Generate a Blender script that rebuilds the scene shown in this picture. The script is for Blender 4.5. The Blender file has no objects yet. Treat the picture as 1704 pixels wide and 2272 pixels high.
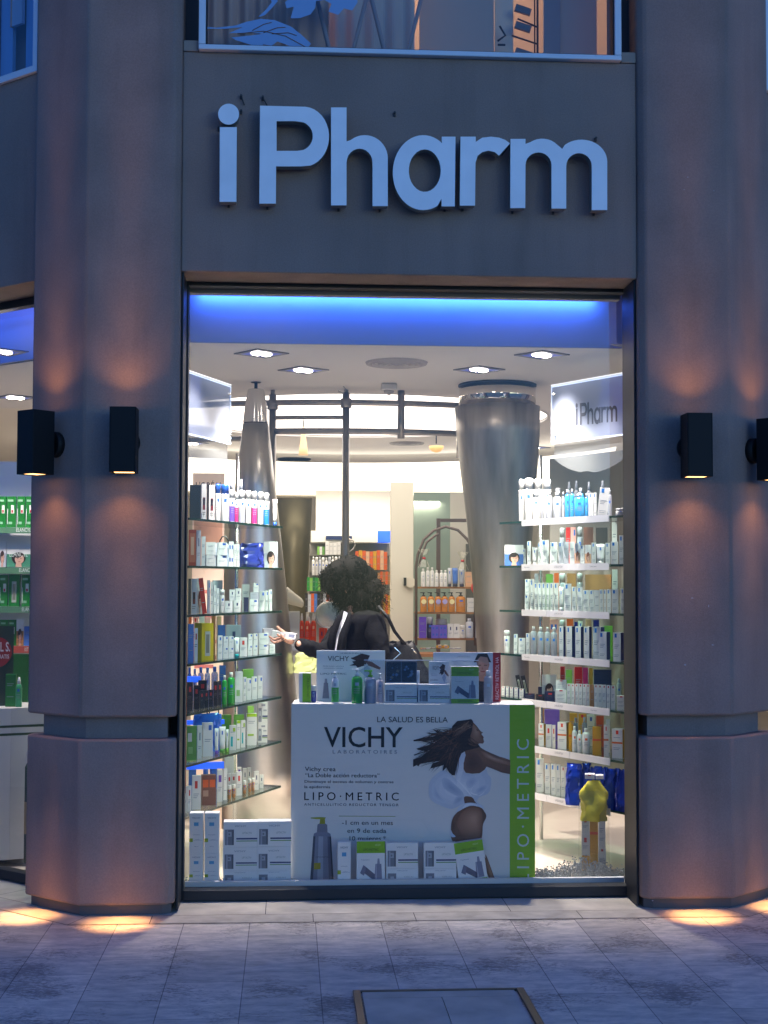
import bpy, math, random
from mathutils import Vector, Matrix
R = math.radians
random.seed(11)
SC = bpy.context.scene
COL = SC.collection

# ---------------------------------------------------------------- camera
F = 3200.0; CX = 852.0; CY = 1136.0          # focal length and centre in photo pixels (1704 x 2272)
CAM = Vector((0.0, -6.85, 1.55))
yaw = math.atan(210 / F); pit = math.atan(154 / F); rol = 0.003
fw = Vector((math.sin(yaw) * math.cos(pit), math.cos(yaw) * math.cos(pit), math.sin(pit)))
r0 = fw.cross(Vector((0, 0, 1))).normalized(); u0 = r0.cross(fw)
rt = math.cos(rol) * r0 + math.sin(rol) * u0
up = math.cos(rol) * u0 - math.sin(rol) * r0
cd = bpy.data.cameras.new('camera'); cam = bpy.data.objects.new('camera', cd); COL.objects.link(cam)
M = Matrix.Identity(4)
for i in range(3):
    M[i][0] = rt[i]; M[i][1] = up[i]; M[i][2] = -fw[i]; M[i][3] = CAM[i]
cam.matrix_world = M
cd.sensor_fit = 'VERTICAL'; cd.sensor_height = 36; cd.lens = F / 2272 * 36; cd.clip_end = 500; cd.clip_start = 0.05
SC.camera = cam
def ray(px, py):
    return fw + (px - CX) / F * rt - (py - CY) / F * up
def P(px, py, Y):
    d = ray(px, py); return CAM + d * ((Y - CAM.y) / d.y)
def PZ(px, py, Z):
    d = ray(px, py); return CAM + d * ((Z - CAM.z) / d.z)
def pj(p):
    v = Vector(p) - CAM; z = v.dot(fw)
    return CX + F * v.dot(rt) / z, CY - F * v.dot(up) / z

# ---------------------------------------------------------------- sky, sun, exposure
W = bpy.data.worlds.new("World"); SC.world = W; W.use_nodes = True
nt = W.node_tree; bg = nt.nodes['Background']
sky = nt.nodes.new('ShaderNodeTexSky'); sky.sky_type = 'NISHITA'; sky.sun_disc = False
sky.sun_elevation = R(6.0); sky.sun_rotation = R(150); sky.ozone_density = 4.0
mul = nt.nodes.new('ShaderNodeMix'); mul.data_type = 'RGBA'; mul.blend_type = 'MULTIPLY'; mul.inputs[0].default_value = 1
nt.links.new(sky.outputs[0], mul.inputs[6]); mul.inputs[7].default_value = (0.72,1.48,2.95,1)
nt.links.new(mul.outputs[2], bg.inputs[0]); bg.inputs[1].default_value = 0.12
sl = bpy.data.lights.new('dusk_sun', 'SUN'); sl.energy = 0.03; sl.angle = R(15); sl.color = (0.6, 0.75, 1.0)
so = bpy.data.objects.new('dusk_sun', sl); COL.objects.link(so)
so.rotation_euler = (R(60), 0, R(-30))
SC.view_settings.view_transform = 'Standard'; SC.view_settings.look = 'None'
SC.view_settings.exposure = 0.0; SC.view_settings.gamma = 1.0
SC.render.engine = 'CYCLES'
SC.cycles.use_denoising = True
SC.cycles.max_bounces = 8; SC.cycles.transparent_max_bounces = 24
SC.cycles.diffuse_bounces = 3; SC.cycles.glossy_bounces = 4
SC.cycles.sample_clamp_indirect = 4.0
SC.cycles.caustics_reflective = False; SC.cycles.caustics_refractive = False

# ---------------------------------------------------------------- helpers
class MB:
    def __init__(s): s.v = []; s.f = []; s.m = []; s.sm = []
    def quad(s, pts, m=0, smooth=False):
        k = len(s.v); s.v += [tuple(p) for p in pts]; s.f.append(tuple(range(k, k + len(pts)))); s.m.append(m); s.sm.append(smooth)
        return s
    def box(s, c, d, rz=0.0, m=0, rx=0.0, ry=0.0):
        k = len(s.v); ro = Matrix.Rotation(rz, 3, 'Z') @ Matrix.Rotation(ry, 3, 'Y') @ Matrix.Rotation(rx, 3, 'X')
        for z in (-.5, .5):
            for x, y in ((-.5, -.5), (.5, -.5), (.5, .5), (-.5, .5)):
                s.v.append(tuple(Vector(c) + ro @ Vector((x * d[0], y * d[1], z * d[2]))))
        for q in ((0, 3, 2, 1), (4, 5, 6, 7), (0, 1, 5, 4), (1, 2, 6, 5), (2, 3, 7, 6), (3, 0, 4, 7)):
            s.f.append(tuple(k + i for i in q)); s.m.append(m); s.sm.append(False)
        return s
    def bx(s, x0, x1, y0, y1, z0, z1, m=0):
        return s.box(((x0 + x1) / 2, (y0 + y1) / 2, (z0 + z1) / 2), (x1 - x0, y1 - y0, z1 - z0), 0, m)
    def prism(s, pts, z0, z1, m=0, smooth=False):          # pts CCW in plan
        k = len(s.v); n = len(pts)
        s.v += [(x, y, z0) for x, y in pts] + [(x, y, z1) for x, y in pts]
        s.f.append(tuple(k + i for i in reversed(range(n)))); s.m.append(m); s.sm.append(False)
        s.f.append(tuple(k + n + i for i in range(n))); s.m.append(m); s.sm.append(False)
        for i in range(n):
            j = (i + 1) % n
            s.f.append((k + i, k + j, k + n + j, k + n + i)); s.m.append(m); s.sm.append(smooth)
        return s
    def lathe(s, prof, c=(0, 0, 0), n=24, m=0, sx=1.0, sy=1.0, caps=True, a0=0.0, a1=None):
        k = len(s.v); full = a1 is None; a1 = 2 * math.pi if full else a1
        nn = n if full else n + 1
        for r, z in prof:
            for i in range(nn):
                a = a0 + (a1 - a0) * i / n
                s.v.append((c[0] + r * sx * math.cos(a), c[1] + r * sy * math.sin(a), c[2] + z))
        for j in range(len(prof) - 1):
            for i in range(n):
                i2 = (i + 1) % nn
                s.f.append((k + j * nn + i, k + j * nn + i2, k + (j + 1) * nn + i2, k + (j + 1) * nn + i)); s.m.append(m); s.sm.append(True)
        if caps and full:
            s.f.append(tuple(k + i for i in reversed(range(n)))); s.m.append(m); s.sm.append(False)
            s.f.append(tuple(k + (len(prof) - 1) * nn + i for i in range(n))); s.m.append(m); s.sm.append(False)
        return s
    def tube(s, pts, r, n=8, m=0, caps=True):
        pts = [Vector(p) for p in pts]; k0 = len(s.v); N = len(pts); prev = None
        rr = r if isinstance(r, (list, tuple)) else [r] * N
        for i, p in enumerate(pts):
            t = (pts[min(i + 1, N - 1)] - pts[max(i - 1, 0)]).normalized()
            if prev is None:
                a = Vector((0, 0, 1)) if abs(t.z) < .9 else Vector((1, 0, 0))
                e = t.cross(a).normalized()
            else:
                e = (prev - t * prev.dot(t)).normalized()
            prev = e; g = t.cross(e)
            for q in range(n):
                an = 2 * math.pi * q / n
                s.v.append(tuple(p + rr[i] * (math.cos(an) * e + math.sin(an) * g)))
        for i in range(N - 1):
            for q in range(n):
                q2 = (q + 1) % n
                s.f.append((k0 + i * n + q, k0 + i * n + q2, k0 + (i + 1) * n + q2, k0 + (i + 1) * n + q)); s.m.append(m); s.sm.append(True)
        if caps:
            s.f.append(tuple(k0 + q for q in reversed(range(n)))); s.m.append(m); s.sm.append(False)
            s.f.append(tuple(k0 + (N - 1) * n + q for q in range(n))); s.m.append(m); s.sm.append(False)
        return s
    def mesh(s, me, mx, m=0):
        k = len(s.v); s.v += [tuple(mx @ v.co) for v in me.vertices]
        for p in me.polygons:
            s.f.append(tuple(k + i for i in p.vertices)); s.m.append(m); s.sm.append(False)
        return s
    def add(s, o, mx):
        k = len(s.v); s.v += [tuple(mx @ Vector(v)) for v in o.v]
        s.f += [tuple(k + i for i in f) for f in o.f]; s.m += o.m; s.sm += o.sm
        return s
    def data(s, name, mats):
        me = bpy.data.meshes.new(name); me.from_pydata(s.v, [], s.f)
        for m in (mats if isinstance(mats, (list, tuple)) else [mats]): me.materials.append(m)
        me.polygons.foreach_set('material_index', s.m); me.polygons.foreach_set('use_smooth', s.sm)
        me.update(); return me
    def build(s, name, mats, parent=None, bev=0.0, seg=2, loc=None, rz=None):
        o = bpy.data.objects.new(name, s.data(name, mats)); COL.objects.link(o)
        if parent is not None: o.parent = parent
        if loc is not None: o.location = loc
        if rz is not None: o.rotation_euler = (0, 0, rz)
        if bev:
            b = o.modifiers.new('bevel', 'BEVEL'); b.width = bev; b.segments = seg; b.limit_method = 'ANGLE'; b.angle_limit = R(35)
        return o
def tag(o, label=None, cat=None, group=None, kind=None):
    if label:
        o['label'] = label
    if cat: o['category'] = cat
    if group: o['group'] = group
    if kind: o['kind'] = kind
    return o
def thing(name, label, cat, loc=(0, 0, 0), rz=0.0, group=None):
    o = bpy.data.objects.new(name, None); COL.objects.link(o); o.empty_display_size = .05
    o.location = loc; o.rotation_euler = (0, 0, rz)
    return tag(o, label, cat, group)
def struct(o): o['kind'] = 'structure'; return o
def local(parent, p):          # world point -> the parent's own space (parents only turn about z)
    v = Vector(p) - Vector(parent.location); return Matrix.Rotation(-parent.rotation_euler.z, 3, 'Z') @ v

_m = {}
def mat(name, col=(.8, .8, .8), rough=.6, metal=0.0, bump=0.0, bscale=200.0, var=0.0, vscale=4.0, emit=None, es=1.0, spec=None, coat=0.0, alpha=None, trans=0.0, var2=None, grain=0.0, gscale=150.0, stretch=None):
    if name in _m: return _m[name]
    m = bpy.data.materials.new(name); m.use_nodes = True; nt = m.node_tree; b = nt.nodes['Principled BSDF']
    b.inputs['Base Color'].default_value = (*col, 1); b.inputs['Roughness'].default_value = rough; b.inputs['Metallic'].default_value = metal
    if spec is not None: b.inputs['Specular IOR Level'].default_value = spec
    if coat: b.inputs['Coat Weight'].default_value = coat; b.inputs['Coat Roughness'].default_value = .1
    if emit: b.inputs['Emission Color'].default_value = (*emit, 1); b.inputs['Emission Strength'].default_value = es
    if trans: b.inputs['Transmission Weight'].default_value = trans
    if alpha is not None: b.inputs['Alpha'].default_value = alpha
    tc = nt.nodes.new('ShaderNodeTexCoord')
    if var:
        n = nt.nodes.new('ShaderNodeTexNoise'); n.inputs['Scale'].default_value = vscale; n.inputs['Detail'].default_value = 6
        if stretch:
            mp = nt.nodes.new('ShaderNodeMapping'); mp.inputs['Scale'].default_value = stretch; nt.links.new(tc.outputs['Object'], mp.inputs[0]); nt.links.new(mp.outputs[0], n.inputs['Vector'])
        else: nt.links.new(tc.outputs['Object'], n.inputs['Vector'])
        r = nt.nodes.new('ShaderNodeValToRGB'); r.color_ramp.elements[0].position = .3; r.color_ramp.elements[1].position = .7
        r.color_ramp.elements[0].color = (*[c * (1 - var) for c in col], 1); r.color_ramp.elements[1].color = (*[min(1, c * (1 + var)) for c in (var2 or col)], 1)
        nt.links.new(n.outputs[0], r.inputs[0]); nt.links.new(r.outputs[0], b.inputs['Base Color'])
        if grain:
            g = nt.nodes.new('ShaderNodeTexNoise'); g.inputs['Scale'].default_value = gscale; g.inputs['Detail'].default_value = 3; nt.links.new(tc.outputs['Object'], g.inputs['Vector'])
            q = nt.nodes.new('ShaderNodeValToRGB'); q.color_ramp.elements[0].position = .35; q.color_ramp.elements[1].position = .65
            q.color_ramp.elements[0].color = (1 - grain, 1 - grain, 1 - grain, 1); q.color_ramp.elements[1].color = (1 + grain, 1 + grain, 1 + grain, 1); nt.links.new(g.outputs[0], q.inputs[0])
            st = nt.nodes.new('ShaderNodeTexNoise'); st.inputs['Scale'].default_value = 1.0; st.inputs['Detail'].default_value = 5; ms = nt.nodes.new('ShaderNodeMapping'); ms.inputs['Scale'].default_value = (7, 7, .7); nt.links.new(tc.outputs['Object'], ms.inputs[0]); nt.links.new(ms.outputs[0], st.inputs['Vector'])
            sq = nt.nodes.new('ShaderNodeValToRGB'); sq.color_ramp.elements[0].position = .32; sq.color_ramp.elements[1].position = .5; sq.color_ramp.elements[0].color = (.90, .90, .90, 1); sq.color_ramp.elements[1].color = (1.03, 1.03, 1.03, 1); nt.links.new(st.outputs[0], sq.inputs[0])
            m1 = nt.nodes.new('ShaderNodeMix'); m1.data_type = 'RGBA'; m1.blend_type = 'MULTIPLY'; m1.inputs[0].default_value = 1; nt.links.new(r.outputs[0], m1.inputs[6]); nt.links.new(q.outputs[0], m1.inputs[7])
            m2 = nt.nodes.new('ShaderNodeMix'); m2.data_type = 'RGBA'; m2.blend_type = 'MULTIPLY'; m2.inputs[0].default_value = 1; nt.links.new(m1.outputs[2], m2.inputs[6]); nt.links.new(sq.outputs[0], m2.inputs[7]); nt.links.new(m2.outputs[2], b.inputs['Base Color'])
    if bump:
        n = nt.nodes.new('ShaderNodeTexNoise'); n.inputs['Scale'].default_value = bscale; n.inputs['Detail'].default_value = 4
        nt.links.new(tc.outputs['Object'], n.inputs['Vector'])
        bp = nt.nodes.new('ShaderNodeBump'); bp.inputs['Strength'].default_value = bump; bp.inputs['Distance'].default_value = .002
        nt.links.new(n.outputs[0], bp.inputs['Height']); nt.links.new(bp.outputs[0], b.inputs['Normal'])
    _m[name] = m; return m
def glass_mat(name, tint=(1, 1, 1), refl=1.0, rough=0.0):
    if name in _m: return _m[name]
    m = bpy.data.materials.new(name); m.use_nodes = True; nt = m.node_tree; nt.nodes.clear()
    o = nt.nodes.new('ShaderNodeOutputMaterial'); t = nt.nodes.new('ShaderNodeBsdfTransparent'); g = nt.nodes.new('ShaderNodeBsdfGlossy')
    t.inputs[0].default_value = (*tint, 1); g.inputs['Roughness'].default_value = rough
    lw = nt.nodes.new('ShaderNodeLayerWeight'); lw.inputs[0].default_value = .5
    pw = nt.nodes.new('ShaderNodeMath'); pw.operation = 'POWER'; pw.inputs[1].default_value = 5; nt.links.new(lw.outputs['Facing'], pw.inputs[0])
    fr = nt.nodes.new('ShaderNodeMath'); fr.operation = 'MULTIPLY_ADD'; fr.inputs[1].default_value = .95; fr.inputs[2].default_value = .05; nt.links.new(pw.outputs[0], fr.inputs[0])
    k = nt.nodes.new('ShaderNodeMath'); k.operation = 'MULTIPLY'; k.inputs[1].default_value = refl
    mx = nt.nodes.new('ShaderNodeMixShader'); nt.links.new(fr.outputs[0], k.inputs[0]); nt.links.new(k.outputs[0], mx.inputs[0])
    nt.links.new(t.outputs[0], mx.inputs[1]); nt.links.new(g.outputs[0], mx.inputs[2]); nt.links.new(mx.outputs[0], o.inputs[0])
    _m[name] = m; return m
def frost_mat(name, col, a=.6):            # milky translucent sheet
    if name in _m: return _m[name]
    m = bpy.data.materials.new(name); m.use_nodes = True; nt = m.node_tree; nt.nodes.clear()
    o = nt.nodes.new('ShaderNodeOutputMaterial'); t = nt.nodes.new('ShaderNodeBsdfTransparent'); d = nt.nodes.new('ShaderNodeBsdfDiffuse'); l = nt.nodes.new('ShaderNodeBsdfTranslucent')
    d.inputs[0].default_value = (*col, 1); l.inputs[0].default_value = (*col, 1)
    ad = nt.nodes.new('ShaderNodeMixShader'); ad.inputs[0].default_value = .5
    nt.links.new(d.outputs[0], ad.inputs[1]); nt.links.new(l.outputs[0], ad.inputs[2])
    mx = nt.nodes.new('ShaderNodeMixShader'); mx.inputs[0].default_value = a
    nt.links.new(t.outputs[0], mx.inputs[1]); nt.links.new(ad.outputs[0], mx.inputs[2]); nt.links.new(mx.outputs[0], o.inputs[0])
    _m[name] = m; return m
def emis(name, col, s):
    if name in _m: return _m[name]
    m = bpy.data.materials.new(name); m.use_nodes = True; nt = m.node_tree; nt.nodes.clear()
    o = nt.nodes.new('ShaderNodeOutputMaterial'); e = nt.nodes.new('ShaderNodeEmission'); e.inputs[0].default_value = (*col, 1); e.inputs[1].default_value = s
    nt.links.new(e.outputs[0], o.inputs[0]); _m[name] = m; return m
def hexc(h):                    # sRGB hex -> linear
    v = [int(h[i:i + 2], 16) / 255 for i in (0, 2, 4)]
    return tuple(x / 12.92 if x <= .04045 else ((x + .055) / 1.055) ** 2.4 for x in v)
def cm(h, rough=.5, **k): return mat('paint_' + h + ('' if rough == .5 else '_%d' % int(rough * 100)), hexc(h), rough, **k)

_t = {}
def text_mesh(s, offset=0.0, spacing=1.0):        # lettering, cap height 1, x centred, baseline 0
    k = (s, offset, spacing)
    if k in _t: return _t[k]
    cu = bpy.data.curves.new('lettering', 'FONT'); cu.body = s; cu.size = 1.0; cu.resolution_u = 3
    cu.offset = offset; cu.space_character = spacing; cu.fill_mode = 'FRONT' if hasattr(cu, 'fill_mode') else cu.fill_mode
    ob = bpy.data.objects.new('lettering', cu); me = bpy.data.meshes.new_from_object(ob)
    bpy.data.objects.remove(ob); bpy.data.curves.remove(cu)
    xs = [v.co.x for v in me.vertices] or [0]; x0 = min(xs); x1 = max(xs)
    for v in me.vertices: v.co = Vector(((v.co.x - x0) / .7, v.co.y / .7, 0))
    _t[k] = (me, (x1 - x0) / .7); return _t[k]
def put_text(mb, s, origin, ux, uy, h, m, align='l', width=None, offset=0.0, spacing=1.0, lift=.0006):
    me, w = text_mesh(s, offset, spacing); ux = Vector(ux).normalized(); uy = Vector(uy).normalized(); n = ux.cross(uy)
    sx = h if width is None else width / max(w, 1e-6)
    o = Vector(origin)
    if align == 'c': o = o - ux * (w * sx / 2)
    if align == 'r': o = o - ux * (w * sx)
    o = o + n * lift
    mx = Matrix(((ux.x * sx, uy.x * h, n.x, o.x), (ux.y * sx, uy.y * h, n.y, o.y), (ux.z * sx, uy.z * h, n.z, o.z), (0, 0, 0, 1)))
    mb.mesh(me, mx, m)
def fill_mesh(polys, extrude=0.0):                # outlines (first outer, rest holes) -> filled mesh in xy
    cu = bpy.data.curves.new('outline', 'CURVE'); cu.dimensions = '2D'; cu.fill_mode = 'BOTH' if extrude else 'BACK'; cu.extrude = extrude
    for pl in polys:
        sp = cu.splines.new('POLY'); sp.points.add(len(pl) - 1); sp.use_cyclic_u = True
        for i, (x, y) in enumerate(pl): sp.points[i].co = (x, y, 0, 1)
    ob = bpy.data.objects.new('outline', cu); me = bpy.data.meshes.new_from_object(ob)
    bpy.data.objects.remove(ob); bpy.data.curves.remove(cu)
    return me
ORD = ['first', 'second', 'third', 'fourth', 'fifth', 'sixth', 'seventh', 'eighth', 'ninth', 'tenth', 'eleventh', 'twelfth', 'thirteenth', 'fourteenth', 'fifteenth', 'sixteenth', 'seventeenth', 'eighteenth', 'nineteenth', 'twentieth', 'twenty-first', 'twenty-second', 'twenty-third', 'twenty-fourth', 'twenty-fifth', 'twenty-sixth']
# ================================================================ EXTERIOR
MX = 0.578                                   # the bay is symmetric about this x
stucco = mat('brown_stucco', (.255, .178, .148), .85, bump=.7, bscale=260, var=.12, vscale=3.2, grain=.07, gscale=150)
stucco2 = mat('grey_stucco', (.25, .178, .145), .85, bump=.7, bscale=260, var=.14, vscale=1.6, grain=.07, gscale=150)
darkmetal = mat('dark_window_metal', (.022, .024, .027), .5, spec=.3)
whitemetal = mat('white_window_metal', (.62, .66, .7), .35)
blackmetal = mat('black_lamp_metal', (.008, .008, .008), .6, .0, spec=.25)
steel = mat('brushed_steel', (.52, .5, .47), .32, 1.0, bump=.15, bscale=60, var=.12, vscale=3)
chrome = mat('chrome', (.8, .78, .74), .08, 1.0)
joint = mat('dark_joint', (.06, .055, .06), .9)

def paving_mat():
    m = bpy.data.materials.new('travertine_paving'); m.use_nodes = True; nt = m.node_tree; b = nt.nodes['Principled BSDF']
    N = lambda t: nt.nodes.new(t); L = nt.links.new
    tc = N('ShaderNodeTexCoord'); sp = N('ShaderNodeSeparateXYZ'); L(tc.outputs['Object'], sp.inputs[0])
    ax = N('ShaderNodeMath'); ax.operation = 'ADD'; ax.inputs[1].default_value = 2.9755 - .13 + .0; L(sp.outputs[0], ax.inputs[0])
    ay = N('ShaderNodeMath'); ay.operation = 'ADD'; ay.inputs[1].default_value = .215; L(sp.outputs[1], ay.inputs[0])
    cb = N('ShaderNodeCombineXYZ'); L(ay.outputs[0], cb.inputs[0]); L(ax.outputs[0], cb.inputs[1])
    br = N('ShaderNodeTexBrick'); L(cb.outputs[0], br.inputs['Vector'])
    br.inputs['Scale'].default_value = 1; br.inputs['Brick Width'].default_value = .59; br.inputs['Row Height'].default_value = .2975
    br.inputs['Mortar Size'].default_value = .002; br.inputs['Mortar Smooth'].default_value = .2; br.offset = .37; br.offset_frequency = 3; br.squash = .8; br.squash_frequency = 4
    br.inputs['Color1'].default_value = (.62, .56, .46, 1); br.inputs['Color2'].default_value = (.44, .40, .33, 1); br.inputs['Mortar'].default_value = (.22, .20, .18, 1); br.inputs['Bias'].default_value = -.25
    mp = N('ShaderNodeMapping'); mp.inputs['Scale'].default_value = (3.5, 8.0, 1); mp.inputs['Rotation'].default_value = (0, 0, .35); L(tc.outputs['Object'], mp.inputs[0])
    n1 = N('ShaderNodeTexNoise'); n1.inputs['Scale'].default_value = 2.2; n1.inputs['Detail'].default_value = 12; n1.inputs['Roughness'].default_value = .7; L(mp.outputs[0], n1.inputs[0])
    r1 = N('ShaderNodeValToRGB'); r1.color_ramp.elements[0].position = .36; r1.color_ramp.elements[1].position = .62
    r1.color_ramp.elements[0].color = (.76, .77, .79, 1); r1.color_ramp.elements[1].color = (1.25, 1.22, 1.2, 1); L(n1.outputs[0], r1.inputs[0])
    m1 = N('ShaderNodeMix'); m1.data_type = 'RGBA'; m1.blend_type = 'MULTIPLY'; m1.inputs[0].default_value = 1; L(br.outputs[0], m1.inputs[6]); L(r1.outputs[0], m1.inputs[7])
    # clustered dark pits
    mp2 = N('ShaderNodeMapping'); mp2.inputs['Scale'].default_value = (24, 55, 1); mp2.inputs['Rotation'].default_value = (0, 0, .25); L(tc.outputs['Object'], mp2.inputs[0])
    n2 = N('ShaderNodeTexNoise'); n2.inputs['Scale'].default_value = 1.6; n2.inputs['Detail'].default_value = 8; n2.inputs['Roughness'].default_value = .75; L(mp2.outputs[0], n2.inputs[0])
    n3 = N('ShaderNodeTexNoise'); n3.inputs['Scale'].default_value = 2.6; n3.inputs['Detail'].default_value = 3; L(tc.outputs['Object'], n3.inputs[0])
    mm = N('ShaderNodeMath'); mm.operation = 'MULTIPLY'; L(n2.outputs[0], mm.inputs[0]); L(n3.outputs[0], mm.inputs[1])
    r2 = N('ShaderNodeValToRGB'); r2.color_ramp.elements[0].position = .275; r2.color_ramp.elements[1].position = .33
    r2.color_ramp.elements[0].color = (1, 1, 1, 1); r2.color_ramp.elements[1].color = (.50, .49, .51, 1); L(mm.outputs[0], r2.inputs[0])
    m2 = N('ShaderNodeMix'); m2.data_type = 'RGBA'; m2.blend_type = 'MULTIPLY'; m2.inputs[0].default_value = 1; L(m1.outputs[2], m2.inputs[6]); L(r2.outputs[0], m2.inputs[7])
    L(m2.outputs[2], b.inputs['Base Color']); b.inputs['Roughness'].default_value = .7; b.inputs['Specular IOR Level'].default_value = .15
    bp = N('ShaderNodeBump'); bp.inputs['Strength'].default_value = .25; bp.inputs['Distance'].default_value = .003
    L(br.outputs['Fac'], bp.inputs['Height']); bp.invert = True; L(bp.outputs[0], b.inputs['Normal'])
    return m
paving = paving_mat()
slab = mat('border_slab', (.44, .40, .33), .7, spec=.15, var=.2, vscale=9, bump=.2, bscale=80)
slab2 = mat('threshold_slab', (.49, .445, .365), .7, spec=.15, var=.2, vscale=6, bump=.2, bscale=80)
struct(MB().quad([(-60, -60, 0), (60, -60, 0), (60, 60, 0), (-60, 60, 0)]).build('pavement', paving))
# border course and threshold slabs, each sheet a few mm above the other
A0 = Vector((-.965, -.04)); dL = Vector((-.743, .669)); nO = Vector((-.669, -.743))
def mir(p): return (2 * MX - p[0], *p[1:])
def mirpoly(pts): return [mir(p) for p in reversed(pts)]
jb = MB(); g = .0018; C0 = Vector((A0.x - .02, -.202))
def mit(o): return Vector((C0.x + .384 * o, C0.y + o))
def both(fn):
    for sgn in (0, 1): fn(lambda pts: mirpoly(pts) if sgn else pts)
e0, e1 = mit(.0), mit(.5)
jb.quad([(e0.x, e0.y, .0015), (2 * MX - e0.x, e0.y, .0015), (2 * MX - e1.x, e1.y, .0015), (e1.x, e1.y, .0015)])
both(lambda f: jb.quad([(x, y, .0015) for x, y in f([tuple(v) for v in (e0, e1, e1 + dL * 3.2, e0 + dL * 3.2)])]))
struct(jb.build('pavement_joint_bed', joint))
sb = MB()
def strip(o0, o1, cuts, mi):
    n_ = len(cuts) - 1
    for i, (a, b_) in enumerate(zip(cuts[:-1], cuts[1:])):
        l0 = mit(o0).x + g if i == 0 else a + g; l1 = mit(o1).x + g if i == 0 else a + g
        r0_ = 2 * MX - mit(o0).x - g if i == n_ - 1 else b_ - g; r1_ = 2 * MX - mit(o1).x - g if i == n_ - 1 else b_ - g
        sb.quad([(l0, C0.y + o0, .003), (r0_, C0.y + o0, .003), (r1_, C0.y + o1, .003), (l1, C0.y + o1, .003)], mi)
strip(0, .157, [0, -.62, .12, .59, 1.36, 2], 0); strip(.161, .5, [0, -.10, 1.05, 2], 1)
for sgn in (0, 1):
    for k in range(4):
        for o0, o1, mi in ((.0, .157, 0), (.161, .5, 1)):
            s0 = k * .75 + g; s1 = (k + 1) * .75 - g
            p0, p1 = (mit(o0) + dL * g, mit(o1) + dL * g) if k == 0 else (C0 + dL * s0 - nO * o0, C0 + dL * s0 - nO * o1)
            pts = [p0, p1, C0 + dL * s1 - nO * o1, C0 + dL * s1 - nO * o0]
            pts = [(v.x, v.y, .003) for v in reversed(pts)]
            if sgn: pts = mirpoly(pts)
            sb.quad(pts, mi)
struct(sb.build('pavement_border', [slab, slab2]))
# access cover
ac = thing('access_cover', 'square stone-filled access cover with bronze edging set in the paving', 'access cover', (.574, -1.66, 0))
bronze = mat('bronze_edge', (.16, .12, .085), .45, .8)
f = MB()
for x0, x1, y0, y1 in ((-.325, -.296, -.31, .325), (.296, .325, -.31, .325), (-.296, .296, .312, .325), (-.296, .296, -.31, -.296)): f.bx(x0, x1, y0, y1, .0005, .011)
f.build('frame', bronze, ac, .002)
c = MB()
for x0, x1, y0, y1 in ((-.29, .285, .23, .306), (-.29, .0, -.29, .226), (.004, .285, -.29, .226)): c.bx(x0, x1, y0, y1, .0005, .007)
c.build('stone_infill', slab2, ac)

# ---------------- the building
bld = thing('shop_building', 'brown rendered shop building with faceted pillars framing a tall lit shop window', 'building')
def facet(a, b, bulge, n=8):
    a = Vector(a); b = Vector(b); d = (b - a); nn = Vector((d.y, -d.x)).normalized(); out = []
    for i in range(n + 1):
        t = i / n; out.append(tuple(a + d * t + nn * bulge * (1 - (2 * t - 1) ** 2)))
    return out
def plan(off, bulge=.004):
    e = off; A = (-.965 + e * .38, -.04 + e); B = (-.556 - e, -.04 + e); Cc = (-.522 - e * .8, -.006 + e * .6)
    E = A0 + dL * (.385 - e) - nO * e; G = E - nO * .05 + dL * (.03 - e)
    return facet((E.x, E.y), A, bulge)[:-1] + facet(A, B, bulge) + [Cc, (-.522 - e * .8, .322), (-.62, .36), (-.95, .5), (G.x, G.y)]
for s in (0, 1):
    pr = thing_ = None
    p_ = bpy.data.objects.new('pillar', None); COL.objects.link(p_); p_.parent = bld
    for nm, off, z0, z1, bv in (('plinth', .022, .0, .05, 0), ('drum', 0, .05, .814, .012), ('groove', .055, .814, .914, 0), ('shaft', 0, .914, 6.6, .012)):
        pl = plan(off)
        if s: pl = mirpoly(pl)
        MB().prism(pl, z0, z1, 0 if nm != 'plinth' else 1, True).build(nm, [stucco, mat('plinth_render', (.10, .09, .085), .8, bump=.3)], p_, bv)
        ob = bpy.data.objects[-1] if False else None
    p_['label'] = 'octagonal brown pillar with horizontal groove'
for o in bld.children:
    for ch in o.children:
        for i, pg in enumerate(ch.data.polygons): pg.use_smooth = abs(pg.normal.z) < .5
        ch.data.set_sharp_from_angle(angle=R(25))
# spandrel
sp = MB().bx(-.5215, 2 * MX + .5215, 0, .32, 3.022, 4.085).build('spandrel', stucco2, bld, .006)
for x0, x1 in ((-.521, -.449), (1.605, 2 * MX + .521)):
    st = MB().bx(x0, x1, -.004, .3, 4.0862, 4.14)
    st.build('sill_block', mat('sill_block_stucco', (.27, .22, .18), .8, bump=.4, bscale=300), bld, .004)
# bay walls on both sides
def bay(s, o0, o1, z0, z1, y0, y1):      # box running along the side bay: s-range, inward offset range
    pts = [A0 + dL * a - nO * b for a, b in ((o0, y0), (o0, y1), (o1, y1), (o1, y0))]
    pts = [(v.x, v.y) for v in reversed(pts)]
    return mirpoly(pts) if s else pts
for s in (0, 1):
    MB().prism(bay(s, .41, 3.2, 0, 0, .04, .34), 3.022, 4.06).build('spandrel', stucco2, bld)
    MB().prism(bay(s, 3.2, 3.7, 0, 0, .0, .6), 0, 6.6).build('pillar_shaft', stucco, bld)

def window_frame(bar_fn, x0, x1, z0, z1, w, y0, y1):
    return None
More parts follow.
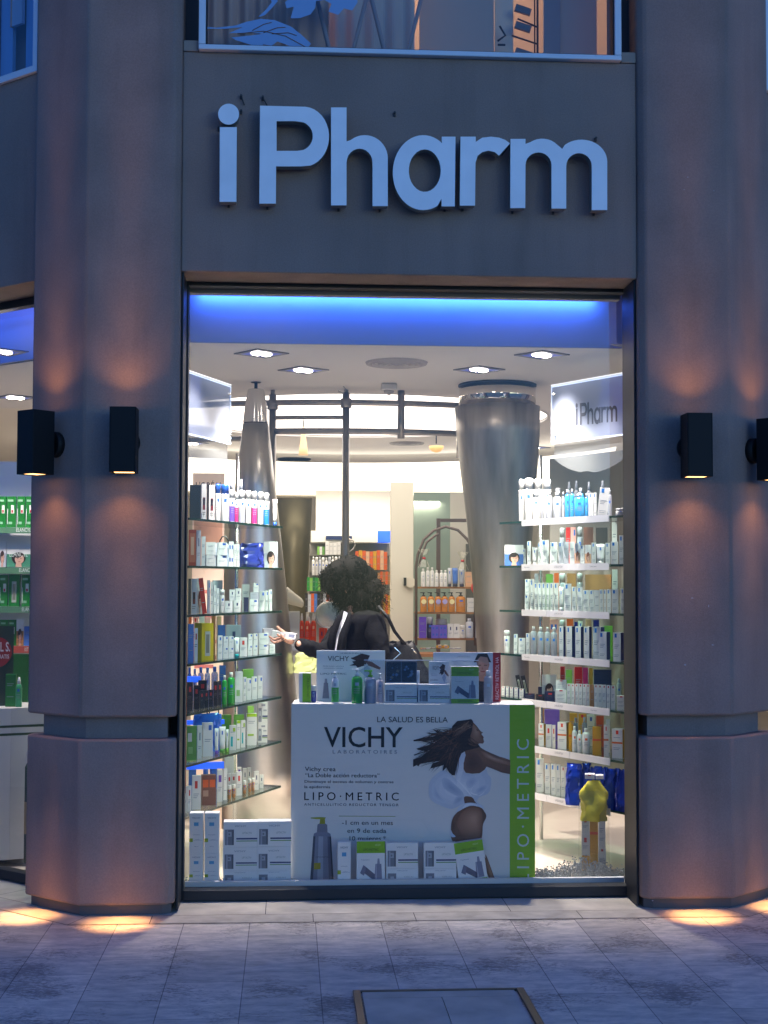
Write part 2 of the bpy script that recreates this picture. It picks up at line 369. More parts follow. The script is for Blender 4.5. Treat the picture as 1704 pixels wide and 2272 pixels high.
# main shop window
sw = bpy.data.objects.new('shop_window', None); COL.objects.link(sw); sw.parent = bld
f = MB(); GX0, GX1, GZ0, GZ1 = -.500, 1.677, .058, 3.003
xa, xb = -.5215, 2 * MX + .5215
f.bx(xa - .06, GX0, .235, .315, .008, 3.0215); f.bx(GX1, xb + .06, .235, .315, .008, 3.0215)
f.bx(GX0, GX1, .238, .313, GZ1, 3.0213); f.bx(GX0, GX1, .228, .318, .0085, GZ0)
f.bx(xa + .002, xa + .012, .02, .234, .01, 3.0212); f.bx(xb - .012, xb - .002, .02, .234, .01, 3.0212)
f.build('frame', darkmetal, sw, .003)
glass = glass_mat('shop_glass', (.94, .87, .80), 1.1)
MB().quad([(GX0, .29, GZ0), (GX1, .29, GZ0), (GX1, .29, GZ1), (GX0, .29, GZ1)]).build('pane', glass, sw)
# side bay windows, ground floor
for s in (0, 1):
    w_ = bpy.data.objects.new('shop_window', None); COL.objects.link(w_); w_.parent = bld
    f = MB()
    f.prism(bay(s, .41, 3.19, 0, 0, .28, .35), .0085, .058); f.prism(bay(s, .41, 3.19, 0, 0, .285, .345), 2.98, 3.0213)
    f.prism(bay(s, .41, .44, 0, 0, .283, .347), .0582, 2.98)
    f.build('frame', darkmetal, w_, .003)
    a = A0 + dL * .44 - nO * .32; b_ = A0 + dL * 3.19 - nO * .32
    pts = [(a.x, a.y, .058), (b_.x, b_.y, .058), (b_.x, b_.y, 2.98), (a.x, a.y, 2.98)]
    if s: pts = [mir(p) for p in pts]
    MB().quad(pts).build('pane', glass, w_)
# upper window: frame, pane, decals; room behind it
uw = bpy.data.objects.new('upper_window', None); COL.objects.link(uw); uw.parent = bld
f = MB(); ux0, ux1 = -.447, 1.600
f.bx(ux0, ux1, -.035, .06, 4.087, 4.112); f.bx(ux0, ux0 + .033, -.035, .06, 4.112, 6.5); f.bx(ux1 - .033, ux1, -.035, .06, 4.112, 6.5)
f.build('frame', whitemetal, uw, .004)
f = MB()
f.bx(ux0 + .033, ux1 - .033, -.02, .05, 4.1122, 4.118); f.bx(ux0 + .0332, ux0 + .039, -.02, .05, 4.118, 6.5); f.bx(ux1 - .039, ux1 - .0332, -.02, .05, 4.118, 6.5)
f.build('gasket', darkmetal, uw)
upane = glass_mat('upper_glass', (.9, .9, .9), .8)
MB().quad([(ux0 + .035, .012, 4.113), (ux1 - .035, .012, 4.113), (ux1 - .035, .012, 6.5), (ux0 + .035, .012, 6.5)]).build('pane', upane, uw)
# dark returns either side of the upper window
for x0_, x1_ in ((-.5212, ux0 - .002), (ux1 + .002, 2 * MX + .5212)):
    d = MB().bx(x0_, x1_, .14, .3, 4.1405, 6.5)
    d.build('window_return', mat('dark_return', (.05, .05, .055), .8), bld)
# flower decals (crop pixels of the window -> plane just outside the pane)
def c2(u, v): return (400 + u * 1020 / 1659, v * 150 / 244)
def decal(pls, y):
    out = []
    for pl in pls:
        out.append([((q_ := P(*c2(*p), y)).x, q_.z) for p in pl])
    return out
leaf1 = [(78, 95), (130, 100), (200, 92), (240, 78), (290, 68), (340, 72), (400, 96), (440, 128), (472, 158), (455, 178), (420, 178), (380, 160), (350, 150), (330, 165), (300, 160), (290, 172), (250, 160), (200, 145), (185, 135), (235, 130), (300, 122), (240, 118), (175, 120), (225, 98), (160, 104), (80, 104)]
leaf2 = [(300, -60), (330, -40), (352, 4), (330, 30), (305, 55), (280, 62), (310, 34), (330, 8)]
flow = [(340, -60), (380, -40), (400, -10), (378, 8), (384, 30), (410, 24), (398, 66), (430, 66), (470, 52), (486, 30), (490, 4), (520, 0), (545, 14), (535, 42), (570, 54), (590, 30), (620, 38), (640, 8), (634, -30), (600, -60)]
dm = MB()
for pl in (leaf1, leaf2, flow):
    me = fill_mesh(decal([pl], .006)); dm.mesh(me, Matrix(((1, 0, 0, 0), (0, 0, -1, .006), (0, 1, 0, 0), (0, 0, 0, 1))))
dm.build('flower_decal', mat('blue_decal', (.20, .34, .56), .5), uw)
vein = MB()
for pts in ([(205, 122), (300, 112), (380, 130), (450, 168)], [(260, 110), (300, 88), (330, 80)], [(300, 118), (350, 100), (380, 98)], [(330, 122), (390, 118), (420, 128)]):
    vein.tube([P(*c2(*p), .004) for p in pts], .0018, 4)
vein.build('decal_vein', mat('orange_vein', (.25, .12, .08), .7), uw)

# room behind the upper window
rm = MB()
rm.bx(-1.0, 2.2, 2.4, 2.45, 4.0, 7); rm.bx(-1.05, -1.0, .3, 2.4, 4.0, 7); rm.bx(2.2, 2.25, .3, 2.4, 4.0, 7); rm.bx(-1.0, 2.2, .32, 2.4, 3.98, 4.03); rm.bx(-1.0, 2.2, .05, 2.4, 6.6, 6.65)
struct(rm.build('upper_room_walls', mat('upper_wall', (.55, .48, .42), .8)))
cu = MB(); n = 90
def curtain(x0, x1, y, amp, per, z0, z1, nm, m, label):
    c = MB(); N = int((x1 - x0) / per * 8); k = 0; pts = []
    for i in range(N + 1):
        x = x0 + (x1 - x0) * i / N; pts.append((x, y + amp * math.sin(2 * math.pi * i / 8 + .8 * math.sin(i * .13)) * (.6 + .4 * math.sin(i * .05))))
    for (xa_, ya_), (xb_, yb_) in zip(pts[:-1], pts[1:]):
        c.quad([(xa_, ya_, z0), (xb_, yb_, z0), (xb_, yb_, z1), (xa_, ya_, z1)], 0, True)
    o = c.build(nm, m); tag(o, label, 'curtain'); return o
curtain(-.5, .18, .20, .02, .07, 4.04, 6.6, 'curtain', mat('orange_curtain', (.56, .36, .26), .8), 'orange pleated curtain behind the flower stickers of the upper window')
curtain(.16, .62, .34, .012, .09, 4.04, 6.6, 'curtain', mat('rose_curtain', (.48, .40, .35), .8), 'dull pink sheer curtain behind the chair backs in the upper window')
# chair backs seen through the upper window
for i, (xc, lb) in enumerate(((.24, 'dark chair back nearest the orange curtain in the upper window'), (.51, 'dark chair back nearest the middle of the upper window'))):
    c = MB(); c.tube([(xc - .13, .12, 4.45), (xc - .06, .11, 4.16), (xc + .06, .11, 4.16), (xc + .13, .12, 4.45)], .012, 6)
    tag(c.build('chair', mat('grey_chair', (.30, .26, .25), .6)), lb, 'chair')
t = thing('display_stand', 'spindly stand with dark arms at the lit end of the upper window', 'stand', (1.22, .5, 4.03))
c = MB(); c.tube([(.06, 0, 0), (.06, 0, 1.2)], .006, 6); c.tube([(.045, 0, 0), (.045, 0, 1.2)], .004, 6)
for z, l in ((.17, -.05), (.21, -.06), (.33, -.08), (.42, -.05)): c.tube([(.06, 0, z), (l, -.03, z + .03)], .005, 5)
c.build('pole', darkmetal, t)
for z in (.12, .27, .41, .5): MB().box((-.02, -.02, z), (.085, .02, .035), 0, 0, 0, .3).build('arm', mat('grey_arm', (.14, .14, .15), .6), t)
t = thing('metal_bracket', 'small dark zigzag bracket beside the spindly stand in the upper window', 'bracket', (1.08, .5, 4.35))
MB().tube([(0, 0, .1), (.03, 0, .05), (-.01, 0, .02)], .006, 5).tube([(-.01, 0, 0), (.03, 0, 0)], .006, 5).build('bar', darkmetal, t)
pnl = MB()
pnl.bx(.66, 1.05, .5, .52, 4.04, 6.5, 0); pnl.bx(1.06, 1.16, .55, .57, 4.04, 6.5, 1); pnl.bx(1.33, 1.42, .6, .62, 4.04, 6.5, 2); pnl.bx(1.42, 1.62, .62, .64, 4.04, 6.5, 1)
tag(pnl.build('folding_screen', [mat('screen_grey', (.42, .36, .31), .7), mat('screen_beige', (.7, .62, .5), .7), mat('screen_blue', (.36, .37, .38), .7)]), 'tall grey and beige panel screen behind the upper window', 'screen')
def lamp(name, typ, loc, energy, col=(1, 1, 1), rot=(0, 0, 0), size=.1, spot=None, blend=.5, parent=None, sy=None):
    l = bpy.data.lights.new(name, typ); l.energy = energy; l.color = col
    if typ == 'SPOT': l.spot_size = R(spot); l.spot_blend = blend; l.shadow_soft_size = size
    if typ == 'POINT': l.shadow_soft_size = size
    if typ == 'AREA':
        l.size = size
        if sy: l.shape = 'RECTANGLE'; l.size_y = sy
    o = bpy.data.objects.new(name, l); COL.objects.link(o); o.location = loc; o.rotation_euler = rot
    if parent is not None: o.parent = parent
    return o
ul = thing('ceiling_lamp', 'warm round ceiling lamp in the room behind the upper window', 'lamp', (.2, .9, 6.5))
MB().lathe([(.12, -.03), (.14, 0), (.14, .09)], n=20).build('shade', emis('warm_globe', (1, .55, .25), 3), ul)
lamp('room_lamp', 'POINT', (0, 0, -.15), 110, (1, .68, .50), size=.12, parent=ul)

# side bays' upper windows: pane, frame and strips coloured as sky and building reflections
for s in (0, 1):
    w_ = bpy.data.objects.new('upper_window', None); COL.objects.link(w_); w_.parent = bld
    f = MB(); f.prism(bay(s, .445, 3.0, 0, 0, .02, .09), 4.062, 4.095); f.prism(bay(s, .412, .445, 0, 0, .02, .09), 4.062, 6.5)
    f.build('frame', whitemetal, w_)
    a = A0 + dL * .445 - nO * .05; b_ = A0 + dL * 3.0 - nO * .05
    pts = [(a.x, a.y, 4.095), (b_.x, b_.y, 4.095), (b_.x, b_.y, 6.5), (a.x, a.y, 6.5)]
    if s: pts = [mir(p) for p in pts]
    MB().quad(pts).build('pane', glass_mat('side_upper_glass', (.8, .84, .88), 1.6), w_)
    bl = MB()
    for k, (s0, s1, mi, z0) in enumerate(((.46, .56, 0, 4.1), (.56, .572, 1, 4.1), (.58, .72, 2, 4.1), (.72, .80, 0, 4.42), (.80, .815, 1, 4.42), (.83, .93, 2, 4.1), (.93, 1.05, 0, 4.2), (1.06, 1.6, 2, 4.1), (1.62, 1.8, 0, 4.3), (1.82, 3.0, 2, 4.1))):
        bl.prism(bay(s, s0, s1, 0, 0, .16 + .03 * (mi == 2), .18 + .03 * (mi == 2)), z0, 6.5, mi)
    ob = bl.build('painted_reflection', [mat('pale_strip', (.52, .55, .62), .7), mat('orange_reflection', (.8, .4, .22), .7), mat('blue_sky_reflection', (.30, .48, .74), .6)])
    tag(ob, 'blue and pale strips painted as sky reflections in the %s upper side window' % ('right' if s else 'left'), 'painted_reflection')
    bk = MB().prism(bay(s, .45, 3.1, 0, 0, .3, .33), 4.0, 6.6).build('upper_room_partition', mat('upper_wall', (.55, .48, .42), .8)); struct(bk)

# ---------------- sign letters
def s2(u, v): return (460 + u * 920 / 1659, 200 + v * 300 / 541)
def arc(cx, cy, rx, ry, a0, a1, n=14): return [(cx + rx * math.cos(R(a0 + (a1 - a0) * i / n)), cy - ry * math.sin(R(a0 + (a1 - a0) * i / n))) for i in range(n + 1)]
LET = {
 'i': [[(50, 148), (118, 148), (116, 447), (49, 447)]],
 'dot': [arc(85, 96, 42, 42, 0, 345, 28)],
 'P': [[(211, 62), (375, 66)] + arc(385, 186, 102, 120, 85, -75, 16) + [(375, 305), (275, 305), (274, 454), (208, 454)], [(277, 124), (277, 243), (360, 243)] + arc(364, 184, 58, 59, -70, 70, 12) + [(350, 124)]],
 'h': [[(495, 69), (557, 69), (557, 205)] + arc(630, 273, 92, 93, 128, 0, 14) + [(722, 464), (661, 464), (661, 300)] + arc(609, 290, 52, 56, 0, 180, 12) + [(557, 461), (495, 461)]],
 'a': [[(938, 186), (993, 186), (990, 465), (937, 465), (937, 434)] + arc(864, 330, 122, 150, -62, -304, 34) + [(938, 212)], arc(870, 322, 64, 85, 0, 345, 26)],
 'r': [[(1013, 186), (1074, 186), (1074, 207), (1100, 190), (1135, 186), (1168, 190), (1192, 199), (1211, 213), (1167, 262), (1150, 248), (1125, 242), (1100, 248), (1082, 262), (1073, 290), (1071, 462), (1010, 462)]],
 'm': [[(1213, 195), (1273, 195), (1273, 215)] + arc(1340, 270, 82, 76, 125, 42, 8) + [(1420, 235)] + arc(1497, 286, 103, 88, 130, 0, 16) + [(1600, 480), (1538, 480), (1538, 310)] + arc(1487, 304, 51, 52, 0, 180, 12) + [(1436, 474), (1377, 474), (1377, 306)] + arc(1325, 300, 52, 51, 0, 180, 12) + [(1272, 472), (1212, 472)]],
}
sign = thing('shop_sign', 'large white raised letters reading i Pharm on the wall above the shop window', 'sign', (MX, 0, 3.5))
lm = mat('white_sign_face', (.84, .84, .84), .4, var=.05, vscale=6); ls = mat('shaded_sign_side', (.20, .21, .20), .5)  # letter sides coloured dark to paint in the shading of their undersides
def letter(nm, y0=-.09, y1=-.034, parent=sign):
    pls = [[((q_ := P(*s2(*p), y0)).x, q_.z) for p in pl] for pl in LET[nm]]
    me = fill_mesh(pls, (y1 - y0) / 2); mb = MB()
    mb.mesh(me, Matrix(((1, 0, 0, -MX), (0, 0, 1, (y0 + y1) / 2), (0, 1, 0, -3.5), (0, 0, 0, 1))))
    for i, fc in enumerate(mb.f):
        a, b_, c_ = (Vector(mb.v[j]) for j in fc[:3]); nn = (b_ - a).cross(c_ - a).normalized(); mb.m[i] = 0 if abs(nn.y) > .7 else 1
    bpy.data.meshes.remove(me)
    o = mb.build('letter' if nm != 'dot' else 'letter_dot', [lm, ls], parent, .0015, 1)
    return o
LO = {k: letter(k) for k in 'iPharm'}
letter('dot', parent=LO['i'])
pinm = mat('rusty_pin', (.05, .045, .045), .7)
for u, v in ((85, 455), (240, 462), (525, 470), (690, 472), (950, 472), (1022, 470), (1222, 480), (1385, 482), (1548, 488), (135, 20), (222, 25), (135, 80), (750, 88), (1556, 190), (45, 150)):
    pins = MB(); a = P(*s2(u, v), -.02) - Vector((MX, 0, 3.5)); pins.tube([a, a + Vector((0, .022, 0))], .006, 6)
    pins.box(a + Vector((0, .014, -.006)), (.010, .008, .018)); pins.build('mounting_pin', pinm, sign)
for u0, v0, u1, v1 in ((222, 30, 240, 62), (135, 22, 148, 60), (1178, 262, 1212, 215)):
    a = P(*s2(u0, v0), -.015) - Vector((MX, 0, 3.5)); b_ = P(*s2(u1, v1), -.015) - Vector((MX, 0, 3.5)); MB().tube([a, b_], .003, 5).build('stay_wire', pinm, sign)

# ---------------- wall lamps
bulb = emis('lamp_glow', (1.0, .50, .18), 5)
def sconce(loc, rz, label):
    t = thing('wall_lamp', label, 'wall lamp', loc, rz, 'black box wall lamps on the pillars')
    h = MB(); w = .060; dpt = .062; tk = .004; c0 = -.115
    for x0, x1, y0, y1 in ((-w, -w + tk, c0 - dpt, c0 + dpt), (w - tk, w, c0 - dpt, c0 + dpt), (-w + tk, w - tk, c0 - dpt, c0 - dpt + tk), (-w + tk, w - tk, c0 + dpt - tk, c0 + dpt)):
        h.bx(x0, x1, y0, y1, -.15, .15)
    h.bx(-w + tk, w - tk, c0 - dpt + tk, c0 + dpt - tk, -.01, .01)
    h.build('housing', blackmetal, t, .0015, 1)
    MB().tube([(0, -.054, 0), (0, -.03, 0)], .03, 16).tube([(0, -.03, 0), (0, .02, 0)], .062, 24).build('wall_mount', blackmetal, t)
    for sg in (1, -1):
        MB().box((0, c0, sg * .1455), (.088, .088, .003)).build('lens', bulb, t)
        ro = (0 if sg < 0 else math.pi, 0, 0)
        lamp('lamp_beam', 'SPOT', (0, c0, sg * .149), SC_WIDE, (1, .47, .17), ro, .02, 118, 1.0, t)
        lamp('lamp_core', 'SPOT', (0, c0, sg * .149), SC_CORE, (1, .52, .2), ro, .02, 46, 1.0, t)
        lamp('lamp_throw', 'SPOT', (0, c0, sg * .149), 850 if sg < 0 else 100, (1, .47, .18), (-R(.7), 0, 0) if sg < 0 else ro, .05, 11.5 if sg < 0 else 19, 1.0, t)
    return t
SC_WIDE, SC_CORE = 6.5, 13.0
zc = 2.195
sconce((-.762, -.052, zc), 0, 'black box wall lamp on the front of the left pillar')
c_ = A0 + dL * .19 + nO * .012; sconce((c_.x, c_.y, zc), -R(42), 'black box wall lamp turned sideways at the far left')
sconce((2 * MX + .762, -.052, zc), 0, 'black box wall lamp on the front of the right pillar')
sconce((2 * MX - c_.x, c_.y, zc), R(42), 'black box wall lamp cut off at the right picture edge')
# scuffs on the right pillar
sc = MB()
for px, py, w, h in ((1536, 1327, 9, 4), (1572, 1345, 4, 8), (1582, 1431, 8, 4), (1520, 1475, 10, 7), (1526, 393, 6, 3), (1518, 421, 5, 2), (1584, 423, 3, 4), (1448, 1998, 5, 4)):
    a = P(px, py, -.0495 if py < 1990 else -.046); n = 7; pts = []
    for i in range(n): an = 2 * math.pi * i / n; rr = random.uniform(.5, 1); pts.append((a.x + math.cos(an) * w * .00105 * rr, a.y, a.z + math.sin(an) * h * .00105 * rr))
    bld.children[1] and MB().quad(pts).build('scuff', mat('pale_scuff', (.35, .33, .33), .8), [c for c in bld.children if c.name.startswith('pillar') and c.type == 'EMPTY'][1])
# ================================================================ INTERIOR SHELL
FZ = .04; CZ = 2.82
wallw = mat('warm_white_wall', (.72, .68, .60), .7)
ceilm = mat('ceiling_paint', (.86, .84, .82), .8)
def marble():
    m = mat('cream_marble_floor', (.72, .62, .50), .12, var=.10, vscale=1.2)
    return m
flo = MB(); X0, X1 = -4.6, 5.75
flo.prism([(-.515, .325), (1.671, .325), (1.9, .56), (X1, 4.2), (X1, 10.5), (X0, 10.5), (X0, 4.2), (-.75, .56)], -.02, FZ)
struct(flo.build('shop_floor', marble()))
struct(MB().bx(-.498, 1.675, .3185, .345, .0, .081).build('floor_edge', mat('white_sill', (.72, .74, .76), .45)))
# ceiling with the round opening
HC = Vector((.5, 4.35)); HR = 1.5
circ = [(HC.x + HR * math.cos(R(a)), HC.y + HR * math.sin(R(a))) for a in range(0, 360, 5)]
me = fill_mesh([[(-.80, .85), (1.95, .85), (X1, 4.6), (X1, 10.4), (X0, 10.4), (X0, 4.6)], circ])
cb = MB(); cb.mesh(me, Matrix.Translation((0, 0, CZ))); struct(cb.build('ceiling', ceilm))
# blue-lit cove behind the window head
cv = MB(); cv.bx(-.95, 2.1, .85, .9, CZ + .0015, 3.4); struct(cv.build('ceiling_bulkhead', mat('cove_paint', (.40, .42, .50), .7)))
cv = MB(); cv.bx(-.95, 2.1, .32, .85, 3.35, 3.4); cv.bx(-.515, 1.671, .33, .39, 2.985, 3.35); struct(cv.build('ceiling_pelmet', mat('pelmet_grey', (.30, .29, .28), .6)))
led = thing('light_strip', 'blue light strip hidden in the cove over the shop window', 'light strip', (MX, .805, 3.09))
MB().bx(-1.08, 1.08, -.008, .008, -.008, .008).build('tube', emis('blue_led', (.03, .12, 1), 20), led)
lamp('strip_light', 'AREA', (0, .004, -.010), 10.0, (.035, .15, 1.0), (R(35), 0, 0), 2.15, parent=led, sy=.02)
# side coves for the two side bays
for s in (0, 1):
    MB().prism(bay(s, .2, 3.1, 0, 0, .80, .85), CZ, 3.4).build('ceiling_bulkhead', mat('cove_paint', (.40, .42, .50), .7)); struct(bpy.data.objects['ceiling_bulkhead.001' if not s else 'ceiling_bulkhead.002'])
    t = thing('light_strip', 'blue light strip hidden in the cove of the %s side window' % ('right' if s else 'left'), 'light strip')
    MB().prism(bay(s, .45, 3.0, 0, 0, .70, .715), 3.10, 3.115).build('tube', emis('blue_led', (.03, .12, 1), 20), t)
    a = A0 + dL * 1.6 - nO * .71; a = Vector((2 * MX - a.x, a.y)) if s else a
    lamp('strip_light', 'AREA', (a.x, a.y, 3.09), 11, (.035, .14, 1.0), (R(-35), 0, -R(42) if not s else R(42)), 2.5, parent=t, sy=.02)
# drum: luminous wall of the round opening
dr = MB(); dr.lathe([(HR + .02, CZ), (HR + .02, CZ + .75)], (HC.x, HC.y, 0), 72, caps=False)
dr.prism([(HC.x + (HR + .02) * math.cos(R(a)), HC.y + (HR + .02) * math.sin(R(a))) for a in range(0, 360, 5)], CZ + .75, CZ + .76)
t = thing('light_drum', 'round ceiling recess with glowing white sides', 'ceiling light')
dr.build('lit_wall', emis('lit_fabric', (1.0, .96, .92), 3.4), t)
MB().lathe([(HR, CZ - .004), (HR + .015, CZ - .004), (HR + .015, CZ + .02), (HR, CZ + .02)], (HC.x, HC.y, 0), 72, caps=False).build('rim', ceilm, t)
# curved luminous band further back
t = thing('light_band', 'curved glowing white pelmet hanging behind the round ceiling recess', 'ceiling light')
cx, cy = .5, 5.2
b1 = MB()
prof = [(2.22, 2.40), (2.24, 2.44), (2.33, 2.56), (2.38, 2.66), (2.40, 2.74)]
b1.lathe(prof, (cx, cy, 0), 60, caps=False, a0=R(10), a1=R(170)); b1.build('lit_panel', emis('lit_band', (1.0, .96, .84), 2.6), t)
b2 = MB(); b2.lathe([(2.20, 2.385), (2.22, 2.40)], (cx, cy, 0), 60, caps=False, a0=R(10), a1=R(170)); b2.lathe([(2.48, 2.385), (2.20, 2.385)], (cx, cy, 0), 60, caps=False, a0=R(10), a1=R(170)); b2.build('trim', mat('cream_trim', (.8, .76, .62), .6), t)
# back walls
bw = MB(); bw.bx(X0, X1, 10.4, 10.45, FZ, CZ); bw.bx(X0 - .05, X0, .6, 10.4, FZ, CZ); bw.bx(X1, X1 + .05, .6, 10.4, FZ, CZ)
struct(bw.build('shop_wall', wallw))

# downlights
dl_em = emis('downlight_bulb', (1, .96, .9), 30)
def downlight(x, y, label, e=26, spot=True, square=True):
    t = thing('downlight', label, 'downlight', (x, y, CZ - .001), R(38), 'square recessed downlights')
    f = MB()
    for a in range(4):
        ro = Matrix.Rotation(R(90) * a, 4, 'Z'); b = MB().bx(-.11, .085, -.11, -.085, -.006, 0); f.add(b, ro)
    f.build('trim', mat('grey_trim', (.2, .2, .22), .4, .5), t)
    f = MB()
    for a in range(4):
        ro = Matrix.Rotation(R(90) * a, 4, 'Z'); f.add(MB().quad([(-.085, -.085, -.005), (.085, -.085, -.005), (.05, -.05, -.0035), (-.05, -.05, -.0035)]), ro)
    f.build('reflector', mat('blue_reflector', (.1, .16, .8), .3, .3), t)
    b = MB(); b.lathe([(.0, -.019), (.030, -.012), (.038, -.003)], (-.032, -.004, 0), 18, caps=False); b.lathe([(.0, -.016), (.026, -.010), (.032, -.003)], (.036, .004, 0), 18, caps=False)
    b.build('bulb', dl_em, t)
    if spot: lamp('down_beam', 'SPOT', (0, 0, -.03), e, (.98, .97, 1.0), (0, 0, 0), .05, 78, .8, t)
    return t
DLE = 300
WSE = 210
for (x, y), l in zip(((-.161, 1.164), (.078, 1.779), (1.127, 1.67), (1.401, 1.08)), ('nearest the window over the left shelves', 'second from the window over the left shelves', 'second from the window over the right shelves', 'nearest the window over the right shelves')):
    downlight(x, y, 'lit square recessed downlight ' + l, DLE)
for i, (x, y) in enumerate(((-1.9, 3.25), (2.75, 3.0), (-.9, 6.5), (2.3, 6.6), (-1.6, 1.22), (2.75, 1.22), (.3, 8.9), (1.9, 9.0))):  # the pair nearest the glass is added to brighten the side bays
    downlight(x, y, 'recessed downlight of the partly added set, %s of its row from the window' % ORD[i], 150)
# unseen spots added behind the window head to brighten the shelf goods
for i, (x, tx, ty, tz) in enumerate(((-.30, -.40, 1.15, 1.2), (-.06, -.22, 1.6, 1.05), (1.22, 1.38, 1.6, 1.05), (1.46, 1.56, 1.15, 1.2))):
    t = thing('added_fill_spot', 'added unseen spotlight behind the window head, %s from the left' % ORD[i], 'spotlight', (x, .47, 3.12))
    v = Vector((tx - x, ty - .47, tz - 3.12)); q = v.to_track_quat('-Z', 'Y').to_euler()
    b = MB().lathe([(.035, .0), (.04, .08), (.02, .10)], n=18, caps=False).lathe([(.033, .004), (.0, .005)], n=18, caps=False, m=1); o = b.build('head', [blackmetal, emis('spot_face', (1, .95, .88), 8)], t); o.rotation_euler = q
    MB().tube([(0, 0, .06), (0, 0, .18)], .008, 8).build('stem', blackmetal, t)
    lamp('spot_beam', 'SPOT', tuple(v.normalized() * .02), WSE, (.98, .98, 1.0), q, .03, 42, .5, t)
# ceiling vent, smoke alarm, hook
t = thing('ceiling_vent', 'round ringed air vent in the ceiling near the window', 'vent', (.615, 1.45, CZ))
for i, r_ in enumerate((.17, .135, .10, .065, .03)):
    MB().lathe([(r_ + .012, 0), (r_ + .006, -.012 - .002 * i), (r_ - .010, -.010 - .002 * i), (r_ - .022, 0)], n=40, caps=False).build('ring', mat('vent_grey', (.38, .36, .35), .5), t)
t = thing('ceiling_vent', 'small round air vent in the ceiling far behind the poles', 'vent', (1.07, 6.3, CZ))
for i, r_ in enumerate((.15, .11, .07)):
    MB().lathe([(r_ + .012, 0), (r_ + .006, -.012), (r_ - .010, -.010), (r_ - .022, 0)], n=30, caps=False).build('ring', mat('vent_grey', (.38, .36, .35), .5), t)
t = thing('smoke_alarm', 'small white square smoke alarm on the ceiling before the poles', 'alarm', (.634, 2.36, CZ))
MB().box((0, 0, -.022), (.10, .10, .044)).build('body', mat('off_white', (.7, .68, .64), .5), t, .01)
MB().lathe([(.034, -.044), (.030, -.058), (.012, -.062), (.010, -.072)], n=16).build('sensor', mat('vent_grey', (.38, .36, .35), .5), t)
t = tag(MB().tube([(0, 0, 0), (.02, 0, -.02), (.0, 0, -.045), (-.035, 0, -.03)], .004, 6).build('ceiling_hook', mat('vent_grey', (.38, .36, .35), .5), loc=(.345, 2.5, CZ)), 'tiny bent wire hook under the ceiling left of the smoke alarm', 'hook')

# metal pole frame hung below the ceiling rim
pf = thing('pole_frame', 'grey steel pole frame with curved rails across the round ceiling light', 'pole frame')
dark_steel = mat('dull_steel', (.30, .28, .26), .38, .9)
def arcpt(x): return 3.55 - math.sqrt(max(0, 2.6 ** 2 - (x - .45) ** 2)) + 1.72
yk = lambda x: arcpt(x)
def pole(px, z0, z1, r=.024, nm='post'):
    y = 2.65; p = P(px, 900, y); y = yk(p.x); p = P(px, 900, y)
    MB().tube([(p.x, y, z0), (p.x, y, z1)], r, 12).build(nm, dark_steel, pf)
    MB().tube([(p.x, y, z1 - .10), (p.x, y, z1 - .04)], r * 1.5, 12).build('collar', dark_steel, pf); MB().tube([(p.x, y, z1), (p.x, y, CZ)], r * .6, 8).build('post_tip', dark_steel, pf)
    return p.x
pa = pole(605, FZ, 2.79); pb = pole(768, FZ, 2.80); 
yq = yk(P(890, 900, 2.65).x); p = P(890, 900, yq)
MB().tube([(p.x, yq, 2.50), (p.x, yq, CZ)], .024, 12).build('post', dark_steel, pf)
pc = p.x; p = P(1020, 1000, 2.75); MB().tube([(p.x, 2.75, 2.38), (p.x, 2.75, 2.60)], .022, 12).build('post', mat('polished_steel', (.75, .74, .72), .2, 1.0), pf)
def rail(x0, x1, z, r=.020):
    n = 20; MB().tube([(x0 + (x1 - x0) * i / n, yk(x0 + (x1 - x0) * i / n), z) for i in range(n + 1)], r, 8).build('rail', dark_steel, pf)
rail(-.75, 1.3, 2.735); rail(pa, pb, 2.635, .014); rail(pa, 1.3, 2.545, .021); rail(-.75, pa, 2.50, .018)

# ---------------- big metal cones
t = thing('fluted_cone', 'tall steel cone with a fluted lampshade top behind the left shelves', 'column', (-.2186, 2.36, FZ))
H = CZ - FZ
def zpx(py, y): return P(560, py, y).z - FZ
z_a = zpx(940, 2.36); z_t = zpx(848 + 6, 2.36)
prof = [(.34, 0), (.315, .35), (.28, .70), (.245, 1.05), (.205, 1.45), (.165, 1.80), (.13, 2.10), (.082, z_a)]
MB().lathe(prof, n=48).build('cone', steel, t)
MB().lathe([(.050, z_a - .004), (.050, z_a + .006)], n=24).build('shadow_gap', darkmetal, t)
sh = MB(); nfl = 14; k0 = 0; rows = [(.078, z_a + .006), (.066, z_a + .12), (.050, z_t - .035), (.046, z_t - .028)]
for r_, z in rows:
    for i in range(nfl * 4):
        a = 2 * math.pi * i / (nfl * 4); rr = r_ * (1 + .045 * math.cos(a * nfl)); sh.v.append((rr * math.cos(a), rr * math.sin(a), z))
n4 = nfl * 4
for j in range(3):
    for i in range(n4): sh.f.append((j * n4 + i, j * n4 + (i + 1) % n4, (j + 1) * n4 + (i + 1) % n4, (j + 1) * n4 + i)); sh.m.append(0); sh.sm.append(True)
sh.f.append(tuple(3 * n4 + i for i in range(n4))); sh.m.append(0); sh.sm.append(False)
sh.build('fluted_top', mat('polished_steel', (.75, .74, .72), .2, 1.0), t)
MB().tube([(0, 0, z_t - .028), (0, 0, H)], .011, 10).lathe([(.03, H - .004), (.035, H)], n=16).build('rod', darkmetal, t)

